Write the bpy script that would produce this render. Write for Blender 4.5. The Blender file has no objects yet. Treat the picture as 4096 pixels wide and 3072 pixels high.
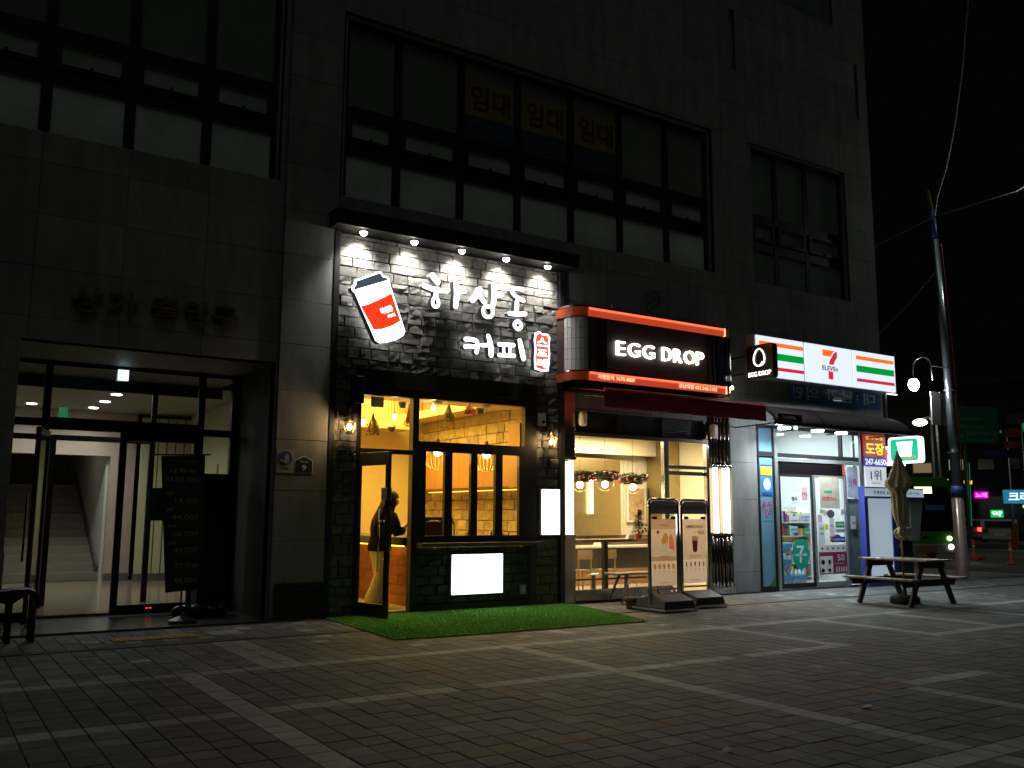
import bpy, bmesh, math, random
from math import radians as R, sin, cos, pi
from mathutils import Vector as V, Matrix

random.seed(7)
S = bpy.context.scene
COL = S.collection

# ------------------------------------------------------------------ camera
cam_d = bpy.data.cameras.new('camera'); cam = bpy.data.objects.new('camera', cam_d); COL.objects.link(cam)
cam_d.sensor_width = 36.0; cam_d.lens = 31.98; cam_d.clip_start = 0.05; cam_d.clip_end = 900
YAW, PITCH, ROLL = 0.577152, 0.142304, 0.0050227
_f = V((sin(YAW)*cos(PITCH), cos(YAW)*cos(PITCH), sin(PITCH)))
_r = V((cos(YAW), -sin(YAW), 0)); _u = _r.cross(_f)
_r2 = _r*cos(ROLL)+_u*sin(ROLL); _u2 = -_r*sin(ROLL)+_u*cos(ROLL)
_m = Matrix((( _r2.x, _u2.x, -_f.x, 0), (_r2.y, _u2.y, -_f.y, 0), (_r2.z, _u2.z, -_f.z, 1.4), (0, 0, 0, 1)))
cam.matrix_world = _m
S.camera = cam

# ------------------------------------------------------------------ night sky, faint city glow from above
W = bpy.data.worlds.new('World'); S.world = W; W.use_nodes = True
bg = W.node_tree.nodes['Background']
bg.inputs['Color'].default_value = (0.7, 0.85, 0.8, 1); bg.inputs['Strength'].default_value = 0.0009
sun_d = bpy.data.lights.new('night_glow', 'SUN'); sun_d.energy = 0.195; sun_d.angle = R(50); sun_d.color = (0.93, 1.0, 0.93)
sun = bpy.data.objects.new('night_glow', sun_d); COL.objects.link(sun)
sun.rotation_euler = V((0.05, 0.20, -1.0)).to_track_quat('-Z', 'Y').to_euler()
S.view_settings.view_transform = 'Standard'; S.view_settings.look = 'None'
S.view_settings.exposure = 0.0; S.view_settings.gamma = 1.0; S.view_settings.use_curve_mapping = False
S.cycles.use_denoising = True
S.cycles.max_bounces = 6; S.cycles.transparent_max_bounces = 16
S.cycles.diffuse_bounces = 3; S.cycles.glossy_bounces = 3; S.cycles.transmission_bounces = 4
S.cycles.sample_clamp_indirect = 4.0
S.cycles.caustics_reflective = False; S.cycles.caustics_refractive = False
S.cycles.use_light_tree = True

# ------------------------------------------------------------------ materials
def _tree(name):
    m = bpy.data.materials.new(name); m.use_nodes = True
    nt = m.node_tree
    return m, nt, nt.nodes['Principled BSDF']

_mats = {}
def mat(name, col, rough=0.6, metal=0.0, var=0.0, scale=8.0, bump=0.0, bscale=40.0, spec=0.5, rnd=0.0, coat=0.0, stretch=None, stain=0.0):
    """plain surface: base colour, soft noise mottling (var), fine relief (bump), per-piece tone (rnd)"""
    if name in _mats: return _mats[name]
    m, nt, b = _tree(name); N = nt.nodes; L = nt.links
    b.inputs['Roughness'].default_value = rough; b.inputs['Metallic'].default_value = metal
    b.inputs['Specular IOR Level'].default_value = spec
    if coat: b.inputs['Coat Weight'].default_value = coat
    col4 = (*col, 1)
    b.inputs['Base Color'].default_value = col4
    out = None
    if var or bump:
        tc = N.new('ShaderNodeNewGeometry' if stain else 'ShaderNodeTexCoord'); src = tc.outputs['Position' if stain else 'Object']
        if stretch:
            mp = N.new('ShaderNodeMapping'); mp.inputs['Scale'].default_value = stretch; L.new(src, mp.inputs[0]); src = mp.outputs[0]
    if var:
        n = N.new('ShaderNodeTexNoise'); n.inputs['Scale'].default_value = scale; n.inputs['Detail'].default_value = 6; n.inputs['Roughness'].default_value = .65
        L.new(src, n.inputs['Vector'])
        mr = N.new('ShaderNodeMapRange'); mr.inputs['From Min'].default_value = .3; mr.inputs['From Max'].default_value = .7
        mr.inputs['To Min'].default_value = 1-var; mr.inputs['To Max'].default_value = 1+var
        L.new(n.outputs['Fac'], mr.inputs['Value']); out = mr.outputs[0]
    if stain:
        n = N.new('ShaderNodeTexNoise'); n.inputs['Scale'].default_value = .9; n.inputs['Detail'].default_value = 8; n.inputs['Roughness'].default_value = .62; L.new(src, n.inputs['Vector'])
        ms = N.new('ShaderNodeMapRange'); ms.inputs['From Min'].default_value = .34; ms.inputs['From Max'].default_value = .62; ms.inputs['To Min'].default_value = 1-stain; ms.inputs['To Max'].default_value = 1+stain*.4
        L.new(n.outputs['Fac'], ms.inputs['Value']); mu0 = N.new('ShaderNodeMath'); mu0.operation = 'MULTIPLY'; L.new(out, mu0.inputs[0]); L.new(ms.outputs[0], mu0.inputs[1]); out = mu0.outputs[0]
    if rnd:
        oi = N.new('ShaderNodeObjectInfo'); ge = N.new('ShaderNodeNewGeometry')
        ad = N.new('ShaderNodeMath'); ad.operation = 'ADD'; L.new(oi.outputs['Random'], ad.inputs[0]); L.new(ge.outputs['Random Per Island'], ad.inputs[1])
        fr = N.new('ShaderNodeMath'); fr.operation = 'FRACT'; L.new(ad.outputs[0], fr.inputs[0])
        m2 = N.new('ShaderNodeMapRange'); m2.inputs['To Min'].default_value = 1-rnd; m2.inputs['To Max'].default_value = 1+rnd
        L.new(fr.outputs[0], m2.inputs['Value'])
        if out:
            mu = N.new('ShaderNodeMath'); mu.operation = 'MULTIPLY'; L.new(out, mu.inputs[0]); L.new(m2.outputs[0], mu.inputs[1]); out = mu.outputs[0]
        else: out = m2.outputs[0]
    if out:
        mx = N.new('ShaderNodeMix'); mx.data_type = 'RGBA'; mx.blend_type = 'MULTIPLY'; mx.inputs['Factor'].default_value = 1
        mx.inputs['A'].default_value = col4; L.new(out, mx.inputs['B']); L.new(mx.outputs['Result'], b.inputs['Base Color'])
    if bump:
        n2 = N.new('ShaderNodeTexNoise'); n2.inputs['Scale'].default_value = bscale; n2.inputs['Detail'].default_value = 5
        L.new(src, n2.inputs['Vector'])
        bp = N.new('ShaderNodeBump'); bp.inputs['Strength'].default_value = bump; bp.inputs['Distance'].default_value = 0.01
        L.new(n2.outputs['Fac'], bp.inputs['Height']); L.new(bp.outputs[0], b.inputs['Normal'])
    _mats[name] = m
    return m

def glow(name, col, strength, base=None):
    if name in _mats: return _mats[name]
    m, nt, b = _tree(name)
    b.inputs['Base Color'].default_value = (*(base or col), 1); b.inputs['Roughness'].default_value = .4
    b.inputs['Emission Color'].default_value = (*col, 1); b.inputs['Emission Strength'].default_value = strength
    _mats[name] = m
    return m

def glass(name, tint=(1, 1, 1), refl=1.0, rough=0.0):
    if name in _mats: return _mats[name]
    m = bpy.data.materials.new(name); m.use_nodes = True; nt = m.node_tree; nt.nodes.clear(); N = nt.nodes; L = nt.links
    o = N.new('ShaderNodeOutputMaterial'); t = N.new('ShaderNodeBsdfTransparent'); t.inputs[0].default_value = (*tint, 1)
    g = N.new('ShaderNodeBsdfGlossy'); g.inputs['Roughness'].default_value = rough; g.inputs[0].default_value = (refl, refl, refl, 1)
    f = N.new('ShaderNodeFresnel'); ge = N.new('ShaderNodeNewGeometry'); mr = N.new('ShaderNodeMapRange')
    mr.inputs['To Min'].default_value = 1.42; mr.inputs['To Max'].default_value = 1/1.42; L.new(ge.outputs['Backfacing'], mr.inputs['Value']); L.new(mr.outputs[0], f.inputs['IOR'])
    x = N.new('ShaderNodeMixShader'); L.new(f.outputs[0], x.inputs[0]); L.new(t.outputs[0], x.inputs[1]); L.new(g.outputs[0], x.inputs[2]); L.new(x.outputs[0], o.inputs[0])
    _mats[name] = m
    return m

def paper(name, col, var=0.0, scale=8.0, tr=.5):
    """printed cloth or paper that lets some light from behind through"""
    if name in _mats: return _mats[name]
    m = mat(name, col, .6, var=var, scale=scale); nt = m.node_tree; N = nt.nodes; L = nt.links; b = N['Principled BSDF']; o = N['Material Output']
    t = N.new('ShaderNodeBsdfTranslucent'); t.inputs[0].default_value = (*[min(1, c*1.3) for c in col], 1); x = N.new('ShaderNodeMixShader'); x.inputs[0].default_value = tr
    L.new(b.outputs[0], x.inputs[1]); L.new(t.outputs[0], x.inputs[2]); L.new(x.outputs[0], o.inputs['Surface'])
    return m

# ------------------------------------------------------------------ mesh builder
class MB:
    def __init__(s): s.v = []; s.f = []; s.m = []
    def add(s, vs, fs, mi=0):
        n = len(s.v); s.v += [tuple(p) for p in vs]; s.f += [tuple(i+n for i in f) for f in fs]; s.m += [mi]*len(fs); return s
    def box(s, x0, x1, y0, y1, z0, z1, mi=0):
        vs = [(x0,y0,z0),(x1,y0,z0),(x1,y1,z0),(x0,y1,z0),(x0,y0,z1),(x1,y0,z1),(x1,y1,z1),(x0,y1,z1)]
        return s.add(vs, [(3,2,1,0),(4,5,6,7),(0,1,5,4),(1,2,6,5),(2,3,7,6),(3,0,4,7)], mi)
    def beam(s, a, b, w, h, mi=0, up=(0,0,1)):
        a = V(a); b = V(b); d = (b-a).normalized(); u = V(up)
        if abs(d.dot(u)) > .95: u = V((0,1,0))
        sd = d.cross(u).normalized()*w/2; u2 = sd.normalized().cross(d)*h/2
        vs = [a-sd-u2, a+sd-u2, a+sd+u2, a-sd+u2, b-sd-u2, b+sd-u2, b+sd+u2, b-sd+u2]
        return s.add(vs, [(0,1,2,3),(7,6,5,4),(1,0,4,5),(2,1,5,6),(3,2,6,7),(0,3,7,4)], mi)
    def tube(s, pts, r, n=8, mi=0, cap=True):
        pts = [V(p) for p in pts]; k = len(pts)
        rr = r if isinstance(r, (list, tuple)) else [r]*k
        vs = []; u = None
        for i, p in enumerate(pts):
            d = (pts[min(i+1, k-1)]-pts[max(i-1, 0)]).normalized()
            if u is None:
                u = d.cross(V((0,0,1)) if abs(d.z) < .9 else V((0,1,0))).normalized()
            else: u = (u - d*u.dot(d)).normalized()
            w = d.cross(u)
            q = rr[i] if isinstance(rr[i], (list, tuple)) else (rr[i], rr[i])
            vs += [p+u*q[0]*cos(2*pi*j/n)+w*q[1]*sin(2*pi*j/n) for j in range(n)]
        fs = [(i*n+j, i*n+(j+1)%n, (i+1)*n+(j+1)%n, (i+1)*n+j) for i in range(k-1) for j in range(n)]
        if cap: fs += [tuple(range(n-1, -1, -1)), tuple((k-1)*n+j for j in range(n))]
        return s.add(vs, fs, mi)
    def lathe(s, prof, c, n=16, mi=0, sx=1, sy=1):
        vs = []; 
        for (r, z) in prof: vs += [(c[0]+r*sx*cos(2*pi*j/n), c[1]+r*sy*sin(2*pi*j/n), c[2]+z) for j in range(n)]
        k = len(prof)
        fs = [(i*n+j, i*n+(j+1)%n, (i+1)*n+(j+1)%n, (i+1)*n+j) for i in range(k-1) for j in range(n)]
        if prof[0][0] > 1e-4: fs.append(tuple(range(n-1, -1, -1)))
        if prof[-1][0] > 1e-4: fs.append(tuple((k-1)*n+j for j in range(n)))
        return s.add(vs, fs, mi)
    def ball(s, c, r, n=10, mi=0, sz=1.0, sx=1, sy=1):
        k = max(4, n//2+1)
        prof = [(max(1e-5, r*sin(pi*i/k)), -r*sz*cos(pi*i/k)) for i in range(k+1)]
        prof[0] = (1e-5, -r*sz); prof[-1] = (1e-5, r*sz)
        return s.lathe(prof, c, n, mi, sx, sy)
    def prism(s, poly, y0, y1, mi=0, side=None, ux=(1,0,0), uz=(0,0,1), o=(0,0,0)):
        """poly in the (ux, uz) plane, pushed from y0 (front) to y1 along ux x uz * -1"""
        ux = V(ux); uz = V(uz); nb = -(ux.cross(uz)); o = V(o); n = len(poly)
        vs = [o+ux*p[0]+uz*p[1]+nb*y0 for p in poly]+[o+ux*p[0]+uz*p[1]+nb*y1 for p in poly]
        s.add(vs, [tuple(range(n)), tuple(range(2*n-1, n-1, -1))], mi)
        b = len(s.v)-2*n
        s.f += [(b+i, b+n+i, b+n+(i+1) % n, b+(i+1) % n) for i in range(n)]; s.m += [mi if side is None else side]*n
        return s
    def build(s, name, ms, parent=None, world=True, smooth=False, bevel=0.0):
        if not isinstance(ms, (list, tuple)): ms = [ms]
        me = bpy.data.meshes.new(name)
        off = V((0,0,0))
        if parent is not None and world:
            p = parent
            while p is not None: off += V(p.location); p = p.parent
        me.from_pydata([(a-off.x, b-off.y, c-off.z) for a, b, c in s.v] if off.length else s.v, [], s.f)
        for m in ms: me.materials.append(m)
        if len(ms) > 1: me.polygons.foreach_set('material_index', s.m)
        if smooth: me.polygons.foreach_set('use_smooth', [True]*len(me.polygons))
        me.update()
        o = bpy.data.objects.new(name, me); COL.objects.link(o)
        if parent is not None: o.parent = parent
        if bevel:
            bv = o.modifiers.new('edge', 'BEVEL'); bv.width = bevel; bv.segments = 2; bv.limit_method = 'ANGLE'
        return o

def tag(o, label=None, cat=None, group=None, kind=None):
    if label: o['label'] = label
    if cat: o['category'] = cat
    if group: o['group'] = group
    if kind: o['kind'] = kind
    return o
def thing(name, label, cat, loc=(0,0,0), group=None, rz=0.0):
    o = bpy.data.objects.new(name, None); COL.objects.link(o); o.location = loc; o.rotation_euler = (0,0,rz); o.empty_display_size = .1
    return tag(o, label, cat, group)
def kids(o): return [c for c in COL.objects if c.parent == o]
def copy_tree(o, parent=None, loc=None, rz=None, label=None):
    c = o.copy(); COL.objects.link(c); c.parent = parent
    if loc is not None: c.location = loc
    if rz is not None: c.rotation_euler = (0, 0, rz)
    if label: c['label'] = label
    for k in kids(o): copy_tree(k, c)
    return c
SPLIT = set('jamb edge_frame column column_plate louvre_post end_cap lit_band edge_light divider end_panel end_tube lobby_wall stair_wall reveal hanger sill column_base clip side bulkhead cladding slit_window skirting blue_window floor_slab cove_light lit_slot mullion'.split())
def B(name, m, parent, *bx, bevel=0.0, label=None):
    if name in SPLIT and len(bx) > 1:
        for b in bx: o = B(name, m, parent, b, bevel=bevel, label=label)
        return o
    mb = MB()
    for b in bx: mb.box(*b)
    o = mb.build(name, m, parent, bevel=bevel)
    if label: o['label'] = label
    return o
def lamp(name, kind, loc, energy, col, size=.1, aim=None, spot=None, blend=.5, parent=None, size_y=None):
    d = bpy.data.lights.new(name, kind); d.energy = energy; d.color = col
    if kind == 'AREA':
        d.size = size
        if size_y: d.shape = 'RECTANGLE'; d.size_y = size_y
    elif kind in ('POINT', 'SPOT'): d.shadow_soft_size = size
    if kind == 'SPOT': d.spot_size = R(spot); d.spot_blend = blend
    o = bpy.data.objects.new(name, d); COL.objects.link(o); o.location = loc
    if aim is not None: o.rotation_euler = V(aim).to_track_quat('-Z', 'Y').to_euler()
    if parent is not None:
        o.parent = parent; p = parent; off = V((0,0,0))
        while p is not None: off += V(p.location); p = p.parent
        o.location = V(loc)-off
    return o

def text(body, m, parent, rect, y=0, depth=.004, o=(0,0,0), ux=(1,0,0), uz=(0,0,1), name='lettering', bold=0.0, skew=0.0, world=True, keep=False):
    """flat raised lettering fitted to rect = (u0, u1, w0, w1) of the plane through o spanned by ux, uz; y = distance along the view side"""
    cu = bpy.data.curves.new('t', 'FONT'); cu.body = body; cu.extrude = .5; cu.resolution_u = 3; cu.offset = bold; cu.align_x = 'CENTER'
    ob = bpy.data.objects.new('t', cu)
    me = bpy.data.meshes.new_from_object(ob)
    bpy.data.objects.remove(ob); bpy.data.curves.remove(cu)
    if not me.vertices: return None
    xs = [v.co.x for v in me.vertices]; ys = [v.co.y for v in me.vertices]
    a, b, c, d = min(xs), max(xs), min(ys), max(ys)
    u0, u1, w0, w1 = rect
    ku = (u1-u0)/(b-a); kw = (w1-w0)/(d-c)
    if keep:
        k = min(abs(ku), kw); mu = (u0+u1)/2; ku = k*(1 if ku > 0 else -1); u0 = mu-ku*(b-a)/2; kw = k
    ux = V(ux); uz = V(uz); nf = ux.cross(uz); org = V(o)
    off = V((0,0,0))
    if parent is not None and world:
        p = parent
        while p is not None: off += V(p.location); p = p.parent
    for v in me.vertices:
        u = u0+(v.co.x-a)*ku; w = w0+(v.co.y-c)*kw; t = (v.co.z+.5)*depth-y
        v.co = org+ux*(u+skew*(w-w0))+uz*w+nf*t-off
    me.materials.clear(); me.materials.append(m)
    t = bpy.data.objects.new(name, me); COL.objects.link(t)
    if parent is not None: t.parent = parent
    return t

# shared materials
M = dict(
 granite=mat('grey granite cladding', (.215,.215,.208), .75, var=.24, scale=2.2, bump=.25, bscale=90, rnd=.11, stretch=(2.2,2.2,.45)),
 backing=mat('dark backing behind cladding', (.03,.03,.03), .9),
 black=mat('black painted steel', (.012,.012,.013), .45, var=.15, scale=20),
 frame=mat('dark bronze aluminium', (.02,.02,.021), .4, metal=.3, var=.1, scale=15),
 steel=mat('brushed stainless steel', (.52,.5,.47), .24, metal=1, var=.08, scale=30, stretch=(1,1,12)),
 chrome=mat('polished chrome', (.7,.7,.72), .12, metal=1),
 white=mat('white paint', (.78,.78,.76), .5, var=.04, scale=5),
 grey=mat('mid grey plastic', (.3,.3,.3), .5, var=.05),
 dgrey=mat('charcoal plastic', (.045,.048,.055), .55, var=.15, scale=25),
 glass=glass('clear window glass'),
 led=glow('white led face', (.86,.95,1), 5.0),
)
# ================================================================== GROUND
asphalt = mat('worn asphalt', (.045,.045,.046), .85, var=.3, scale=3, bump=.4, bscale=90)
g = MB(); g.add([(-300,-300,-.16),(400,-300,-.16),(400,400,-.16),(-300,400,-.16)], [(0,1,2,3)])
tag(g.build('ground', asphalt), kind='structure')
mortar = mat('dark sand joints', (.036,.036,.033), .95)
pv = thing('pavement', None, None); tag(pv, kind='structure')
B('bedding', mortar, pv, (-3, 22.3, -3, 11.9, -.155, -.012))
PX, PY = .197, .2
X0, Y0 = .85-PX*24, 2.54-PY*20
t_dark = mat('dark grey concrete paver', (.070,.078,.077), .8, var=.22, scale=9, bump=.35, bscale=140, rnd=.16, stain=.38)
t_light = mat('pale granite paver', (.235,.235,.225), .75, var=.16, scale=12, bump=.3, bscale=160, rnd=.1, stain=.38)
t_brown = mat('rust brown paver', (.098,.076,.050), .8, var=.2, scale=9, bump=.3, bscale=140, rnd=.15, stain=.38)
t_mid = mat('mid grey paver', (.105,.11,.107), .8, var=.2, scale=9, bump=.35, bscale=140, rnd=.18, stain=.38)
t_warm = mat('reddish grey paver', (.13,.108,.094), .8, var=.2, scale=9, bump=.35, bscale=140, rnd=.16, stain=.38)
rp = random.Random(3)
def paver_kind(x, y):
    """colour of the paver whose centre is x, y: the bands of pale and rust pavers laid in the photograph"""
    c = lambda a, w=1: a <= x < a+PX*w
    r_ = lambda a, w=1: a <= y < a+PY*w
    if r_(8.34): return t_light
    if y < 8.34:
        if c(2.03) or (2.03-PX*32 <= x < 2.03-PX*31): return t_light
        if c(5.38) and not (4.54 <= y < 4.74 and False): return t_light
        if c(8.532) and y > 6.54: return t_light
        if c(10.305) and y > 6.54: return t_light
        if c(11.88) and (y > 6.54 or 2 < y < 4.94): return t_light
        if c(6.956) and y < 4.75: return t_light
        if c(13.45) and y > 6.5: return t_light
        if r_(6.54):
            if x < 3.9 or 4.07 <= x < 6.97 or 7.13 <= x < 8.6 or 10.39 <= x < 13.6: return t_light
            return t_brown
        if r_(4.74):
            if 7.13 <= x < 8.35 or x < 0.9: return t_light
            if 2.2 < x < 7.13: return t_brown
        if r_(3.14) and 4.5 < x < 9: return t_light
        if 3.93 <= x < 3.93+PX and y > 4.9: return t_brown
        if 7.0 <= x < 7.0+PX and y > 4.9: return t_brown
        if 8.53 <= x < 8.7 and 4.9 < y < 6.5: return t_brown
        q = rp.random()
        return t_warm if q < .05 else (t_mid if q < .18 else t_dark)
    if 2.82 <= x < 3.21 and 8.5 < y < 10.55: return t_light
    if 2.95 <= x < 3.4 and 10.9 < y < 11.4: return t_light
    q = rp.random()
    if 9 < x < 12 and q < .45: return t_warm
    if q < .055: return t_light
    if q < .22: return t_warm
    return t_mid if q < .55 or x > 12 else t_dark
tiles = []
nx, ny = int((22.2-X0)/PX), int((11.85-Y0)/PY)
for i in range(nx):
    for j in range(ny):
        x = X0+i*PX; y = Y0+j*PY
        if 10.42 < y+PY/2 < 10.62: continue
        if y+PY > 11.9: continue
        tiles.append((x, y, paver_kind(x+PX/2, y+PY/2)))
# where the frame starts on the ground: a paver counts as seen when it projects inside the picture
def seen(x, y):
    d = V((x, y, -1.4)); w = d.dot(_f)
    if w < .5: return False
    return abs(d.dot(_r2)/w) < .57 and abs(d.dot(_u2)/w) < .43
order = sorted([t for t in tiles if seen(t[0]+.1, t[1]+.1)], key=lambda t: (t[0]**2+t[1]**2))
near = set(id(t) for t in order[:300])
def tile_bm(mb, x, y, h, mi=0, w=PX, d=PY):
    g_ = .0032; b_ = .004; x0, x1, y0, y1 = x+g_, x+w-g_, y+g_, y+d-g_
    vs = [(x0,y0,-.02),(x1,y0,-.02),(x1,y1,-.02),(x0,y1,-.02),(x0,y0,h-b_),(x1,y0,h-b_),(x1,y1,h-b_),(x0,y1,h-b_),(x0+b_,y0+b_,h),(x1-b_,y0+b_,h),(x1-b_,y1-b_,h),(x0+b_,y1-b_,h)]
    fs = [(0,1,5,4),(1,2,6,5),(2,3,7,6),(3,0,4,7),(4,5,9,8),(5,6,10,9),(6,7,11,10),(7,4,8,11),(8,9,10,11)]
    mb.add(vs, fs, mi)
proto = {}
for k, mm in enumerate((t_dark, t_light, t_brown, t_mid, t_warm)):
    mb = MB(); tile_bm(mb, 0, 0, 0); o = mb.build('paver', mm, None); proto[mm.name] = o.data; bpy.data.objects.remove(o)
rest = MB(); tm = [t_dark, t_light, t_brown, t_mid, t_warm]
for t in tiles:
    h = rp.uniform(-.002, .002)
    if id(t) in near:
        o = bpy.data.objects.new('paver', proto[t[2].name]); COL.objects.link(o); o.parent = pv
        o.location = (t[0], t[1], h); o.rotation_euler = (rp.uniform(-.006,.006), rp.uniform(-.006,.006), 0)
    else: tile_bm(rest, t[0], t[1], h, tm.index(t[2]))
tag(rest.build('pavers', tm, pv), kind='stuff')
ds = MB(); ds.box(-3, 22.2, 10.455, 10.60, -.02, -.004); ds.build('drain_edging', mat('dark kerb stone strip', (.06,.06,.058), .8, var=.2, scale=5), pv)
kerb = MB()
for k in range(30):
    kerb.box(22.31, 22.5, -4+k*1.0+.006, -3+k*1.0-.006, -.155, .012)
tag(kerb.build('kerb', mat('granite kerb', (.2,.2,.19), .8, var=.2, scale=20, bump=.3)), kind='structure')
# side pavement beyond the corner, in front of and beside the building
sp = MB(); sp.box(17.5, 22.3, 11.9, 26, -.155, -.002)
tag(sp.build('side_pavement', t_mid), kind='structure')
mk = mat('worn white road paint', (.42,.42,.4), .7, var=.35, scale=6)
ln = MB()
def flat(mb, a, b, w, z=-.152, th=.004):
    a = V((*a, z)); b = V((*b, z)); d = (b-a).normalized(); s = V((-d.y, d.x, 0))*w/2
    vs = [a-s, b-s, b+s, a+s]; mb.add([v for v in vs]+[v+V((0,0,th)) for v in vs], [(3,2,1,0),(4,5,6,7),(0,1,5,4),(1,2,6,5),(2,3,7,6),(3,0,4,7)])
flat(ln, (26.5,40), (24.5,-6), .15); flat(ln, (33.3,-5), (36.5,22), .12); flat(ln, (44,36), (40,-5), .2)
tag(ln.build('road_markings', mk), kind='structure')
fk = MB(); fk.box(45.2, 45.6, 5, 40, -.155, .05); fk.box(45.6, 60, 5, 28, -.155, .03)
tag(fk.build('far_pavement', t_mid), kind='structure')

gum = MB(); rq = random.Random(21)
for k in range(420):
    x, y = rq.uniform(0, 16), rq.uniform(3, 10.3); r_ = rq.uniform(.006, .02); n_ = 7
    gum.add([(x+r_*cos(2*pi*j/n_)*rq.uniform(.7,1.2), y+r_*sin(2*pi*j/n_)*rq.uniform(.7,1.2), .0035) for j in range(n_)], [tuple(range(n_))])
tag(gum.build('gum_spots', mat('trodden gum', (.03,.03,.028), .8), pv), kind='stuff')
# tactile strip at the side entrance
tac = thing('tactile_strip', 'yellow ribbed guidance strip on paving by the dark entrance', 'tactile paving', (1.94, 10.86, 0))
tacm = mat('ochre tactile tile', (.34,.20,.035), .7, var=.3, scale=14, rnd=.12)
for i in range(3):
    mb = MB(); x = 1.94+.3*i
    mb.box(x+.004, x+.296, 10.86, 11.155, .001, .012)
    for k in range(4): mb.box(x+.03+k*.066, x+.062+k*.066, 10.885, 11.13, .012, .018)
    mb.build('tile', tacm, tac)

# litter
rl = random.Random(5)
for (x, y, lb) in [(4.18,4.05,'tiny white paper scrap on dark pavers near the photo bottom'), (6.02,4.42,'small torn scrap of paper lying between dark pavers'), (7.95,3.92,'crumpled pale leaf on the lower right pavers'), (8.55,4.45,'curled dry leaf on the pale band at right')]:
    mb = MB(); pts = [(x+rl.uniform(.02,.05)*cos(a)*1.3, y+rl.uniform(.015,.04)*sin(a), .006+rl.uniform(0,.018)) for a in [k*pi/3 for k in range(6)]]
    mb.add([(x, y, .016)]+pts+[(p[0], p[1], p[2]-.003) for p in pts]+[(x, y, .010)], [(0, i+1, (i+1) % 6+1) for i in range(6)]+[(13, (i+1) % 6+7, i+7) for i in range(6)])
    tag(mb.build('litter', mat('pale scrap', (.45,.43,.38), .8)), lb, 'litter')

# ================================================================== BUILDING
bld = thing('commercial_building', 'dark grey granite clad commercial block with ribbon windows above the shops', 'building', (0, 11.92, 0))
YF = 11.92
HOLES = [(-1.6,3.9,5.98,9.75),(4.777,12.34,5.95,8.80),(13.37,16.36,5.92,8.78),(12.92,13.07,10.2,11.5),(16.86,16.98,10.15,11.46),(14.4,16.2,12.15,14),
         (.9,3.95,0,3.42),(4.72,8.76,0,5.42),(8.76,12.60,0,3.10),(13.31,16.44,0,3.12)]
def minus(rect, holes):
    x0, x1, z0, z1 = rect; hs = [h for h in holes if h[0] < x1 and h[1] > x0 and h[2] < z1 and h[3] > z0]
    if not hs: return [rect]
    xs = sorted({x0, x1, *[min(max(h[k], x0), x1) for h in hs for k in (0, 1)]}); zs = sorted({z0, z1, *[min(max(h[k], z0), z1) for h in hs for k in (2, 3)]})
    out = []
    for j in range(len(zs)-1):
        run = None
        for i in range(len(xs)-1):
            cx, cz = (xs[i]+xs[i+1])/2, (zs[j]+zs[j+1])/2
            if any(h[0] < cx < h[1] and h[2] < cz < h[3] for h in hs):
                if run: out.append((run[0], run[1], zs[j], zs[j+1])); run = None
            else: run = (run[0], xs[i+1]) if run else (xs[i], xs[i+1])
        if run: out.append((run[0], run[1], zs[j], zs[j+1]))
    return [o for o in out if o[1]-o[0] > .02 and o[3]-o[2] > .02]
core = MB()
for (x0, x1, z0, z1) in minus((-1.6, 17.24, 0, 15.6), HOLES): core.box(x0, x1, 11.95, 12.12, z0, z1)
core.build('wall', M['backing'], bld)
zj = [0, .371, 1.034, 1.70, 2.38, 3.035, 3.69, 4.30, 4.95, 5.60, 6.25, 6.90, 7.55, 8.20, 8.85, 9.5, 10.15, 10.8, 11.45, 12.1, 12.75, 13.4, 14.05, 14.7, 15.35]
xj = [-1.6, -.96, 0, .96, 1.95, 2.95, 3.98, 4.75, 5.75, 6.75, 7.75, 8.76, 9.72, 10.68, 11.64, 12.6, 13.31, 14.27, 15.24, 16.2, 17.28]
panels = []
for j in range(len(zj)-1):
    for i in range(len(xj)-1):
        for q in minus((xj[i], xj[i+1], zj[j], zj[j+1]), HOLES): panels.append(q)
panels.sort(key=lambda q: -((q[1]-q[0])*(q[3]-q[2]))/(1+.1*abs(q[2]-3)+.08*abs(q[0]-6)))
stuffp = MB(); rb = random.Random(2)
for k, (x0, x1, z0, z1) in enumerate(panels):
    pillar = 3.97 < (x0+x1)/2 < 4.76
    yf = YF-(.05 if pillar else 0)+rb.uniform(-.0015, .0015); gp = .0022
    mb = MB() if k < 300 else stuffp
    a, b, c, d = x0+(0 if pillar and x0 < 3.99 else gp), x1-gp, z0+gp, z1-gp; e = .003
    y0_, y1_ = yf, 11.949
    vs = [(a,y1_,c),(b,y1_,c),(b,y1_,d),(a,y1_,d),(a,y0_+e,c),(b,y0_+e,c),(b,y0_+e,d),(a,y0_+e,d),(a+e,y0_,c+e),(b-e,y0_,c+e),(b-e,y0_,d-e),(a+e,y0_,d-e)]
    mb.add(vs, [(0,1,5,4),(1,2,6,5),(2,3,7,6),(3,0,4,7),(4,5,9,8),(5,6,10,9),(6,7,11,10),(7,4,8,11),(8,9,10,11)])
    if k < 300: mb.build('granite_panel', M['granite'], bld)
if stuffp.v: tag(stuffp.build('granite_panels', M['granite'], bld), kind='stuff')
mb = MB(); mb.box(-1.6, 17.26, 12.12, 12.2, 5.5, 5.6); mb.box(17.15, 17.26, 12.13, 26, 0, 15.6); mb.box(-1.6, 17.26, 12.2, 26, 15.2, 15.6); mb.box(-1.7, -1.6, 11.95, 26, 0, 15.6); mb.box(-1.6, 17.26, 25.9, 26, 0, 15.6)
mb.build('shell', M['granite'], bld)
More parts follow.
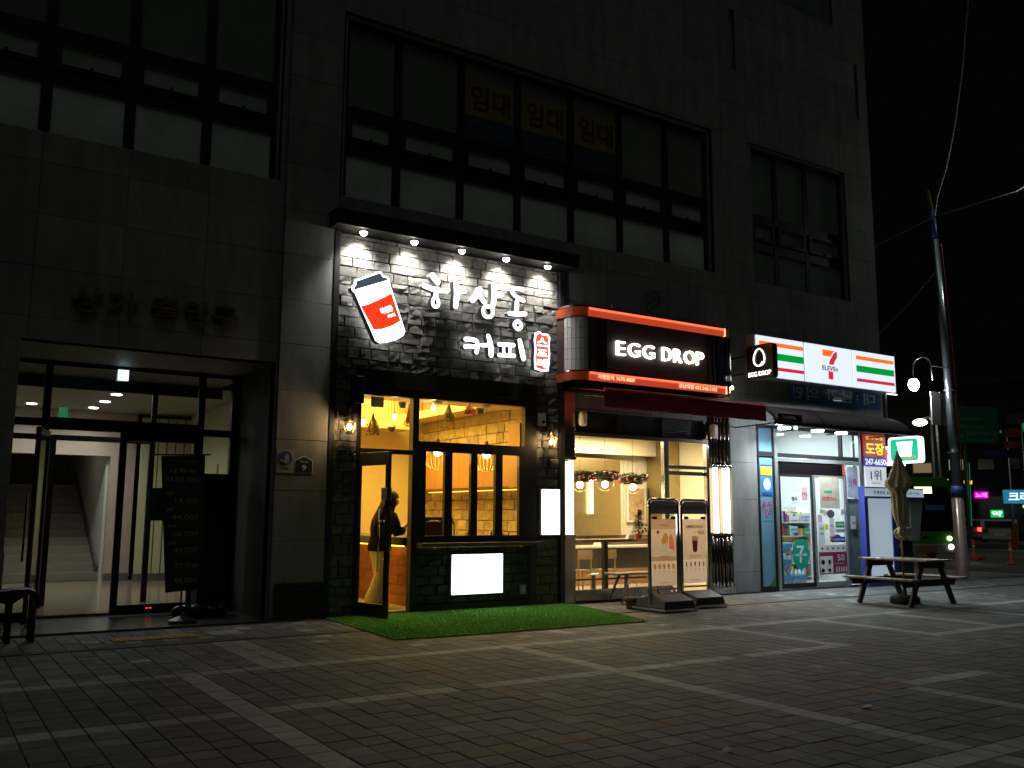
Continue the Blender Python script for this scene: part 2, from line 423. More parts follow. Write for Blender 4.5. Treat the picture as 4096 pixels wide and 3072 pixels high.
# floor slab above the shops; closes the rooms
B('floor_slab', M['backing'], bld, (-1.6, 17.15, 12.2, 25.9, 5.5, 5.8), (-1.6, 17.15, 12.2, 25.9, 9.9, 10.0))

# upstairs windows
pane_low = mat('frosted glass pane', (.60,.69,.60), .35, var=.22, scale=1.2, coat=.4)
pane_vent = mat('vent window pane', (.42,.50,.42), .3, var=.2, scale=1.2, coat=.4)
pane_top = mat('dark upper window pane', (.21,.235,.215), .15, var=.25, scale=1.0, coat=.6)
def ribbon(name, xs, z0, z1, pane_low=pane_low, pane_vent=pane_vent, xl=None, xr=None):
    """xs: mullion centre lines; a ribbon window of fixed low panes, a vent row and tall upper panes"""
    xl = xs[0]; xr = xs[-1]
    wr = thing(name, None, None, (xl, YF+.1, z0)); wr.parent = bld; wr.location = (xl, .1, z0)
    fy0, fy1 = YF+.10, YF+.20
    f = MB()
    for k, x in enumerate(xs):
        w = .065
        f.box(x-w, x+w, fy0, fy1, z0, z1)
    f.box(xl, xr, fy0+.005, fy1-.005, z0, z0+.035); f.box(xl, xr, fy0+.005, fy1-.005, z0+.69, z0+.94)
    f.box(xl, xr, fy0+.005, fy1-.005, z0+1.25, z0+1.44); f.box(xl, xr, fy0+.005, fy1-.005, z1-.1, z1)
    for i in range(len(xs)-1):
        a, b = xs[i]+.065, xs[i+1]-.065
        f.box(a, a+.07, fy0-.015, fy1-.01, z0+.90, z0+1.29); f.box(b-.07, b, fy0-.015, fy1-.01, z0+.90, z0+1.29)
        f.box(a+.07, b-.07, fy0-.015, fy1-.01, z0+.90, z0+.955); f.box(a+.07, b-.07, fy0-.015, fy1-.01, z0+1.235, z0+1.29)
    f.build('frame', M['frame'], wr)
    for i in range(len(xs)-1):
        a, b = xs[i]+.065, xs[i+1]-.065
        B('pane', pane_low, wr, (a, b, fy0+.03, fy0+.04, z0+.035, z0+.69))
        B('pane', pane_vent, wr, (a+.07, b-.07, fy0+.02, fy0+.03, z0+.955, z0+1.235))
        B('pane', pane_top, wr, (a, b, fy0+.03, fy0+.04, z0+1.44, z1-.1))
        c = (a+b)/2; mb = MB(); mb.box(c-.02, c+.02, fy0-.03, fy0-.016, z0+.93, z0+.99); mb.build('latch', M['black'], wr)
    B('reveal', M['granite'], bld, (xl-.03, xl-.002, YF+.03, YF+.22, z0, z1), (xr+.002, xr+.03, YF+.03, YF+.22, z0, z1), (xl, xr, YF+.03, YF+.22, z1+.001, z1+.03), (xl, xr, YF+.005, YF+.22, z0-.03, z0-.001))
    B('blackout', M['backing'], wr, (xl-.1, xr+.1, YF+.3, YF+.33, z0-.1, z1+.1))
    return wr
ribbon('window', [-.95, .02, .96, 1.93, 2.90, 3.84], 5.98, 9.72)
ribbon('window', [4.84, 5.72, 6.83, 7.915, 9.015, 10.10, 11.21, 12.24], 5.95, 8.74)
w3 = ribbon('window', [13.44, 14.2, 15.15, 16.29], 5.92, 8.74, pane_top, pane_top)
for (x0, x1, z0, z1) in [(12.92,13.07,10.2,11.5),(16.86,16.98,10.15,11.46),(14.4,16.2,12.15,14)]:
    B('slit_window', pane_top, bld, (x0-.02, x1+.02, YF+.06, YF+.09, z0-.02, z1+.02))
# rental posters behind the middle ribbon window
yel = mat('yellow rental poster', (.20,.18,.035), .6, var=.1, scale=3); blu = mat('blue rental poster strip', (.02,.035,.07), .6)
darkred = mat('dark red print', (.075,.02,.015), .6); paleink = mat('pale ink', (.13,.14,.16), .6)
for k, x in enumerate((6.91, 8.0, 9.1)):
    t = thing('rental_poster', ['rental poster in the left one of the three poster windows, yellow over blue', 'middle one of the three yellow and blue rental posters upstairs', 'right one of the three yellow and blue rental posters upstairs'][k], 'poster', (x+.48, YF+.10, 7.45), group='rental posters upstairs')
    yy = YF+.115; x1 = x+.94
    B('sheet', yel, t, (x, x1, yy, yy+.006, 7.78, 8.42)); B('strip', blu, t, (x, x1, yy, yy+.006, 7.45, 7.775))
    text('임대', darkred, t, (x+.1, x1-.08, 7.88, 8.32), yy-.002, .003, bold=.02)
    text('문의 1611.5071', paleink, t, (x+.08, x1-.08, 7.60, 7.70), yy-.002, .003)

# gilt letters over the side entrance
gold = mat('dull gilt metal', (.16,.125,.05), .5, metal=.5, var=.2, scale=6)
t = thing('entrance_letters', 'large gilt Korean letters on granite above the side entrance', 'sign', (2.4, YF, 3.9))
for s_, x0, x1, z0, z1 in [('상',1.40,1.74,3.80,4.13),('가',1.80,2.14,3.80,4.11),('출',2.31,2.65,3.80,4.13),('입',2.70,3.0,3.81,4.11),('구',3.06,3.40,3.80,4.08)]:
    text(s_, gold, t, (x0, x1, z0, z1), YF-.006, .045, bold=.012, name='letter')
# pillar plates
pn = mat('enamel white plate', (.33,.33,.32), .5); nav = mat('navy enamel', (.02,.028,.075), .4); nvb = mat('blue enamel', (.03,.06,.17), .4)
t = thing('round_emblem_plate', 'square white plate with round blue emblem on granite pillar', 'plate', (4.11, 11.86, 1.93)); yp = 11.862
B('plate', pn, t, (3.995, 4.235, yp, yp+.006, 1.93, 2.245))
mb = MB(); mb.prism([(4.112+.093*cos(a), 2.13+.093*sin(a)) for a in [k*pi/12 for k in range(24)]], yp-.004, yp-.0005); mb.build('disc', nvb, t)
mb = MB(); mb.prism([(4.10,2.06),(4.165,2.06),(4.165,2.16),(4.15,2.18),(4.12,2.185),(4.10,2.16)], yp-.006, yp-.0045); mb.prism([(4.035,2.09),(4.095,2.075),(4.095,2.10),(4.04,2.115)], yp-.006, yp-.0045); mb.build('tower_mark', pn, t)
text('금연건물', mat('grey ink', (.1,.1,.1), .6), t, (4.06, 4.165, 1.985, 2.012), yp-.001, .002)
t = thing('house_number_plate', 'navy house shaped number plate with white 9 on pillar', 'number plate', (4.37, 11.86, 1.93))
mb = MB(); mb.prism([(4.245,1.935),(4.50,1.935),(4.50,2.11),(4.44,2.14),(4.372,2.17),(4.305,2.14),(4.245,2.11)], yp-.002, yp+.004); mb.build('rim', M['white'], t)
mb = MB(); mb.prism([(4.255,1.945),(4.49,1.945),(4.49,2.104),(4.435,2.13),(4.372,2.157),(4.31,2.13),(4.255,2.104)], yp-.004, yp-.0025); mb.build('face', nav, t)
text('9', M['white'], t, (4.345, 4.405, 1.97, 2.045), yp-.0045, .002, bold=.01); text('해안대로', M['white'], t, (4.31, 4.44, 2.075, 2.10), yp-.0045, .002)
t = thing('vent_grille', 'black louvred vent grille low in the granite pillar', 'grille', (4.38, 11.86, .05))
mb = MB(); mb.box(4.03, 4.72, 11.85, 11.865, .045, .075); mb.box(4.03, 4.72, 11.85, 11.865, .455, .485); mb.box(4.03, 4.06, 11.85, 11.865, .075, .455); mb.box(4.69, 4.72, 11.85, 11.865, .075, .455); mb.build('frame', M['black'], t)
for k in range(9):
    mb = MB(); mb.beam((4.06, 11.860, .098+.042*k), (4.69, 11.860, .098+.042*k), .006, .03); mb.build('slat', M['black'], t)
t = thing('wall_socket_cover', 'small plastic cover on granite right of the reflected poster', 'cover', (9.8, 11.9, 4.9))
B('cover', M['grey'], t, (9.79, 9.83, 11.87, 11.915, 4.93, 4.98))
# small torn sticker sheet on the wall above the red sign
st = mat('patchy printed sheet', (.12,.15,.15), .5, var=.9, scale=14)
mb = MB(); mb.prism([(10.603,4.963),(10.918,5.185),(10.923,5.385),(10.558,5.351)][::1], 11.908, 11.913)
tag(mb.build('wall_sheet', st), 'torn mottled sheet stuck on granite above the orange sign band', 'sheet')
# ================================================================== COFFEE SHOP FRONT
stone_m = mat('rough grey veneer stone', (.112,.104,.094), .85, var=.4, scale=14, bump=.9, bscale=38, rnd=.28)
stone_d = mat('stone painted near black', (.028,.03,.029), .75, var=.25, scale=12, bump=.7, bscale=38, rnd=.15)
stone_w = mat('warm interior stone', (.36,.28,.17), .85, var=.3, scale=10, bump=.8, bscale=30, rnd=.22)
def stone_geo(mb, a, b, c, d, y, depth, rr, axis='x', mi=0, sgn=1):
    """one hand-cut stone: rim, sloping edge and a lumpy 3x3 face. axis 'x' faces -Y, axis 'y' faces -X (a..b run along Y)"""
    g_ = .0022; a += g_; b -= g_; c += g_; d -= g_; e = min(.012, (b-a)*.2)
    P = lambda u, w, t: (u, y-t, w) if axis == 'x' else (y-t, u, w)
    j = lambda s: rr.uniform(-s, s)
    us = [a+e, (a+b)/2+j((b-a)*.15), b-e]; ws = [c+e*.7, (c+d)/2+j((d-c)*.15), d-e*.7]
    vs = [P(a+j(.002), c+j(.002), 0), P(b+j(.002), c+j(.002), 0), P(b+j(.002), d+j(.002), 0), P(a+j(.002), d+j(.002), 0)]
    for w in ws:
        for u in us: vs.append(P(u+j(.006), w+j(.005), depth*rr.uniform(.35, 1.25)))
    fs = [(0,1,6,5),(0,5,4),(1,2,9,6),(1,9,6)][:0]
    fs = [(4,5,8,7),(5,6,9,8),(7,8,11,10),(8,9,12,11),(0,1,6),(0,6,5),(0,5,4),(1,2,12),(1,12,9),(1,9,6),(2,3,10),(2,10,11),(2,11,12),(3,0,4),(3,4,7),(3,7,10)]
    # extend the rim back to the wall
    n = len(vs); vs += [P(p_[0] if axis == 'x' else p_[1], p_[2], -.03) for p_ in vs[:4]]
    fs += [(n,n+1,1,0),(n+1,n+2,2,1),(n+2,n+3,3,2),(n+3,n,0,3)]
    mb.add(vs, fs, mi)
def stone_rects(x0, x1, z0, z1, rr, hs=(.12,.165), wsz=(.17,.37)):
    out = []; z = z0
    while z < z1-.03:
        h = rr.uniform(*hs); h = z1-z if z+h > z1-.05 else h
        x = x0-rr.uniform(0, .2)
        while x < x1:
            w = rr.uniform(*wsz); a, b = max(x, x0), min(x+w, x1)
            if x1-b < .06: b = x1; w = 9
            if b-a > .03: out.append((a, b, z, z+h))
            x += w
        z += h
    return out
rs = random.Random(11)
mort = mat('dark wall mortar', (.05,.05,.048), .9)
cf = thing('coffee_storefront', 'stone clad coffee shop front with black window frames and green mat before it', 'shop front', (6.7, 11.92, 0))
B('backing', mort, cf, (4.8,5.16,11.945,11.99,0,3.45), (8.215,8.655,11.945,11.99,0,3.45), (4.8,8.655,11.945,11.99,3.45,5.40), (6.11,8.1,11.945,11.99,.1,.93))
B('edge_frame', M['black'], cf, (4.712,4.80,11.86,12.0,0,5.40), (8.658,8.752,11.86,12.0,0,5.40), bevel=.004)
SR = stone_rects(4.80, 8.657, 3.44, 5.39, rs)+stone_rects(4.80, 5.162, 0, 3.44, rs, wsz=(.16,.30))+stone_rects(8.215, 8.657, 0, 3.44, rs, wsz=(.17,.34))
SD = stone_rects(6.115, 8.1, .11, .92, rs)
SR = [s for s in SR]
big = sorted(SR+[(*s, 1) for s in SD], key=lambda s: -((s[1]-s[0])*(s[3]-s[2]))*(1.6 if s[2] > 3.3 else 1))
sm = MB()
for k, s in enumerate(big):
    dk = len(s) == 5; dep = rs.uniform(.012, .032)
    if k < 298:
        mb = MB(); stone_geo(mb, s[0], s[1], s[2], s[3], 11.932, dep, rs); mb.build('stone', stone_d if dk else stone_m, cf)
    else: stone_geo(sm, s[0], s[1], s[2], s[3], 11.932, dep, rs, mi=1 if dk else 0)
tag(sm.build('stones', [stone_m, stone_d], cf), kind='stuff')
# canopy box over the stone
B('canopy', M['black'], cf, (4.62, 8.84, 11.56, 11.93, 5.405, 5.60), (4.60, 8.86, 11.54, 11.95, 5.60, 5.625), bevel=.004)
wl = (1.0, .98, .90)
for k, x in enumerate((5.07, 5.88, 6.69, 7.49, 8.29)):
    t = thing('canopy_downlight', f'{["leftmost","second from left of the","middle","fourth from left of the","rightmost"][k]} {"of the " if k in (0,2,4) else ""}bright white downlights under the black canopy', 'downlight', (x, 11.77, 5.40), group='white downlights over the coffee shop stone')
    mb = MB(); mb.lathe([(.055,0),(.06,-.02),(.066,-.028)], (x, 11.69, 5.403), 14); mb.build('rim', M['chrome'], t)
    mb = MB(); mb.ball((x, 11.69, 5.372), .05, 12, sz=.85); mb.build('bulb', glow('downlight bulb', wl, 60), t, smooth=True)
    lamp('downlight_beam', 'SPOT', (x, 11.70, 5.31), 150, wl, .04, aim=(0, .6, -1), spot=108, blend=1, parent=t)
# window and door frames
LF = [(5.155,5.20,11.88,11.98,0,3.45),(6.01,6.11,11.87,11.99,0,3.45),(7.985,8.215,11.88,11.98,.93,3.45),(5.20,6.01,11.88,11.98,3.08,3.20),(6.11,7.985,11.88,11.98,3.085,3.20),(5.20,6.01,11.88,11.98,2.25,2.315),
      (6.11,7.985,11.88,11.98,2.31,2.455)]
B('frame', M['frame'], cf, *LF)
B('lintel_panel', M['frame'], cf, (5.155, 8.215, 11.865, 11.98, 3.2, 3.452), bevel=.003)
B('folding_window_frame', M['frame'], cf, (6.11,6.244,11.88,11.95,.99,2.31),(6.558,6.686,11.88,11.95,1.085,2.31),(7.007,7.122,11.88,11.95,1.085,2.31),(7.445,7.574,11.88,11.95,1.085,2.31),(7.88,7.985,11.88,11.95,.99,2.31),(6.244,7.88,11.88,11.95,.99,1.084), bevel=.003)
for (a, b) in ((6.244,6.558),(6.686,7.007),(7.122,7.445),(7.574,7.88)):
    B('pane', M['glass'], cf, (a, b, 11.912, 11.918, 1.084, 2.31))
B('pane', M['glass'], cf, (5.20, 6.01, 11.922, 11.928, 2.315, 3.08)); B('pane', M['glass'], cf, (6.11, 7.985, 11.922, 11.928, 2.455, 3.085))
B('ledge', mat('dark wood ledge', (.10,.075,.06), .5, var=.2, scale=6, stretch=(1,8,8)), cf, (6.10, 8.23, 11.70, 11.88, .93, .985), bevel=.004)
B('skirting', M['black'], cf, (6.02, 8.215, 11.86, 11.98, 0, .105), (8.10, 8.214, 11.90, 11.98, .105, .93))
# open glass door
dx, dy = 5.36-5.205, 11.28-11.93; ang = math.atan2(dy, dx); Ld = math.hypot(dx, dy)+.03
dr = thing('glass_door', 'black framed glass door of the coffee shop standing open', 'door', (5.205, 11.93, 0), rz=ang)
mb = MB(); T = .022
mb.box(0, .05, -T, T, .02, 2.24); mb.box(Ld-.075, Ld, -T, T, .02, 2.24); mb.box(.05, Ld-.075, -T, T, .02, .20); mb.box(.05, Ld-.075, -T, T, 2.06, 2.24)
mb.build('frame', M['frame'], dr, world=False, bevel=.003)
MB().box(.05, Ld-.075, -.004, .004, .20, 2.06).build('pane', M['glass'], dr, world=False)
for s_ in (-1, 1):
    mb = MB(); x = Ld-.14 if s_ < 0 else Ld-.14
    mb.tube([(x, s_*.065, .62), (x, s_*.065, 1.46)], .013, 10)
    for z in (.78, 1.30): mb.tube([(x, s_*.02, z), (x, s_*.065, z)], .008, 8)
    mb.build('handle', M['chrome'], dr, world=False, smooth=True)
MB().box(Ld-.13, Ld-.01, -.045, -.023, 1.58, 1.75).box(Ld-.13, Ld-.01, .023, .045, 1.58, 1.75).build('lock_box', M['grey'], dr, world=False, bevel=.004)

# ---- interior
cream = mat('cream painted wall', (.62,.50,.30), .8, var=.04, scale=2)
rm = thing('coffee_shop_room', 'amber lit coffee shop interior with cream walls and stone side wall', 'shop interior', (6.7, 12.1, 0))
B('floor', mat('pale tile floor', (.45,.40,.33), .35, var=.08, scale=3), rm, (4.85, 8.6, 11.99, 16.45, -.14, .03))
B('wall', cream, rm, (4.80, 4.88, 12.0, 16.5, .03, 3.95), (4.88, 8.6, 16.4, 16.5, .03, 3.95), (8.53, 8.62, 12.0, 16.4, .03, 3.95), (4.88,8.53,11.99,12.05,3.2,3.95))
B('ceiling', cream, rm, (4.8, 8.62, 11.99, 16.5, 3.95, 4.05))
B('ceiling_front', cream, rm, (4.88, 8.53, 12.05, 12.95, 3.16, 3.3))
B('bulkhead', cream, rm, (7.95, 8.53, 12.95, 16.4, 3.20, 3.34), (4.88, 7.95, 15.7, 16.4, 3.0, 3.14), bevel=.004)
led = glow('warm led strip', (1, .52, .08), 4.5)
B('cove_light', led, rm, (8.44, 8.47, 13.0, 16.3, 3.345, 3.36), (4.95, 8.4, 16.33, 16.36, 3.145, 3.16))
ribs = MB()
for k in range(58): x = 4.90+.062*k; ribs.box(x, x+.034, 16.365, 16.40, 3.16, 3.94)
for k in range(54): y = 13.0+.062*k; ribs.box(8.495, 8.53, y, y+.034, 3.36, 3.94)
tag(ribs.build('ribbed_panel', cream, rm), kind='stuff')
rs2 = random.Random(4); si = stone_rects(12.06, 16.38, .95, 3.195, rs2, hs=(.15,.19), wsz=(.22,.42))
B('stone_backing', mat('mortar', (.12,.09,.06), .9), rm, (8.51, 8.528, 12.06, 16.38, .95, 3.19))
for s in si:
    mb = MB(); stone_geo(mb, s[0], s[1], s[2], s[3], 8.505, rs2.uniform(.015,.035), rs2, axis='y'); mb.build('stone', stone_w, rm)
t = thing('wall_cabinet', 'long plain wooden wall cabinet over the coffee counter', 'cabinet', (8.3, 14.4, 1.83))
cabm = mat('orange brown cabinet board', (.33,.17,.06), .55, var=.08, scale=3)
for k in range(4): B('cabinet_door', cabm, t, (8.16, 8.18, 12.55+.86*k+.004, 13.41+.86*k-.004, 1.86, 2.50))
B('carcass', cabm, t, (8.18, 8.46, 12.55, 15.99, 1.85, 2.51)); B('edge_board', mat('dark wood edge', (.10,.04,.02), .5), t, (8.15, 8.46, 12.54, 16.0, 1.82, 1.849))
B('tall_end', cabm, t, (8.10,8.50,12.20,12.53,1.83,2.86)); B('led_strip', glow('under cabinet led', (1, .5, .06), 3.5), t, (8.42, 8.45, 12.6, 15.9, 1.805, 1.819))
# counter seen through the open door
ctm = mat('red brown counter boards', (.30,.10,.045), .55, var=.3, scale=5, rnd=.22, stretch=(1,1,6))
t = thing('counter', 'long coffee counter clad in red brown tiles with light strip under its black top', 'counter', (6.35, 13.7, .03))
B('body', ctm, t, (6.30, 6.80, 12.42, 16.0, .03, .90)); B('counter_top', M['dgrey'], t, (6.14, 6.86, 12.38, 16.05, .93, 1.05), bevel=.004)
B('led_strip', led, t, (6.17, 6.20, 12.45, 15.9, .912, .926))
for j in range(6):
    for k in range(9): B('tile', ctm, t, (6.275, 6.298, 12.42+.4*k-.2*(j % 2)+.003 if k or not j % 2 else 12.42, 12.82+.4*k-.2*(j % 2)-.003, .035+.146*j+.003, .035+.146*(j+1)-.003))
t = thing('side_desk', 'dark slab sided stand behind the person at the rear of the coffee shop', 'stand', (5.6, 14.3, .03))
B('top', M['dgrey'], t, (5.35, 6.1, 14.0, 14.9, .92, .97)); B('side', M['dgrey'], t, (5.48, 5.86, 14.05, 14.1, .03, .92)); B('back', M['dgrey'], t, (5.48, 5.86, 14.6, 14.65, .03, .92))
t = thing('coffee_machine', 'squat brown metal coffee machine behind the first folding pane', 'coffee machine', (6.85, 12.75, 1.0))
B('table', M['dgrey'], t, (6.9, 8.4, 12.30, 12.85, .93, 1.0)); B('body', mat('brown machine casing', (.13,.07,.04), .4), t, (6.50, 7.0, 12.4, 12.8, 1.0, 1.36), bevel=.02)
B('cup_rail', M['chrome'], t, (6.50, 7.0, 12.39, 12.40, 1.30, 1.315)); mb = MB(); mb.tube([(7.05,12.45,1.0),(7.05,12.45,1.25),(7.0,12.42,1.30)], .012); mb.build('steam_wand', M['chrome'], t, smooth=True)
mb = MB(); mb.lathe([(.13,0),(.125,.02),(.0001,.04)], (6.66,12.39,1.27), 12, sy=.1); mb.build('badge', mat('brass badge', (.6,.42,.15), .3, metal=1), t)
for k, (x, lb) in enumerate(((7.30,'glass jar on the counter behind the third folding pane'),(7.38,'smaller glass jar right of the first jar behind third pane'),(7.72,'chrome pot behind the fourth folding pane'),(7.92,'short chrome canister at the right end behind the fourth pane'))):
    mb = MB(); mb.lathe([(.035,0),(.04,.05),(.03,.09),(.022,.12),(.024,.13)], (x, 12.45, 1.0), 12)
    tag(mb.build('jar', M['chrome'], smooth=True), lb, 'jar')
B_ = None
# basket pendants
def pendant(x, lb):
    t = thing('basket_pendant', lb, 'pendant lamp', (x, 12.55, 2.08), group='basket pendant lamps')
    mb = MB(); mb.lathe([(.07,0),(.07,.02),(.02,.03)], (x,12.55,3.125), 14); mb.build('ceiling_rose', M['black'], t)
    MB().tube([(x,12.55,2.56),(x,12.55,3.13)], .004, 6).build('cord', M['black'], t)
    MB().lathe([(.028,0),(.03,.11),(.02,.13)], (x,12.55,2.44), 12).build('socket', mat('dark wood socket', (.12,.05,.03), .5), t)
    bm_ = MB(); wood = mat('pale bamboo strips', (.55,.36,.14), .5)
    for k in range(20):
        a = 2*pi*k/20; pts = []
        for q in range(8):
            w = q/7; r_ = .06+.145*sin(pi*(.12+.80*w))**.8; z = 2.42-.335*w
            pts.append((x+r_*cos(a), 12.55+r_*sin(a), z))
        bm_.tube(pts, .0055, 4)
    bm_.build('basket_ribs', wood, t)
    mb = MB()
    for (r_, z) in ((.115, 2.42), (.125, 2.088)): mb.tube([(x+r_*cos(a), 12.55+r_*sin(a), z) for a in [2*pi*k/24 for k in range(25)]], .006, 5)
    mb.build('hoop', wood, t)
    MB().ball((x,12.55,2.345), .06, 14, sz=.9).build('bulb', glow('warm bulb', (1,.72,.30), 30), t, smooth=True)
    lamp('pendant_glow', 'POINT', (x,12.55,2.27), 9, (1,.62,.2), .05, parent=t)
pendant(6.79, 'left bamboo basket pendant lamp behind the folding windows'); pendant(7.685, 'right bamboo basket pendant lamp behind the folding windows')
for k, (x, y, z, lb) in enumerate(((5.55,12.6,2.76,'bare warm bulb hanging beside the brown dried bundle at the upper left'),(6.06,12.6,2.87,'bare warm bulb hanging between the two dried flower bundles over the door'),(6.73,12.6,3.05,'bare warm bulb hanging left of the green dried bundle'))):
    t = thing('bulb_lamp', lb, 'light bulb', (x, y, z), group='bare hanging bulbs')
    MB().tube([(x,y,z+.05),(x,y,3.17)], .003, 5).build('cord', M['black'], t); MB().lathe([(.014,0),(.014,.04)], (x,y,z+.035), 8).build('cap', M['chrome'], t)
    MB().ball((x,y,z), .032, 12, sz=1.35).build('bulb', glow('warm bulb', (1,.72,.30), 30), t, smooth=True)
    lamp('bulb_glow', 'POINT', (x,y,z-.07), 3, (1,.62,.2), .03, parent=t)
def bundle(x, z0, z1, w, col, lb, y=12.5):
    t = thing('dried_bundle', lb, 'dried flowers', (x, y, z1)); rr = random.Random(int(x*100))
    m1 = mat('dried stems '+lb[:12], col, .9, rnd=.35); mb = MB()
    for k in range(80):
        a = rr.uniform(0, 2*pi); q = rr.random()**.4*w*rr.uniform(.6,1.15); e = (x+q*cos(a), y+q*sin(a)*.6, z0+rr.uniform(-.1, .45)*(z1-z0))
        mb.tube([(x+rr.uniform(-.012,.012), y, z1), (x+(e[0]-x)*.75, y+(e[1]-y)*.7, z1+(e[2]-z1)*.45), e], [.0015,.002,.003], 3, cap=False)
    mb.build('stems', m1, t)
    fl = MB()
    for k in range(70):
        a = rr.uniform(0, 2*pi); q = rr.random()**.5*w; fl.ball((x+q*cos(a), y+q*sin(a)*.6, z0+rr.uniform(-.05, .5)*(z1-z0)), rr.uniform(.005,.014), 5)
    tag(fl.build('flower_heads', m1, t), kind='stuff'); MB().tube([(x, y, z1-.03), (x, y, z1+.02)], .018, 8).build('tie', M['dgrey'], t); MB().tube([(x, y, z1), (x, y, 3.2)], .002, 4).build('string', M['black'], t)
bundle(5.66, 2.58, 2.86, .10, (.12,.06,.02), 'brown dried bundle hanging upside down in the left transom window')
bundle(6.27, 2.74, 3.05, .095, (.14,.012,.01), 'red dried bundle hanging over the coffee shop door')
bundle(6.96, 2.86, 3.12, .085, (.06,.055,.015), 'green dried bundle hanging in the right transom window')
bundle(7.33, 2.99, 3.13, .12, (.14,.015,.012), 'wide red dried bundle right of the green one')
for (x, lb) in ((6.13,'black ceiling spotlight over the coffee shop door'),(7.52,'black ceiling spotlight right of the red dried bundle')):
    mb = MB(); mb.lathe([(.04,0),(.062,.07),(.062,.09)], (x,12.48,3.0), 12); tag(mb.build('spot_can', M['black']), lb, 'spotlight')
t = thing('dome_camera', 'dark dome camera at the edge of the stone side wall', 'camera', (6.9,14,2.9))
MB().ball((7.45,15.6,3.0), .07, 12).build('dome', M['black'], t, smooth=True); MB().lathe([(.09,0),(.09,.03)], (7.45,15.6,3.02), 12).build('mount', M['grey'], t)
B_x = thing('transom_speaker', 'small grey board with two lamps behind the left transom window', 'board', (5.75, 12.1, 2.95))
B('board', M['grey'], B_x, (5.42, 5.62, 12.05, 12.07, 2.93, 3.08))
lamp('room_light', 'AREA', (6.4, 14.9, 3.9), 390, (1,.66,.11), 2.6, aim=(0,0,-1), size_y=3.0, parent=rm)
lamp('room_light', 'AREA', (6.5, 12.5, 3.14), 26, (1,.66,.11), 2.6, aim=(0,.1,-1), size_y=.5, parent=rm)

# ---- lanterns, signs and fittings on the front
brass = mat('aged brass', (.32,.22,.10), .4, metal=.9)
def lantern(x, z, lb):
    y = 11.76; t = thing('wall_lantern', lb, 'wall lantern', (x, 11.9, z), group='brass wall lanterns by the coffee shop')
    MB().lathe([(.045,-.01),(.045,.01)], (x, 11.895, z+.16), 12).build('wall_plate', brass, t)
    MB().tube([(x,11.90,z+.16),(x,11.84,z+.22),(x,y,z+.235),(x,y,z+.19)], .009, 8).build('bracket', brass, t, smooth=True)
    MB().lathe([(.085,0),(.07,.02),(.045,.05),(.015,.08),(.008,.12),(.014,.14),(.0001,.155)], (x,y,z+.06), 12).build('cap', brass, t, smooth=True)
    MB().lathe([(.075,0),(.08,-.04),(.07,-.10),(.045,-.15)], (x,y,z+.06), 12).build('shade', glass('lantern glass', (.95,.9,.8)), t, smooth=True)
    mb = MB()
    for k in range(6): a = k*pi/3; mb.tube([(x+.08*cos(a),y+.08*sin(a),z+.06),(x+.086*cos(a),y+.086*sin(a),z+.01),(x+.05*cos(a),y+.05*sin(a),z-.09)], .004, 4)
    mb.lathe([(.03,0),(.05,.015),(.05,.025)], (x,y,z-.11), 10); mb.build('cage', brass, t)
    MB().ball((x,y,z-.015), .034, 12, sz=1.2).build('bulb', glow('lantern bulb', (1,.80,.45), 60), t, smooth=True)
    lamp('lantern_glow', 'POINT', (x,y-.045,z-.0), 20, (1,.66,.30), .03, parent=t)
lantern(4.97, 2.60, 'left brass wall lantern, lit, under the black speaker'); lantern(8.42, 2.56, 'right brass wall lantern, lit, above the white lightbox')
tag(B('speaker', M['black'], None, (5.01, 5.14, 11.66, 11.85, 2.92, 3.30), bevel=.01), 'black box speaker fixed left of the transom window above the lantern', 'speaker')
t = thing('door_sensor', 'small white sensor box on stone above the right lantern', 'sensor', (8.2, 11.86, 2.86))
B('housing', M['white'], t, (8.235, 8.355, 11.83, 11.895, 2.80, 3.0), bevel=.008); MB().ball((8.30, 11.82, 2.86), .028, 10).build('lens', M['black'], t, smooth=True)
t = thing('lintel_camera', 'tiny grey camera above the right end of the black lintel', 'camera', (8.04, 11.88, 3.5))
B('body', M['grey'], t, (8.0, 8.08, 11.84, 11.895, 3.47, 3.57), bevel=.004); MB().ball((8.035, 11.835, 3.50), .018, 8).build('lens', M['black'], t)
t = thing('menu_lightbox', 'blown out white lightbox on dark stone under the window ledge', 'lightbox', (7.11, 11.85, .24))
wbox = glow('white lightbox face', (.90,.97,1), 3.6)
B('body', M['white'], t, (6.665, 7.56, 11.838, 11.90, .225, .815), bevel=.01); B('face', wbox, t, (6.675, 7.55, 11.828, 11.835, .235, .805))
ink = mat('grey print', (.25,.27,.3), .6)
mb = MB(); 
for r_ in ((6.72,7.505,.762,.766),(6.72,7.505,.272,.276),(6.72,6.724,.276,.762),(7.501,7.505,.276,.762)): mb.box(r_[0], r_[1], 11.8262, 11.8275, r_[2], r_[3])
mb.build('border_print', ink, t); text('주문은 안에서', ink, t, (6.84, 7.36, .545, .585), 11.8275, .001); text('COFFEE & TEA', ink, t, (6.92, 7.26, .475, .50), 11.8275, .001)
t = thing('side_lightbox', 'tall white lightbox on the right stone strip below the lantern', 'lightbox', (8.45, 11.85, 1.08))
B('body', M['white'], t, (8.27, 8.63, 11.838, 11.90, 1.08, 1.80), bevel=.006); B('face', wbox, t, (8.278, 8.622, 11.83, 11.836, 1.088, 1.792))
tag(B('outlet_box', M['grey'], None, (7.90, 7.98, 11.83, 11.90, .19, .33), bevel=.01), 'small grey outlet box low on dark stone right of the lightbox', 'outlet')

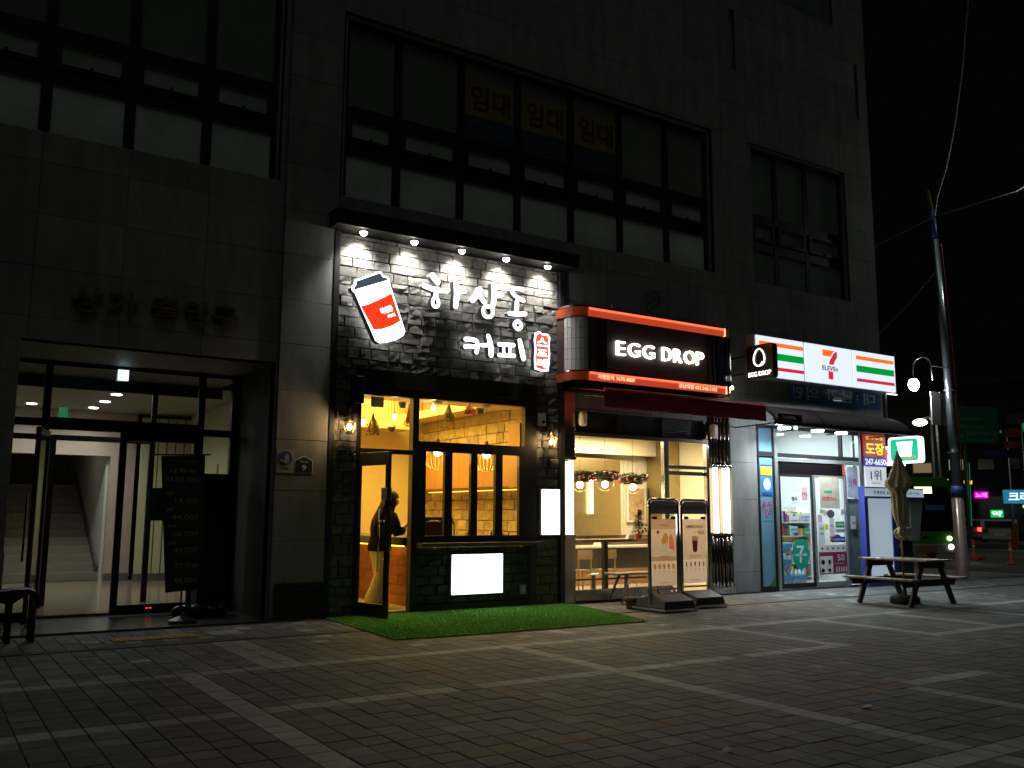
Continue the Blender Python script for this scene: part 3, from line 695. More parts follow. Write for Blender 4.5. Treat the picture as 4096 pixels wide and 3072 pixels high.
# ---- lit sign letters, drawn as brush strokes
wface = glow('white sign letter face', (.90,.96,1), 3.6); side = mat('grey letter side', (.30,.30,.31), .5)
YS = 11.72
def stroke(mb, pts, w, y=YS, d=.10, closed=False):
    pts = [V((p[0], 0, p[1])) for p in pts]; n = len(pts); ws = w if isinstance(w, (list, tuple)) else [w]*n
    # smooth the path
    for _ in range(2):
        q = []; qw = []
        m_ = n if closed else n-1
        if not closed: q.append(pts[0]); qw.append(ws[0])
        for i in range(m_):
            a, b = pts[i], pts[(i+1) % n]; wa, wb = ws[i], ws[(i+1) % n]
            q += [a*.75+b*.25, a*.25+b*.75]; qw += [wa*.75+wb*.25, wa*.25+wb*.75]
        if not closed: q.append(pts[-1]); qw.append(ws[-1])
        pts, ws, n = q, qw, len(q)
    L, Rr = [], []
    for i in range(n):
        a = pts[(i-1) % n if closed else max(i-1, 0)]; b = pts[(i+1) % n if closed else min(i+1, n-1)]
        t_ = (b-a).normalized(); nn = V((-t_.z, 0, t_.x))
        L.append(pts[i]+nn*ws[i]/2); Rr.append(pts[i]-nn*ws[i]/2)
    if closed:
        vs = []; 
        for yy in (y, y+d):
            vs += [(p.x, yy, p.z) for p in L]+[(p.x, yy, p.z) for p in Rr]
        fs = []; ms = []
        for i in range(n):
            j = (i+1) % n
            mb_ = [(i, j, n+j, n+i)]; mb.add([], [])
            fs.append((i, j, n+j, n+i))
        base = len(mb.v); mb.v += vs
        mb.f += [tuple(k+base for k in f) for f in fs]; mb.m += [0]*n
        for i in range(n):
            j = (i+1) % n
            for o_ in (0, n): mb.f.append((base+o_+i, base+o_+j, base+2*n+o_+j, base+2*n+o_+i)); mb.m.append(1)
            mb.f.append((base+2*n+i, base+2*n+j, base+3*n+j, base+3*n+i)); mb.m.append(1)
        return
    def cap(c, frm, w_):
        a0 = math.atan2(frm.z, frm.x); return [c+V((cos(a0-pi*k/6), 0, sin(a0-pi*k/6)))*w_/2 for k in range(1, 6)]
    poly = L+cap(pts[-1], (L[-1]-pts[-1]), ws[-1])+Rr[::-1]+cap(pts[0], (Rr[0]-pts[0]), ws[0])
    mb.prism([(p.x, p.z) for p in poly], y, y+d, 0, 1)
def syl(parent, strokes, nm='letter'):
    mb = MB()
    for k, (pts, w, *c) in enumerate(strokes): stroke(mb, pts, w, YS-.003*k, .10+.003*k, bool(c))
    return mb.build(nm, [wface, side], parent)
sg = thing('coffee_shop_sign', 'glowing white brush style Korean letters on dark stone wall', 'sign', (7.0, 11.82, 3.8))
W_ = .085
syl(sg, [([(6.21,4.92),(6.29,4.84)], .10), ([(6.07,4.745),(6.27,4.70),(6.46,4.725)], .075), ([(6.27,4.72),(6.265,4.62)], .07), ([(6.262,4.62),(6.205,4.53),(6.225,4.455),(6.275,4.445),(6.315,4.49),(6.30,4.57)], .052, 1), ([(6.60,4.87),(6.625,4.70),(6.60,4.50)], [.08,.10,.08]), ([(6.63,4.72),(6.76,4.76)], .07)])
syl(sg, [([(7.035,4.84),(6.99,4.72),(6.90,4.63)], .072), ([(7.01,4.74),(7.11,4.635)], .075), ([(7.27,4.93),(7.295,4.76),(7.265,4.60)], [.075,.095,.08]), ([(7.30,4.75),(7.43,4.80)], .07), ([(7.085,4.565),(7.255,4.58),(7.265,4.42),(7.095,4.40)], .06, 1)])
syl(sg, [([(7.83,4.94),(7.70,4.935),(7.61,4.925),(7.63,4.85),(7.72,4.79),(7.84,4.755)], .066), ([(7.715,4.72),(7.71,4.56)], .075), ([(7.575,4.515),(7.72,4.52),(7.87,4.545)], .07), ([(7.73,4.425),(7.645,4.345),(7.73,4.265),(7.815,4.345)], .062, 1)])
syl(sg, [([(6.79,4.02),(6.90,4.03),(7.0,4.01),(7.0,3.92),(6.985,3.84)], .068), ([(6.78,3.905),(6.87,3.915),(6.96,3.92)], .062), ([(7.19,4.11),(7.235,3.98),(7.24,3.82)], [.07,.09,.08]), ([(7.20,3.97),(7.07,3.955)], .06)])
syl(sg, [([(7.385,4.005),(7.66,4.02)], .062), ([(7.47,3.98),(7.475,3.86)], .05), ([(7.585,3.985),(7.58,3.865)], .05), ([(7.385,3.835),(7.66,3.85)], .062), ([(7.765,4.10),(7.80,3.96),(7.835,3.825)], [.075,.095,.085])])
# red stamp sign
redg = glow('red stamp face', (1,.07,.03), 1.6)
st_ = thing('red_stamp_sign', 'small red glowing stamp shaped sign with white rim right of letters', 'sign', (8.21, 11.82, 3.68))
def blob(pts, k=0): return pts
o1 = [(8.07,3.68),(8.20,3.655),(8.34,3.675),(8.355,3.80),(8.37,3.95),(8.355,4.10),(8.375,4.22),(8.33,4.275),(8.22,4.27),(8.16,4.305),(8.075,4.26),(8.055,4.15),(8.075,4.0),(8.06,3.85)]
mb = MB(); mb.prism(o1, 11.74, 11.84, 0, 1); mb.build('rim', [wface, side], st_)
cx, cz = 8.212, 3.975; mb = MB(); mb.prism([(cx+(x-cx)*.80, cz+(z-cz)*.90) for x, z in o1], 11.734, 11.7385); mb.build('face', redg, st_)
for s_, z0, z1 in (('스',4.06,4.20),('프',3.90,4.01),('레',3.72,3.86)): text(s_, wface, st_, (8.115, 8.31, z0, z1), 11.7335, .003, bold=.03)
# paper cup sign
YC = 11.70
cup = thing('cup_sign', 'large tilted glowing paper cup sign with red sleeve', 'sign', (5.4, 11.82, 3.8))
def P2(*ps): return list(ps)
out = [(4.905,4.55),(4.925,4.505),(4.965,4.475),(5.30,3.83),(5.36,3.80),(5.46,3.82),(5.62,3.875),(5.74,3.955),(5.765,4.02),(5.50,4.70),(5.495,4.75),(5.47,4.785),(5.40,4.795),(5.36,4.85),(5.32,4.845),(4.955,4.665),(4.94,4.60)]
mb = MB(); mb.prism(out, YC, YC+.12, 0, 1); mb.build('cup_body', [wface, side], cup)
lidm = glow('dark blue lid face', (.10,.14,.19), .55, base=(.03,.04,.05))
mb = MB(); mb.prism([(4.945,4.545),(4.965,4.525),(5.20,4.625),(5.46,4.735),(5.455,4.765),(5.385,4.77),(5.345,4.825),(4.985,4.65),(4.985,4.60)], YC-.006, YC-.001); mb.build('lid_face', lidm, cup)
slv = glow('red sleeve face', (1,.035,.008), 1.5)
mb = MB(); mb.prism([(5.06,4.30),(5.27,3.985),(5.40,4.01),(5.56,4.08),(5.685,4.165),(5.53,4.55),(5.42,4.48),(5.28,4.40),(5.16,4.335)], YC-.006, YC-.001); mb.build('sleeve_face', slv, cup)
ck = cos(R(24)); sk = sin(R(24))
text('하삼동', wface, cup, (0, .20, 0, .095), .0-.0065, .002, o=(5.385, YC, 4.215), ux=(ck,0,sk), uz=(-sk,0,ck), bold=.03)
text('커피', wface, cup, (0, .12, 0, .05), .0-.0065, .002, o=(5.49, YC, 4.175), ux=(ck,0,sk), uz=(-sk,0,ck), bold=.03)
# green mat
t = thing('artificial_grass_mat', 'bright green artificial grass mat laid before the coffee shop', 'mat', (6.8, 10.7, 0))
mg = mat('artificial grass', (.13,.32,.05), .95, var=.35, scale=30, bump=.6, bscale=300)
MC = [(4.70,11.60),(4.64,9.42),(8.42,9.46),(9.05,10.2),(8.78,11.85),(4.72,11.85)]
MC = [(4.62,9.44),(8.25,9.36),(8.78,11.84),(4.74,11.84)]
mb = MB(); n = len(MC); mb.add([(x, y, .004) for x, y in MC]+[(x, y, .016) for x, y in MC], [tuple(range(n-1,-1,-1)), tuple(range(n, 2*n))]+[(i, (i+1) % n, n+(i+1) % n, n+i) for i in range(n)]); mb.build('backing', mg, t)
gr = MB(); rg = random.Random(9)
A_, B2_, C_, D_ = [V((x, y, .015)) for x, y in MC]
for k in range(60000):
    u, v = rg.random(), rg.random(); p = (A_*(1-u)+B2_*u)*(1-v)+(D_*(1-u)+C_*u)*v
    a = rg.uniform(0, 2*pi); w = .0035; h = rg.uniform(.012, .026); l = rg.uniform(-.01, .01)
    gr.add([(p.x-w*cos(a), p.y-w*sin(a), p.z), (p.x+w*cos(a), p.y+w*sin(a), p.z), (p.x+l, p.y+rg.uniform(-.01,.01), p.z+h)], [(0,1,2)])
tag(gr.build('grass_blades', mat('plastic grass blade', (.15,.40,.06), .7, rnd=.3), t), kind='stuff')
# ================================================================== EGG SANDWICH SHOP
ef = thing('sandwich_shop_front', 'steel framed sandwich shop front with glass window and louvres', 'shop front', (10.7, 11.92, 0))
stl = M['steel']
B('louvre_housing', M['black'], ef, (8.99, 12.0, 11.99, 12.05, 2.70, 3.42))
lv = mat('bronze louvre blade', (.05,.045,.042), .4, metal=.5)
for (a, b) in ((9.0, 9.915), (9.94, 10.93), (10.955, 11.93)):
    for k in range(10):
        mb = MB(); mb.beam((a, 11.955, 2.775+.034*k), (b, 11.955, 2.775+.034*k), .028, .008, up=(0,-.6,1)); mb.build('louvre', lv, ef)
B('louvre_post', M['frame'], ef, (9.915,9.94,11.93,11.985,2.74,3.12), (10.93,10.955,11.93,11.985,2.74,3.12), (11.93,12.0,11.93,11.985,2.69,3.12), (8.95,9.0,11.93,11.985,2.69,3.12))
B('head_rail', mat('purple brown steel rail', (.12,.085,.085), .35, metal=.6), ef, (8.96, 12.02, 11.90, 11.985, 2.685, 2.745), (8.96, 12.02, 11.92, 11.985, 3.12, 3.15))
B('mullion', stl, ef, (10.93,11.045,11.90,11.985,.0,2.685), (11.96,12.03,11.90,11.985,0,2.685), (11.045,11.96,11.91,11.98,2.21,2.275), (11.045,11.96,11.92,11.97,2.10,2.17), bevel=.004)
B('sill', stl, ef, (8.96, 10.93, 11.88, 11.985, .03, .20), (11.045, 11.96, 11.90, 11.98, .0, .09), bevel=.004)
B('pane', M['glass'], ef, (9.0,10.93,11.938,11.944,.20,2.685)); B('pane', M['glass'], ef, (11.045,11.96,11.938,11.944,2.275,2.685)); B('door_pane', M['glass'], ef, (11.045,11.96,11.934,11.940,.09,2.10))
mb = MB(); mb.tube([(11.14,11.87,.75),(11.14,11.87,1.55)], .015); mb.tube([(11.14,11.93,.9),(11.14,11.87,.9)], .008); mb.tube([(11.14,11.93,1.4),(11.14,11.87,1.4)], .008); mb.build('door_handle', M['chrome'], ef, smooth=True)
dark_st = mat('dark polished steel', (.14,.12,.10), .18, metal=1)
B('column', stl, ef, (8.765,8.99,11.90,11.98,2.33,3.42), (8.765,8.99,11.90,11.98,0,1.02), bevel=.008)
for x, r_ in ((12.07,.045),(12.16,.04),(12.245,.03),(12.33,.035),(12.43,.045),(12.53,.045)):
    for (z0, z1) in ((2.30,3.30),(.12,1.04)): MB().tube([(x,11.93,z0),(x,11.93,z1)], r_, 14).build('column_rib', dark_st, ef, smooth=True)
B('column_back', dark_st, ef, (12.03,12.59,11.945,11.99,0,3.42)); B('column_base', stl, ef, (12.03,12.60,11.86,11.99,0,.12), (12.03,12.59,11.88,11.99,1.04,1.075), (12.03,12.59,11.88,11.99,2.265,2.31), bevel=.004)
B('column_plate', stl, ef, (8.765,8.99,11.87,11.98,1.02,1.075), (8.765,8.99,11.87,11.98,2.285,2.33), bevel=.004)
tubeg = glow('warm white tube lamp', (1,.86,.60), 7)
for k, (a, b, lb) in enumerate(((8.805,8.935,'wide vertical light tube left of the sandwich shop window'),(12.125,12.215,'narrower left one of two vertical light tubes right of the shop door'),(12.375,12.50,'right one of two vertical light tubes right of the shop door'))):
    t = thing('tube_lamp', lb, 'tube light', ((a+b)/2, 11.9, 1.08), group='vertical tube lights on the steel columns')
    c = (a+b)/2; r_ = (b-a)/2
    mb = MB(); mb.tube([(c, 11.90, 1.085), (c, 11.90, 2.26)], (r_, r_*.8) if False else r_, 16); mb.build('tube', tubeg, t, smooth=True)
    B('end_cap', M['steel'], t, (a-.005, b+.005, 11.86, 11.95, 1.076, 1.088), (a-.005, b+.005, 11.86, 11.95, 2.252, 2.264))
# box sign with rounded tile corner
es = thing('orange_band_sign', 'long brown shop sign box with orange lit bands and round tiled left corner', 'sign', (10.5, 11.9, 3.53))
def arc_body(z0, z1, r, y=0): return None
def rounded(x0, x1, yf, r, z0, z1, xe=None):
    """plan outline: back left, quarter round, front edge, quarter round at the right end, back right"""
    p = [(x0, 11.91), (x0, yf+r)]+[(x0+r-r*cos(a), yf+r-r*sin(a)) for a in [pi/2*k/8 for k in range(1, 9)]]
    p += [(x1-r*.35, yf)]+[(x1-r*.35+r*.35*sin(a), yf+r*.35-r*.35*cos(a)) for a in [pi/2*k/4 for k in range(1, 5)]]+[(x1, 11.91)]
    n = len(p); mb = MB(); mb.add([(x, y, z0) for x, y in p]+[(x, y, z1) for x, y in p], [tuple(range(n-1,-1,-1)), tuple(range(n, 2*n))]+[(i, (i+1) % n, n+(i+1) % n, n+i) for i in range(n)])
    return mb
brown = mat('brown composite sign panel', (.075,.045,.042), .5, var=.1, scale=4)
rounded(8.63, 12.16, 11.43, .27, 3.69, 4.575).build('box', brown, es)
org = glow('orange lit band', (1,.105,.04), .46, base=(.55,.12,.05)); amber = glow('amber acrylic ring', (.9,.10,.01), .06, base=(.30,.05,.015))
rounded(8.62, 12.17, 11.42, .28, 4.585, 4.735).build('corner_band', amber, es); rounded(8.62, 12.17, 11.42, .28, 3.54, 3.68).build('corner_band', amber, es)
orb = glow('orange neon tube', (1,.20,.08), 1.25, base=(.55,.12,.05))
for (z0, z1, zt) in ((4.59, 4.735, 4.72), (3.54, 3.68, 3.667)):
    B('lit_band', org, es, (8.905, 11.97, 11.395, 11.42, z0, z1)); MB().tube([(8.91,11.39,zt-.012),(11.965,11.39,zt-.012)], .017, 8).build('neon_tube', orb, es, smooth=True)
cl = glow('cream lit edge', (1,.72,.38), 1.3)
B('edge_light', cl, es, (11.972,12.0,11.387,11.42,4.59,4.735), (11.972,12.0,11.387,11.42,3.54,3.68))
for (z0, z1) in ((4.74,4.765),(4.575,4.586),(3.68,3.692),(3.515,3.54)): rounded(8.615, 12.175, 11.415, .285, z0, z1).build('chrome_trim', M['chrome'], es)
tl = mat('white glazed corner tile', (.50,.54,.53), .25, var=.05)
for j in range(5):
    for k in range(6):
        a0, a1 = pi/2*(k+.04)/6, pi/2*(k+.96)/6; z0, z1 = 3.70+.174*j+.003, 3.70+.174*(j+1)-.003; mb = MB(); vs = []
        for rr_ in (.275, .262):
            for a in (a0, a1):
                for z in (z0, z1): vs.append((8.90-rr_*cos(a), 11.70-rr_*sin(a), z))
        mb.add(vs, [(0,1,3,2),(4,6,7,5),(0,2,6,4),(1,5,7,3),(0,4,5,1),(2,3,7,6)]); mb.build('tile', tl, es)
B('divider', M['black'], es, (8.895,8.925,11.405,11.43,3.692,4.575), (9.10,9.14,11.41,11.43,3.692,4.575), (9.17,9.20,11.41,11.43,3.692,4.575), (9.25,9.28,11.41,11.43,3.692,4.575), (11.60,11.66,11.41,11.43,3.692,4.575), (11.70,11.74,11.41,11.43,3.692,4.575))
B('end_panel', mat('dark violet glass panel', (.03,.03,.06), .1), es, (11.80,11.97,11.40,11.43,3.70,4.57), (12.02,12.1,11.40,11.43,3.70,4.57))
B('end_tube', M['chrome'], es, (11.985,12.0,11.395,11.43,3.69,4.58),(12.12,12.135,11.41,11.45,3.69,4.58))
warmface = glow('warm white letter face', (1,.97,.84), 4)
for s_, a, b in (('E',9.468,9.655),('G',9.725,9.975),('G',10.045,10.295),('D',10.475,10.68),('R',10.745,10.925),('O',10.99,11.235),('P',11.275,11.445)):
    text(s_, warmface, es, (a, b, 4.005, 4.235), 11.425, .045, bold=-.004, name='letter')
cr = mat('cream sign print', (.9,.75,.5), .5); crg = glow('cream sign print lit', (1,.75,.45), 1.0)
text('가맹문의 1670.4809', crg, es, (9.06, 9.84, 3.567, 3.647), 11.384, .003, bold=.02); text('경남대점 055.248.1102', crg, es, (10.83, 11.745, 3.562, 3.64), 11.384, .003, bold=.02)
# awning
aw = thing('awning', 'dark red fabric awning with drop valance below the orange band sign', 'awning', (10.7, 11.9, 3.4))
red = mat('dark red awning cloth', (.30,.018,.018), .75, var=.12, scale=4)
mb = MB(); mb.add([(8.80,11.88,3.47),(12.55,11.88,3.47),(12.53,10.99,3.33),(8.87,10.99,3.33),(8.80,11.88,3.458),(12.55,11.88,3.458),(12.53,10.99,3.318),(8.87,10.99,3.318)], [(0,1,2,3),(7,6,5,4),(0,4,5,1),(1,5,6,2),(2,6,7,3),(3,7,4,0)]); mb.build('cloth', red, aw)
mb = MB(); nn = 48; top = []; bot = []
for k in range(nn+1):
    x = 8.87+3.66*k/nn; yw = 10.975+.006*sin(k*1.1)+.004*sin(k*2.7); top.append((x, 10.985, 3.325)); bot.append((x, yw, 3.055+.004*sin(k*.9)))
mb.add(top+bot+[(p[0], p[1]+.006, p[2]) for p in top+bot], [(i, i+1, nn+2+i, nn+1+i) for i in range(nn)]+[(2*nn+2+i+1, 2*nn+2+i, 2*nn+2+nn+1+i, 2*nn+2+nn+2+i) for i in range(nn)]+[(nn+1+i, nn+2+i, 3*nn+4+i-0, 3*nn+3+i) for i in range(nn)]); mb.build('valance', red, aw, smooth=True)
MB().tube([(8.87,10.985,3.345),(12.53,10.985,3.345)], .024, 10).build('front_bar', mat('awning roll with sign light in its red', (.60,.035,.03), .5), aw, smooth=True); B('cassette', M['black'], aw, (8.80, 12.56, 11.80, 11.90, 3.40, 3.50))  # bar coloured brighter red than the cloth for the sign light it catches
for x in (9.1, 12.3): MB().tube([(x,11.86,3.36),(x+.35,11.4,3.30),(x,11.0,3.32)], .016).build('folding_arm', stl, aw)
text('EGG DROP', mat('faded valance print', (.40,.06,.05), .7), aw, (11.0, 11.75, 3.11, 3.155), 10.964, .002)
for (x, z, lb) in ((9.09, 2.96, 'white oval speaker under the awning at the left end of the louvres'), (12.08, 2.92, 'white oval speaker under the awning at the right end of the louvres')):
    t = thing('outdoor_speaker', lb, 'speaker', (x, 11.85, z)); mb = MB(); mb.box(x-.06, x+.06, 11.76, 11.88, z-.12, z+.12); mb.build('housing', M['white'], t, bevel=.035); B('bracket', M['black'], t, (x-.015, x+.015, 11.88, 11.93, z-.03, z+.03))
# interior
yl = mat('pale yellow wall board', (.80,.74,.55), .7, var=.03); gold_st = mat('warm brushed steel', (.42,.33,.17), .35, metal=1, var=.08, scale=10, stretch=(1,1,8))
rm2 = thing('sandwich_shop_room', 'pale yellow sandwich shop interior with grooved wall boards', 'shop interior', (10.9, 12.0, 0))
B('floor', mat('beige terrazzo', (.42,.36,.27), .4, var=.1, scale=20), rm2, (8.80, 13.2, 11.99, 14.65, -.14, .02)); B('ceiling', yl, rm2, (8.80, 13.2, 12.06, 14.65, 2.95, 3.05))
B('wall', yl, rm2, (8.76,8.82,12.0,14.65,.02,2.95), (8.82,13.2,14.55,14.65,.02,2.95), (13.20,13.28,12.13,14.65,.02,2.95), (12.61,13.2,12.13,12.18,.02,2.95)); B('fascia', yl, rm2, (8.82,13.2,14.2,14.28,2.60,2.95))
for k in range(10):
    x = 11.95+.125*k; B('board', yl, rm2, (x+.006, x+.119, 14.52, 14.549, .9, 2.52))
for k in range(4): B('board', yl, rm2, (8.84+.09*k, 8.92+.09*k, 14.52, 14.549, .9, 2.52))
t = thing('steel_column_clad', 'tall steel clad column behind the hanging globes', 'column', (11, 14, 0)); B('cladding', gold_st, t, (10.62,11.62,14.15,14.5,1.0,2.50), (11.63,11.90,14.25,14.5,1.0,2.50), (12.82,13.18,13.9,14.5,.05,2.9), bevel=.004)
B('light_tube', tubeg, t, (11.02,11.06,14.08,14.12,1.42,2.08)); B('bench_back', mat('brown vinyl', (.16,.09,.045), .5), t, (9.2,12.9,14.3,14.5,.83,1.0)); B('back_panel', mat('brown wood base board', (.30,.15,.06), .6), t, (9.0,12.8,14.46,14.5,.02,.45))
t = thing('bar_table', 'long high table with steel edge along the sandwich shop window', 'table', (10.1, 12.45, 0)); B('top', mat('pale stone top', (.5,.42,.30), .3), t, (9.05,10.9,12.3,12.62,.945,.985)); B('edge', stl, t, (9.05,10.9,12.285,12.299,.94,.988))
for x in (9.98,): B('leg', M['black'], t, (x, x+.08, 12.4, 12.48, .02, .945)); 
B('foot_bar', M['black'], t, (9.05,10.95,12.44,12.465,.30,.33))
t = thing('low_divider', 'dark grey smoked panel bench divider behind the high table', 'divider', (10.5, 13.3, 0)); B('panel', mat('smoked grey panel', (.05,.048,.042), .6, var=.1), t, (9.0,12.2,13.3,13.33,.42,.80)); B('shelf', yl, t, (9.0,12.2,13.2,13.42,.80,.84))
for k, x in enumerate((9.42, 10.02, 10.75, 11.4)):
    t = thing('bar_stool', ['round steel stool at the left end under the high table','round steel stool just left of the high table leg','round steel stool right of the high table leg','round steel stool behind the left menu stand'][k], 'stool', (x, 12.75, 0), group='stools under the high table')
    MB().lathe([(.13,0),(.135,.02),(.12,.035)], (x,12.75,.36), 18).build('seat', M['chrome'], t, smooth=True); MB().lathe([(.035,0),(.03,.36)], (x,12.75,.02), 10).build('post', M['dgrey'], t); MB().lathe([(.15,0),(.14,.012),(.03,.02)], (x,12.75,.02), 16).build('foot', M['chrome'], t)
for k, x in enumerate((9.35, 9.85, 10.4)):
    t = thing('chair', ['leftmost wooden chair behind the high table','middle wooden chair behind the high table','rightmost wooden chair behind the high table'][k], 'chair', (x, 13.05, 0), group='wooden chairs in the sandwich shop'); wd = mat('light chair wood', (.40,.26,.12), .5)
    B('seat', wd, t, (x, x+.32, 13.0, 13.3-.04, .40, .43)); B('backrest', wd, t, (x, x+.32, 12.97, 12.99, .62, .78))
    for (a, b) in ((x+.01, 12.98), (x+.29, 12.98), (x+.01, 13.22), (x+.29, 13.22)): B('leg', wd, t, (a, a+.02, b, b+.02, .02, .40 if b > 13 else .78))
def napkin(x, y, z, lb):
    mb = MB(); mb.add([(x-.07,y,z),(x+.07,y,z),(x+.05,y,z+.075),(x-.05,y,z+.075),(x-.07,y+.08,z),(x+.07,y+.08,z),(x+.05,y+.05,z+.075),(x-.05,y+.05,z+.075)], [(0,1,2,3),(5,4,7,6),(0,4,5,1),(1,5,6,2),(2,6,7,3),(3,7,4,0)]); tag(mb.build('table_card', M['white']), lb, 'card holder')
napkin(9.32, 12.4, .985, 'white card holder at the left end of the high table'); napkin(10.58, 12.4, .985, 'white card holder left of the little Christmas tree'); napkin(10.55, 13.28, .84, 'white card holder on the low divider shelf')
# pendants with garlands
gn = mat('fir garland needles', (.03,.055,.018), .8, rnd=.5); rdb = mat('shiny red bauble', (.55,.04,.03), .15, coat=.5)
def globe_pendant(x, z, lb, seed, y=12.45):
    t = thing('globe_pendant', lb, 'pendant lamp', (x, y, z), group='half globe pendants with garlands'); rr = random.Random(seed)
    MB().tube([(x,y,z+.12),(x,y,2.95)], .003, 5).build('cord', M['black'], t); MB().lathe([(.17,0),(.17,.06),(.10,.10),(.01,.12)], (x,y,z), 20).build('shade', mat('bronze shade', (.10,.07,.04), .4, metal=.5), t, smooth=True)
    MB().lathe([(.0001,-.17),(.065,-.16),(.12,-.12),(.158,-.065),(.17,0)], (x,y,z), 20).build('globe_glass', glass('pendant glass', (1,.97,.9)), t, smooth=True)
    MB().ball((x,y,z-.05), .062, 14).build('bulb', glow('warm white bulb', (1,.84,.52), 22), t, smooth=True); lamp('pendant_glow', 'POINT', (x,y,z-.13), 10, (1,.80,.48), .06, parent=t)
    mb = MB(); Rg = .20
    for k in range(1500):
        a = rr.uniform(0, 2*pi); b = rr.uniform(0, 2*pi); q = .07*rr.random()**.5
        c = V((x+(Rg+q*cos(b))*cos(a), y+(Rg+q*cos(b))*sin(a), z+.10+.02*sin(3*a+seed)+q*sin(b))); d = V((rr.uniform(-1,1), rr.uniform(-1,1), rr.uniform(-.6,1))).normalized()*.042
        s = d.cross(V((rr.random(), rr.random(), rr.random()))).normalized()*.007; mb.add([c-s, c+s, c+d], [(0,1,2)])
    mb.tube([(x+Rg*cos(a), y+Rg*sin(a), z+.10+.02*sin(3*a+seed)) for a in [2*pi*k/24 for k in range(25)]], .052, 7)
    tag(mb.build('garland', gn, t), kind='stuff')
    for k in range(18):
        a = 2*pi*k/18+rr.uniform(-.2,.2); MB().ball((x+(Rg+.06)*cos(a), y+(Rg+.06)*sin(a), z+.10+.02*sin(3*a+seed)+rr.uniform(-.05,.03)), rr.uniform(.022,.032), 8).build('bauble', rdb, t, smooth=True)
globe_pendant(9.50, 1.955, 'left half globe pendant with red bauble garland, cut by the column', 1); globe_pendant(10.05, 1.975, 'middle half globe pendant with red bauble garland', 2); globe_pendant(10.68, 1.94, 'right half globe pendant with red bauble garland', 3)
t = thing('christmas_tree', 'tiny Christmas tree with red baubles on the high table', 'Christmas tree', (10.80, 12.45, .99)); rr = random.Random(8); mb = MB()
for k in range(1400):
    h = rr.random()**1.3; q = .13*(1-h)*rr.uniform(.5,1)+.012; a = rr.uniform(0, 2*pi); c = V((10.80+q*cos(a)+(.03 if h > .75 else 0), 12.45+q*sin(a), 1.07+.42*h)); d = V((cos(a), sin(a), rr.uniform(-.3,.6)))*.045; s = d.cross(V((0,0,1))).normalized()*.010; mb.add([c-s, c+s, c+d], [(0,1,2)])
tag(mb.build('needles', gn, t), kind='stuff'); MB().tube([(10.8,12.45,1.03),(10.8,12.45,1.46)], .012).build('trunk', mat('tree wood', (.08,.04,.02), .8), t); MB().lathe([(.05,0),(.065,.08)], (10.8,12.45,.985), 12).build('pot', mat('red pot', (.5,.02,.02), .4), t)
for (dx_, dz) in ((-.03,.27),(-.10,.13),(.08,.14),(.11,.2),(.02,.10),(.10,.10)): MB().ball((10.8+dx_, 12.36, 1.02+dz), .022, 8).build('bauble', rdb, t, smooth=True)
for k, (x, y, lb) in enumerate(((9.95,13.0,'leftmost round ceiling downlight in the sandwich shop'),(10.37,12.55,'round ceiling downlight right above the middle pendant'),(11.5,13.45,'small round ceiling downlight at the rear of the sandwich shop'),(12.3,12.9,'round ceiling downlight near the shop door'))):
    tag(MB().lathe([(.001,-.012),(.06,-.01),(.065,0)], (x, y, 2.95), 16).build('ceiling_downlight', glow('warm white bulb', (1,.84,.52), 22)), lb, 'downlight')
    lamp('downlight_glow', 'SPOT', (x, y, 2.92), 26, (1,.82,.50), .05, aim=(0,0,-1), spot=150, blend=1)
t = thing('wall_menu', 'framed picture menu on the sandwich shop wall seen through the door', 'picture', (12.6, 14.4, 1.5)); B('frame', M['white'], t, (12.25,12.75,14.46,14.5,1.25,1.98)); B('picture', mat('food photo print', (.45,.30,.16), .5, var=.5, scale=9), t, (12.29,12.71,14.455,14.459,1.29,1.94))
lamp('room_light', 'AREA', (10.9, 13.1, 2.9), 185, (1,.82,.50), 2.2, aim=(0,0,-1), size_y=1.4, parent=rm2)

# ---- things on the pavement in front
def bench():
    t = thing('bench_table', 'narrow pale bench on splayed wooden legs under the shop window', 'bench', (9.9, 11.62, 0)); wd = mat('weathered grey wood', (.28,.24,.19), .7, var=.2, scale=8)
    B('top', wd, t, (9.47, 10.75, 11.45, 11.78, .445, .475), bevel=.006)
    for (x, y, ex, ey) in ((9.75,11.52,9.49,11.36),(9.75,11.72,9.56,11.80),(10.5,11.52,10.75,11.36),(10.5,11.72,10.68,11.80)):
        mb = MB(); mb.tube([(x,y,.445),(ex,ey,.0)], [.026,.014], 8); mb.build('leg', wd, t, smooth=True)
bench()
t = thing('wicker_basket', 'small round wicker basket with a thin handle beside the left menu stand', 'basket', (9.22, 10.72, 0)); wk = mat('grey wicker', (.17,.13,.09), .9, var=.4, scale=60, bump=.8, bscale=120)
x, y = 9.22, 10.78; MB().lathe([(.10,0),(.12,.16),(.128,.17),(.12,.175),(.11,.05),(.0001,.04)], (x,y,0), 18).build('body', wk, t, smooth=True); MB().tube([(x+.115*cos(a), y, .16+.26*sin(a)) for a in [pi*k/14 for k in range(15)]], .006, 6).build('handle', wk, t)
for k in range(3): MB().tube([(x+(.105+.008*k)*cos(a), y+(.105+.008*k)*sin(a), .03+.055*k) for a in [2*pi*q/24 for q in range(25)]], .008, 6).build('hoop', wk, t)
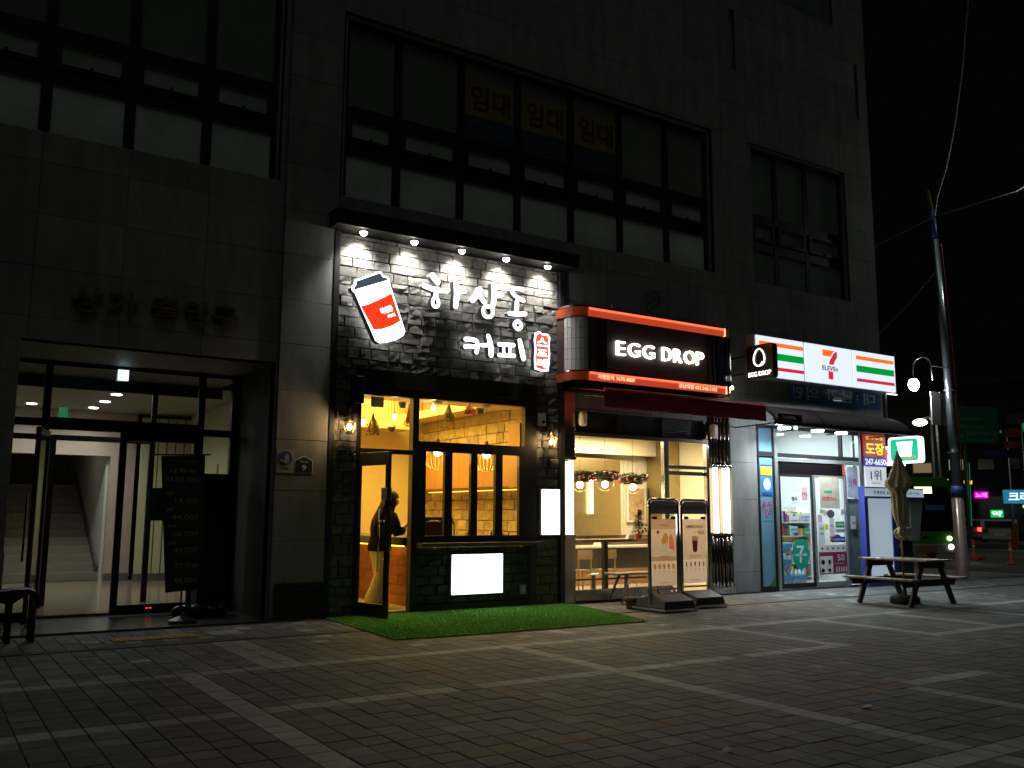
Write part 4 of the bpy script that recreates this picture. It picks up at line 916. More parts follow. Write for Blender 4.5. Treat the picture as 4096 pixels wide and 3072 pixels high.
# menu stands
food = dict(tan=paper('poster tan', (.46,.29,.21)), pinkish=paper('poster pale pink', (.60,.45,.40)), wht=paper('poster white', (.72,.62,.60)), red=paper('poster red ink', (.30,.05,.04)), brn=paper('poster brown ink', (.09,.03,.02)),
  toast=paper('toast print', (.42,.22,.06), var=.3, scale=40), cola=paper('iced coffee print', (.05,.012,.01)), ice=paper('ice print', (.34,.17,.10), var=.3, scale=60), gy=paper('grey fine print', (.27,.21,.19)), pap=paper('wrapper print', (.50,.44,.40), var=.05))
food['ham'] = paper('ham toast print', (.55,.18,.09), var=.3, scale=40)
def poster_sheet(t, kind, w, H):
    """the printed cloth: one flat sheet, its picture laid out as coloured cells of the print"""
    keys = ['tan','pinkish','wht','brn','toast','ham','pap','cola','ice']
    def inside(x, z, P):
        r_ = False
        for i in range(len(P)):
            (x1, z1), (x2, z2) = P[i], P[i-1]
            if (z1 > z) != (z2 > z) and x < (x2-x1)*(z-z1)/(z2-z1)+x1: r_ = not r_
        return r_
    shapes = []
    if kind == 0:
        shapes = [('tan', [(-.3,1.09),(.3,1.09),(.3,1.4),(-.3,1.4)]), ('toast', [(-.03,.88),(.06,.90),(.075,.99),(.03,1.05),(-.01,1.0),(-.04,.95)]), ('ham', [(.08,.90),(.165,.86),(.17,.95),(.12,1.03),(.085,.98)]),
          ('pap', [(-.055,.79),(.06,.78),(.06,.88),(-.045,.895)]), ('ham', [(.09,.83),(.175,.80),(.17,.87),(.085,.90)]), ('pap', [(.06,.76),(.10,.745),(.125,.78),(.085,.80)]), ('pap', [(-.13,.82),(-.09,.80),(-.10,.88),(-.12,.90)]), ('brn', [(-.12,1.05),(-.085,1.02),(-.07,1.06),(-.10,1.075)]), ('tan', [(-.3,.66),(.3,.66),(.3,.72),(-.3,.72)])]
    else: shapes = [('cola', [(-.045,.93),(-.035,.80),(-.025,.765),(.035,.765),(.045,.80),(.055,.93)]), ('ice', [(-.052,.975),(-.046,.925),(.056,.925),(.062,.975),(.03,.985),(0,.99),(-.03,.985)])]
    for q in range(5):
        x = -.15+.075*q; shapes.append(('toast' if kind == 0 else 'brn', [(x-.022,.60),(x-.01,.555),(x+.015,.555),(x+.022,.60),(x+.01,.625),(x-.012,.622)] if kind == 0 else [(x-.012,.625),(x-.009,.56),(x+.009,.56),(x+.012,.625)]))
    nx, nz = 64, 150; x0, x1, z0, z1 = -w+.03, w-.03, .33, H-.27
    vs = [(x0+(x1-x0)*i/nx, 0, z0+(z1-z0)*j/nz) for j in range(nz+1) for i in range(nx+1)]; mb = MB(); mb.v = vs
    for j in range(nz):
        for i in range(nx):
            x = x0+(x1-x0)*(i+.5)/nx; z = z0+(z1-z0)*(j+.5)/nz; kx = 'wht' if z < .66 else 'pinkish'
            for c_, P in shapes:
                if inside(x, z, P): kx = c_
            a = j*(nx+1)+i; mb.f.append((a, a+1, a+nx+2, a+nx+1)); mb.m.append(keys.index(kx))
    mb.build('poster', [food[k] for k in keys], t, world=False)
def menu_stand(cx, cy, lb, kind, yaw):
    t = thing('menu_stand', lb, 'menu stand', (cx, cy, 0), rz=yaw, group='steel menu stands'); w = .235; H = 1.50; t.scale = (1.22, 1, 1.09)
    k_ = dict(world=False)
    mb = MB(); pr = []
    for s_ in (-1, 1): MB().box(s_*w-.018, s_*w+.018, -.018, .018, .10, H-.08).build('post', M['chrome'], t, bevel=.004, **k_)
    pts = [(-w,0,H-.09),(-w,0,H-.06)]+[(-w+.06-.06*cos(a),0,H-.06+.06*sin(a)) for a in [pi/2*q/5 for q in range(1,6)]]+[(w-.06+.06*sin(a),0,H-.06+.06*cos(a)) for a in [pi/2*q/5 for q in range(0,6)]]+[(w,0,H-.09)]
    MB().tube(pts, .018, 8).build('top_hoop', M['chrome'], t, smooth=True, **k_)
    hp = [(-w+.02,H-.20),(w-.02,H-.20),(w-.02,H-.06),(w-.06,H-.02),(-w+.06,H-.02),(-w+.02,H-.06)]
    MB().prism(hp, -.008, .008).build('header_plate', mat('purple grey steel header', (.58,.51,.60), .5), t, **k_)
    text('EGG DROP', mat('engraved header print', (.07,.06,.07), .4), t, (-w+.05, w-.05, H-.14, H-.085), -.0085, .002, world=False)
    poster_sheet(t, kind, w, H)
    for s_ in (-1, 1): MB().box(s_*.15-.04, s_*.15+.04, -.01, .01, H-.27, H-.235).build('clip', M['chrome'], t, **k_)
    MB().box(-w, w, -.012, .012, .27, .295).build('rail', M['chrome'], t, **k_)
    tx = lambda s_, m_, r_, b_=0: text(s_, m_, t, r_, -.002, .0015, world=False, bold=b_)
    if kind == 0:
        tx('BEST MENU', food['wht'], (-.09,.10,1.135,1.16)); 
        tx('LOVE MENU SPECIAL SET', food['red'], (-.07,.09,.715,.728)); tx('부드러운 에그 샌드위치', food['gy'], (-.08,.10,.685,.698))
    else:
        tx('AMERICANO', food['red'], (-.155,.155,1.10,1.145), .02); tx('900', food['red'], (.06,.165,1.01,1.065)); tx('(HOT/ICE)', food['gy'], (.06,.155,1.078,1.09)); tx('ONLY', food['gy'], (-.01,.035,1.035,1.045))
        tx('신선한 원두로 내린 아메리카노', food['gy'], (-.10,.10,.705,.72)); tx('언제나 900원에 만나보세요', food['gy'], (-.09,.09,.682,.696))
    for q in range(5):
        x = -.15+.075*q
        tx('메뉴', food['gy'], (x-.015, x+.015, .515, .53)); tx('2.9', food['gy'], (x-.012, x+.012, .49, .502))
    tx('EGG DROP', food['gy'], (-.06,.06,.365,.378))
    mb = MB(); mb.prism([(-.22,.045),(.22,.045),(.22,.15),(-.22,.15)], -.10, .14); wt = MB()
    vs = [(-.25,-.33,.05),(.25,-.33,.05),(.25,.33,.05),(-.25,.33,.05),(-.23,-.31,.15),(.23,-.31,.15),(.23,-.05,.23),(-.23,-.05,.23),(.23,.31,.15),(-.23,.31,.15)]
    wt.add(vs, [(3,2,1,0),(0,1,5,4),(4,5,6,7),(7,6,8,9),(2,3,9,8),(1,2,8,6,5),(3,0,4,7,9)]); wt.build('water_base', M['dgrey'], t, bevel=.012, **k_)
    MB().box(-.27, .27, -.36, -.32, .02, .05).box(-.27, .27, .32, .36, .02, .05).box(-.27,-.23,-.32,.32,.02,.05).box(.23,.27,-.32,.32,.02,.05).build('base_frame', stl, t, **k_)
    for (a, b) in ((-.25,-.33),(.25,-.33),(-.25,.33),(.25,.33)): MB().ball((a, b, .011), .012, 8).build('foot', M['black'], t, **k_)
menu_stand(9.47, 10.35, 'left menu stand on dark base with sandwich picture poster', 0, .0)
menu_stand(10.31, 10.56, 'right menu stand on dark base with AMERICANO 900 iced coffee poster', 1, .0)
t = thing('floor_bowl', 'low dark bowl with pale scraps on the paving behind the left menu stand', 'bowl', (10.0, 11.5, 0)); MB().lathe([(.10,0),(.17,.09),(.16,.09),(.09,.02),(.0001,.02)], (9.98,11.35,0), 16).build('bowl', M['dgrey'], t, smooth=True)
for k in range(5): MB().ball((9.90+.04*k, 11.33+.03*(k % 2), .09), .028, 7).build('pale_item', M['white'], t)
# blade sign on the wall between the shops
bs = thing('egg_blade_sign', 'square brass projecting sign with white egg outline', 'blade sign', (12.6, 11.5, 3.8))
br2 = mat('brushed bronze sign plate', (.22,.17,.11), .28, metal=1, var=.2, scale=3, stretch=(1,1,6))
cyc, czc, hw, hh, rc = 11.12, 4.145, .305, .315, .06
sq = []
for (sx, sz, a0) in ((1,1,0),(-1,1,1),(-1,-1,2),(1,-1,3)):
    for k in range(5): a = pi/2*(a0+k/4); sq.append((sx*(hw-rc)+rc*cos(a), sz*(hh-rc)+rc*sin(a)))
ox, oy, oz = (12.56, cyc, czc), (0,-1,0), (0,0,1)
MB().prism(sq, 0, .13, ux=oy, uz=oz, o=ox).build('box', [br2], bs)
eg = MB(); pts = [V((12.55, cyc-(.125*sin(a)*(1-.12*cos(a))), czc+.065+.155*cos(a)*(1+.10*cos(a)))) for a in [2*pi*k/28 for k in range(29)]]; eg.tube(pts, .011, 8); eg.tube([V((12.548, cyc-.02, czc-.06)), V((12.548, cyc-.055, czc-.04)), V((12.548, cyc-.07, czc-.0))], .007, 6); eg.build('egg_outline', glow('white sign letter face', (.9,.96,1), 7), bs)
text('EGG DROP', wface, bs, (-.26, .26, -.255, -.175), 0.0, .006, o=(12.558, cyc, czc), ux=oy, uz=oz, bold=-.012)
MB().tube([(12.62,11.42,4.3),(12.62,11.92,4.3)], .02).tube([(12.62,11.42,3.98),(12.62,11.92,3.98)], .02).build('bracket', M['black'], bs)
t = thing('wall_spotlight', 'small bright spotlight under the blade sign', 'spotlight', (12.5, 11.8, 3.72)); MB().tube([(12.45,11.92,3.78),(12.30,11.6,3.75)], .012).build('arm', M['black'], t); MB().lathe([(.03,0),(.045,.05),(.045,.07)], (12.30,11.58,3.71), 12).build('head', M['black'], t)
MB().ball((12.30,11.56,3.70), .036, 10).build('bulb', glow('greenish white bulb', (.9,1,.7), 25), t, smooth=True); lamp('spot_glow', 'POINT', (12.3,11.5,3.64), 2.2, (.9,1,.72), .04, parent=t)
t = thing('slot_sign', 'narrow yellow lit slot sign by the end of the orange band sign', 'sign', (12.45,11.9,4.0)); ys_ = glow('yellow slot light', (.8,.9,.3), .35)
for (z0, z1) in ((4.03,4.10),(3.82,3.98),(3.72,3.78)): B('lit_slot', ys_, t, (12.36,12.44,11.86,11.88,z0,z1))
B('housing', M['black'], t, (12.34,12.46,11.881,11.915,3.68,4.14))
# ================================================================== CONVENIENCE STORE
vf = thing('store_front', 'aluminium framed convenience store front with blue side window', 'shop front', (14.9, 11.92, 0))
alu = mat('silver aluminium', (.42,.44,.45), .35, metal=.7)
B('frame', M['frame'], vf, (13.31,13.345,11.90,11.99,0,3.12),(13.73,13.765,11.90,11.99,.0,3.12),(13.345,16.36,11.90,11.99,3.06,3.12),(13.345,13.73,11.90,11.985,2.52,2.61),(13.845,16.36,11.91,11.985,2.52,2.60),(15.79,15.83,11.90,11.985,2.60,3.06),(13.345,13.73,11.90,11.985,.0,.09))
B('door_frame', alu, vf, (13.765,13.845,11.885,11.99,0,3.06),(13.845,15.9,11.90,11.985,2.44,2.515),(15.83,15.90,11.89,11.985,0,2.44),(16.34,16.42,11.90,11.99,0,3.12),(15.90,16.34,11.91,11.985,2.44,2.51),(15.90,16.34,11.91,11.985,.05,.12), bevel=.003)
B('blue_window', mat('pale blue window film', (.13,.26,.36), .3, var=.12, scale=2), vf, (13.345,13.73,11.93,11.94,.09,2.52),(13.345,13.73,11.93,11.94,2.61,3.06))
B('pane', M['glass'], vf, (13.845,15.79,11.935,11.941,2.60,3.06)); B('pane', M['glass'], vf, (15.83,16.34,11.935,11.941,2.60,3.06)); B('pane', M['glass'], vf, (15.90,16.34,11.935,11.941,.12,2.44))
dh = mat('dark header film', (.005,.003,.004), .3)
B('door_header', dh, vf, (13.86,15.82,11.92,11.95,2.20,2.44))
for (a, b, yy, n_) in ((13.89,14.86,11.93,'left'), (14.86,15.80,11.90,'right')):
    t = thing('store_door', f'{n_} glass leaf of the convenience store door covered in stickers', 'door', ((a+b)/2, yy, 0))
    B('frame', alu if n_ == 'right' else M['frame'], t, (a,a+.035,yy-.02,yy+.02,.03,2.2),(b-.035,b,yy-.02,yy+.02,.03,2.2),(a+.035,b-.035,yy-.02,yy+.02,.03,.12),(a+.035,b-.035,yy-.02,yy+.02,2.15,2.2)); B('pane', M['glass'], t, (a+.035,b-.035,yy-.003,yy+.003,.12,2.15))
# posters and stickers
def sheet(x0, x1, z0, z1, m_, lb, y=11.895, cat='poster', prints=()):
    t = thing('poster', lb, cat, ((x0+x1)/2, y, z0)); B('sheet', m_, t, (x0, x1, y, y+.002, z0, z1))
    for q in prints:
        if q[0] == 'b': B('print', q[1], t, (q[2], q[3], y-.002, y-.0005, q[4], q[5]))
        elif q[0] == 'o':
            MB().prism([(q[2]+q[4]*cos(a), q[3]+q[5]*sin(a)) for a in [k*pi/10 for k in range(20)]], y-.002, y-.0006).build('print', q[1], t)
        else: text(q[6], q[1], t, (q[2], q[3], q[4], q[5]), y-.0021, .001, bold=.01)
    return t
pm = lambda n_, c: mat('print '+n_, c, .5)
Wp, Yp, Bp, Np, Gp, Rp, Pp, Cp, Ep, Kp = pm('white',(.6,.62,.62)), pm('yellow',(.65,.60,.02)), pm('sky blue',(.03,.22,.5)), pm('deep blue',(.03,.04,.35)), pm('green',(.02,.32,.14)), pm('red',(.55,.05,.05)), pm('plum',(.20,.02,.08)), pm('cream',(.5,.42,.30)), pm('teal',(.0,.30,.22)), pm('dark grey',(.08,.08,.09))
sheet(13.40,13.70,2.16,2.33,Yp,'yellow panel poster high on the pale blue window',11.92,prints=[('b',Np,13.40,13.70,2.325,2.36)])
sheet(13.42,13.70,1.78,2.13,Bp,'sky blue poster with white disc on the pale blue window',11.92,prints=[('o',Wp,13.56,1.99,.10,.115),('b',Np,13.43,13.69,1.79,1.84)])
t = thing('heart_sticker', 'pink heart sticker made of small hearts on the blue window', 'sticker', (13.55, 11.92, 1.35)); rr = random.Random(6); mb = MB(); pk = pm('pink',(.45,.12,.22)); pk2 = pm('dark pink',(.30,.03,.08)); m2b = MB()
for k in range(90):
    u, w = rr.uniform(-1,1), rr.uniform(-1,1); xx, yy_ = u*1.15, w*1.15+.15
    if (xx*xx+yy_*yy_-1)**3-xx*xx*yy_**3 > 0: continue
    q = rr.uniform(.010,.02); (mb if rr.random() < .7 else m2b).prism([(13.56+u*.14+q*cos(a), 1.52+w*.16+q*sin(a)) for a in [j*pi/3 for j in range(6)]], 11.924-.0004*k/90, 11.9288)
mb.build('hearts', pk, t); m2b.build('dark_hearts', pk2, t); text('with you', pm('dull green',(.05,.15,.14)), t, (13.45,13.66,1.27,1.32), 11.929, .001)
MB().prism([(13.50,.092),(13.728,.092),(13.728,.30),(13.68,.26),(13.63,.18),(13.57,.13)], 11.924, 11.9285).build('green_hill', pm('grass',(.05,.22,.04)), vf)
sheet(14.13,14.42,1.265,1.44,Wp,'white notice with a small figure on the left store door',prints=[('b',Kp,14.24,14.31,1.39,1.425),('t',Kp,14.17,14.38,1.30,1.325,'안내문')],y=11.905)
sheet(14.45,14.74,1.27,1.45,Wp,'white notice with blue lettering on the left store door',prints=[('t',Bp,14.47,14.72,1.355,1.40,'카드할인'),('t',Bp,14.48,14.70,1.30,1.335,'이벤트')],y=11.905)
t = thing('round_sticker', 'large teal oval sticker with white 7 low on the left store door', 'sticker', (14.45,11.9,.6)); y = 11.905
MB().prism([(14.43+.245*cos(a), .67+.29*sin(a)) for a in [k*pi/18 for k in range(36)]], y, y+.002).build('disc', Ep, t)
MB().prism([(14.31,.83),(14.52,.83),(14.52,.79),(14.44,.68),(14.385,.68),(14.455,.785),(14.31,.785)], y-.002, y-.0006).build('numeral', Wp, t); B('bar', Wp, t, (14.26,14.59,y-.0024,y-.0021,.625,.675)); B('numeral_foot', Wp, t, (14.385,14.445,y-.002,y-.0006,.50,.62))
text('ELEVEN', Ep, t, (14.28,14.57,.635,.665), y-.0025, .001)
y = 11.872
sheet(15.02,15.62,1.55,2.17,mat('faded beige poster',(.42,.38,.30),.5,var=.25,scale=6),'tall beige snack poster high on the right store door',y,prints=[('t',Rp,15.08,15.50,1.70,1.79,'호빵ON'),('o',Kp,15.32,1.44,.12,.08),('b',Gp,15.16,15.40,1.85,1.90),('o',Cp,15.15,1.46,.07,.06)])
sheet(15.46,15.74,1.165,1.29,Gp,'green sticker on the right store door',y,prints=[('t',Wp,15.50,15.70,1.20,1.25,'알뜰택배')])
sheet(15.27,15.43,1.0,1.36,Wp,'narrow white price strip on the right store door',y,prints=[('t',Rp,15.29,15.41,1.2,1.23,'행사'),('b',Rp,15.27,15.43,.965,1.0)])
sheet(14.94,15.12,.84,1.25,Wp,'tall white list on the right store door beside its left stile',y,prints=[('t',Kp,14.96,15.10,1.15,1.17,'영업시간'),('t',Kp,14.97,15.09,1.05,1.07,'24H')])
sheet(14.93,15.06,1.27,1.42,pm('lilac',(.5,.35,.5)),'small lilac house shaped sticker on the right store door',y)
sheet(15.13,15.23,1.13,1.24,Yp,'tiny yellow square sticker on the right store door',y)
sheet(15.45,15.76,1.07,1.15,pm('pale grey',(.42,.44,.42)),'pale strip notice under the green sticker',y,prints=[('t',Kp,15.5,15.7,1.095,1.12,'CCTV 작동중')])
t = sheet(15.32,15.74,.88,.99,Np,'deep blue cloud shaped sticker with white letters on the right store door',y,prints=[('t',Wp,15.36,15.70,.905,.96,'네이버'),('o',Np,15.5,.985,.1,.05)])
sheet(14.93,15.76,.70,.835,Wp,'white strip with dark ticks above the plum poster',y,prints=[('b',Kp,15.0+.16*k,15.05+.16*k,.745,.785) for k in range(5)])
sheet(14.92,15.77,.265,.695,Pp,'plum red sale poster with 50 on the right store door',y,prints=[('t',Wp,15.47,15.69,.52,.64,'50'),('t',Wp,15.40,15.68,.455,.475,'할인 행사중'),('b',Wp,14.95,15.33,.285,.615),('o',pm('mauve',(.16,.06,.14)),15.03,.50,.055,.05),('o',pm('mauve',(.16,.06,.14)),15.23,.50,.045,.05),('o',Kp,15.22,.34,.045,.035),('o',Pp,15.02,.34,.055,.04)]+[('b',cream_p,15.42+.075*k,15.45+.075*k,.30,.40) for k in range(5) for cream_p in (Wp,)])
sheet(15.93,16.27,1.77,2.40,mat('lilac flower poster',(.40,.42,.55),.4,var=.3,scale=7),'lilac grey flower poster high beside the store door',11.90,prints=[('t',Kp,15.97,16.08,2.0,2.16,'신상'),('o',pm('magenta',(.5,.08,.3)),16.17,2.10,.06,.07)])
sheet(15.98,16.14,1.14,1.40,Wp,'small white notice on the clear pane beside the store door',11.90,prints=[('t',Kp,16.01,16.11,1.25,1.28,'자동문')])
B('film', mat('sea green frosted film', (.36,.50,.50), .3, var=.1, scale=2), vf, (15.92,16.33,11.944,11.948,.13,1.75))
sheet(15.76,15.86,2.22,2.42,Rp,'small red and white tag at the top of the right door jamb',11.876,prints=[('b',Wp,15.84,15.86,2.22,2.42)],cat='tag')
for (q0, q1, r0, r1, m_, tx_, lb) in ((15.0,15.12,1.44,1.53,pm('pale green',(.3,.5,.35)),'1+1','tiny pale green sticker left of the beige snack poster foot'),(15.64,15.75,1.42,1.54,Wp,'5G','small white square sticker right of the beige snack poster'),(15.27,15.42,.90,.955,Rp,'SALE','thin red strip under the narrow price strip'),(14.16,14.36,1.08,1.2,pm('pale aqua',(.3,.55,.55)),'환영','pale aqua sticker under the small figure notice'),(14.55,14.72,1.0,1.16,Gp,'커피','green square sticker beneath the blue lettered notice'),(14.2,14.4,1.62,1.84,Wp,'행사','white price card high on the left store door'),(14.52,14.68,1.7,1.95,pm('pale rose',(.6,.3,.33)),'1+1','pale rose card high on the left store door')):
    sheet(q0,q1,r0,r1,m_,lb,y=11.903 if q1 < 14.9 else 11.872,prints=[('t',Kp if m_ is not Gp and m_ is not Rp else Wp,q0+.02,q1-.02,(r0*.65+r1*.35),(r0*.35+r1*.65),tx_)])
# store interior
sw = mat('white shop wall', (.62,.65,.64), .7)
rm3 = thing('store_room', 'brightly lit convenience store interior with white ceiling', 'shop interior', (15.2, 12.1, 0))
B('floor', mat('white shop floor tile', (.5,.5,.48), .25, var=.05), rm3, (13.3,17.2,11.99,17.5,-.14,.02)); B('ceiling', sw, rm3, (13.3,17.15,12.13,17.5,3.35,3.4)); B('wall', sw, rm3, (13.29,13.34,12.13,17.5,.02,3.35),(17.08,17.14,12.13,17.5,.02,3.35),(13.34,17.08,17.4,17.5,.02,3.35))
cool = glow('cool ceiling tube', (.86,.97,1), 9)
for k, (x0, y0) in enumerate(((13.9,12.7),(13.9,14.2),(13.9,15.7),(15.5,13.2),(15.5,15.0))):
    t = thing('ceiling_tube_light', ['front left ceiling tube light in the convenience store','middle left ceiling tube light in the convenience store','rear left ceiling tube light in the convenience store','front right ceiling tube light in the convenience store','rear right ceiling tube light in the convenience store'][k], 'ceiling light', (x0,y0,3.3), group='store ceiling tube lights'); B('tube', cool, t, (x0,x0+.12,y0,y0+1.2,3.30,3.34)); B('housing', sw, t, (x0-.04,x0+.16,y0-.03,y0+1.23,3.341,3.349))
t = thing('ceiling_duct', 'white finned air duct under the store ceiling', 'duct', (14.2,13.2,3.0))
B('duct', sw, t, (16.3,16.8,14.6,17.0,3.0,3.25))
for k in range(6): MB().beam((14.15,12.9+.12*k,2.72+.05*k),(14.75,12.9+.12*k,3.02+.03*k), .02, .06).build('fin', sw, t)
goods = [pm('goods red',(.5,.06,.05)),pm('goods orange',(.6,.25,.04)),Yp,Gp,Bp,Wp,Np,pm('goods brown',(.2,.09,.04)),pm('goods pink',(.55,.2,.3)),Cp]
def shelf(x0, x1, y0, y1, h, n, lb, seed):
    t = thing('goods_shelf', lb, 'shelf', ((x0+x1)/2, (y0+y1)/2, .02)); rr = random.Random(seed); B('frame', M['white'], t, (x0,x0+.02,y0,y1,.02,h),(x1-.02,x1,y0,y1,.02,h),(x0+.02,x1-.02,y1-.02,y1,.02,h))
    for j in range(n):
        z = .1+(h-.15)*j/n; B('board', M['white'], t, (x0+.02,x1-.02,y0,y1-.02,z-.02,z))
        x = x0+.03
        while x < x1-.08:
            w = rr.uniform(.05,.12); hh_ = rr.uniform(.5,.85)*(h-.15)/n; m_ = rr.choice(goods); B('pack', m_, t, (x, x+w*.92, y0+.02, y1-.06, z+.001, z+hh_)); x += w
shelf(14.05,15.0,13.6,14.0,1.5,5,'goods shelf seen through the left leaf of the store door',1); shelf(15.1,16.6,13.4,13.8,1.6,5,'goods shelf behind the poster covered right door leaf',2); shelf(15.3,17.0,15.0,15.4,2.0,6,'tall goods shelf at the back of the store',3)
t = thing('drinks_fridge', 'glowing white drinks fridge just inside the store on the left', 'fridge', (13.8,13.4,0)); B('body', M['white'], t, (13.36,13.8,12.7,15.2,.02,2.05)); B('header', pm('goods red',(.5,.06,.05)), t, (13.805,13.82,12.7,15.2,2.06,2.16))
for k in range(5):
    B('lit_door', glow('fridge glow', (.9,1,1), 2.5), t, (13.803,13.81,12.73+.5*k,13.17+.5*k,.15,1.95))
    for j in range(4): B('bottle_row', goods[(k+j) % 10], t, (13.812,13.85,12.78+.5*k,13.12+.5*k,.25+.42*j,.42+.42*j))
wat = mat('water bottle plastic', (.35,.50,.58), .2); wb = pm('water label',(.05,.25,.5))
for k, (x, y, z, lb) in enumerate([(14.15,12.5,.02,'bottom left water bottle pack inside the store door'),(14.60,12.5,.02,'bottom middle water bottle pack inside the store door'),(15.05,12.5,.02,'bottom water bottle pack behind the right door leaf'),(14.60,12.5,.34,'second layer water bottle pack above the middle one'),(14.62,12.5,.66,'topmost water bottle pack inside the store door')]):
    t = thing('water_pack', lb, 'water bottles', (x, y, z), group='water packs')
    for i in range(4):
        for j in range(2): MB().lathe([(.048,0),(.05,.12),(.05,.2),(.03,.26),(.015,.28),(.015,.30)], (x-.15+.102*i, y+.102*j, z), 8).build('bottle', wat, t, smooth=True)
    B('label_band', wb, t, (x-.205,x+.21,y-.053,y+.156,z+.11,z+.19))
sheet(14.2,14.75,.885,.985,mat('ochre shelf sign',(.25,.18,.03),.5),'ochre strip sign behind the left store door',12.2)
lamp('store_light', 'AREA', (15.0,13.6,3.28), 150, (.80,.95,1), 2.8, aim=(0,0,-1), size_y=2.4, parent=rm3)
# lit fascia sign
fs = thing('striped_fascia_sign', 'long white lit fascia sign with orange green and red stripes and a 7', 'sign', (14.6,11.2,3.9)); yf = 11.2
wl2 = glow('white fascia acrylic', (.78,.86,1), 1.05); og = glow('orange fascia stripe', (1,.15,.01), 1.2); gg = glow('green fascia stripe', (.0,.30,.035), 1.1); rg_ = glow('red fascia stripe', (.62,.03,.05), 1.0)
B('cabinet', alu, fs, (12.57,16.74,11.225,11.45,3.90,4.675))
for (a, b) in ((12.59,13.865),(13.915,15.315),(15.355,16.70)): B('face', wl2, fs, (a,b,yf,yf+.024,3.915,4.66), bevel=.004)
B('end_glow', wl2, fs, (16.705,16.74,yf+.03,11.44,3.92,4.65)); B('lower_bar', glow('white edge glow', (.86,.95,1), 2.2), fs, (16.42,16.74,11.2,11.23,3.86,3.88))
for (a, b) in ((12.655,13.862),(15.44,16.66)):
    B('stripe', og, fs, (a,b,yf-.004,yf-.0005,4.485,4.56)); B('stripe', gg, fs, (a,b,yf-.004,yf-.0005,4.235,4.365)); B('stripe', rg_, fs, (a,b,yf-.004,yf-.0005,4.04,4.105))
MB().prism([(14.42,4.58),(14.80,4.58),(14.72,4.535),(14.67,4.455),(14.42,4.455)], yf-.004, yf-.0005).build('seven_top', og, fs)
MB().prism([(14.855,4.575),(14.855,4.46),(14.78,4.38),(14.735,4.30),(14.60,4.30),(14.63,4.38),(14.70,4.46),(14.745,4.52),(14.80,4.56)], yf-.0045, yf-.0008).build('seven_stroke', rg_, fs)
B('seven_foot', rg_, fs, (14.575,14.715,yf-.004,yf-.0005,4.01,4.165)); text('ELEVEn', glow('dark green fascia print', (.0,.10,.05), .7), fs, (14.40,14.865,4.178,4.268), yf-.0008, .003, bold=.02)
MB().tube([(16.55,11.35,3.15),(16.55,11.35,3.92)], .025).build('post', alu, fs)
# mirrored sign reflection in the upper store glass, painted as navy sheet and letters
bn = thing('painted_reflection', 'dark blue painted reflection with pale mirrored Korean letters below the striped sign', 'banner', (15.7,11.9,3.66)); nb = mat('navy of painted reflection', (.06,.13,.33), .5, var=.3, scale=2); ltr = mat('pale painted reflection letters', (.62,.72,.8), .6, var=.2, scale=5)
B('cloth', nb, bn, (14.25,17.15,11.90,11.912,3.64,4.02))
for s_, a, b, c, d in (('대',16.60,16.98,3.72,3.97),(':',16.35,16.42,3.80,3.90),('남',15.86,16.22,3.72,3.97),('가',15.38,15.74,3.74,3.97),('의',14.78,15.16,3.70,3.97),('민',14.36,14.66,3.71,3.95)):
    text(s_, ltr, bn, (b, a, c, d), 11.8985, .002, bold=.02, name='mirrored_letter')
B('glass_cover', M['glass'], bn, (13.4,17.2,11.86,11.866,3.60,4.05))
# curved polycarbonate canopy
cp = thing('curved_canopy', 'curved smoked plastic canopy with black ribs over the store entrance', 'canopy', (14.9,11.4,3.1))
smk = paper('smoked polycarbonate', (.17,.145,.155), tr=.45); x0, x1 = 12.67, 16.66
prof = [(11.90-1.0*sin(a), 3.04+.42*cos(a)) for a in [R(4+86*k/10) for k in range(11)]]
mb = MB(); n = len(prof); vs = []
for x in (x0, x1): vs += [(x, y, z) for y, z in prof]+[(x, y, z-.008) for y, z in prof]
fs_ = []
for i in range(n-1): fs_ += [(i, i+1, 2*n+i+1, 2*n+i), (n+i+1, n+i, 3*n+i, 3*n+i+1)]
fs_ += [(n-1, 2*n-1, 4*n-1, 3*n-1), (0, 2*n, 3*n, n)]+[(i, n+i, n+i+1, i+1) for i in range(n-1)]+[(2*n+i, 2*n+i+1, 3*n+i+1, 3*n+i) for i in range(n-1)]
mb.add(vs, fs_); mb.build('sheet', smk, cp, smooth=False)
for x in (12.69, 14.0, 15.33, 16.64): MB().tube([(x, y, z-.02) for y, z in prof], .022, 8).tube([(x,11.89,3.02),(x,10.95,3.03)], .014, 6).build('rib', M['black'], cp, smooth=True)
B('front_gutter', M['black'], cp, (12.65,16.68,10.87,10.92,3.0,3.06))
pl = thing('canopy_name_plate', 'black strip lettered CANOPIA at the left end of the curved canopy', 'sign', (13.4,11,3.1)); B('plate', M['black'], pl, (12.70,13.32,10.85,10.865,3.07,3.20)); text('CANOPIA', mat('white plate letters',(.7,.75,.78),.5), pl, (12.80,13.16,3.11,3.165), 10.849, .003, bold=.02)
B('hanger', M['black'], pl, (12.72,12.75,10.866,11.0,3.08,3.11),(13.28,13.31,10.866,11.0,3.08,3.11))
for k, (x, y, z, lb) in enumerate(((15.28,11.5,3.04,'round downlight under the right part of the curved canopy'),(13.55,11.45,3.04,'round downlight under the canopy before the blue window'),(14.5,11.45,3.04,'round downlight under the middle of the curved canopy'))):
    t = thing('canopy_lamp', lb, 'downlight', (x, y, z), group='round lamps under the curved canopy'); MB().lathe([(.12,0),(.11,-.035),(.0001,-.045)], (x,y,z), 18).build('diffuser', glow('cool white lamp', (.88,.97,1), 14), t, smooth=True)
    lamp('canopy_glow', 'SPOT', (x,y,z-.06), 190, (.82,.94,1), .1, aim=(0,-.05,-1), spot=165, blend=.8, parent=t)
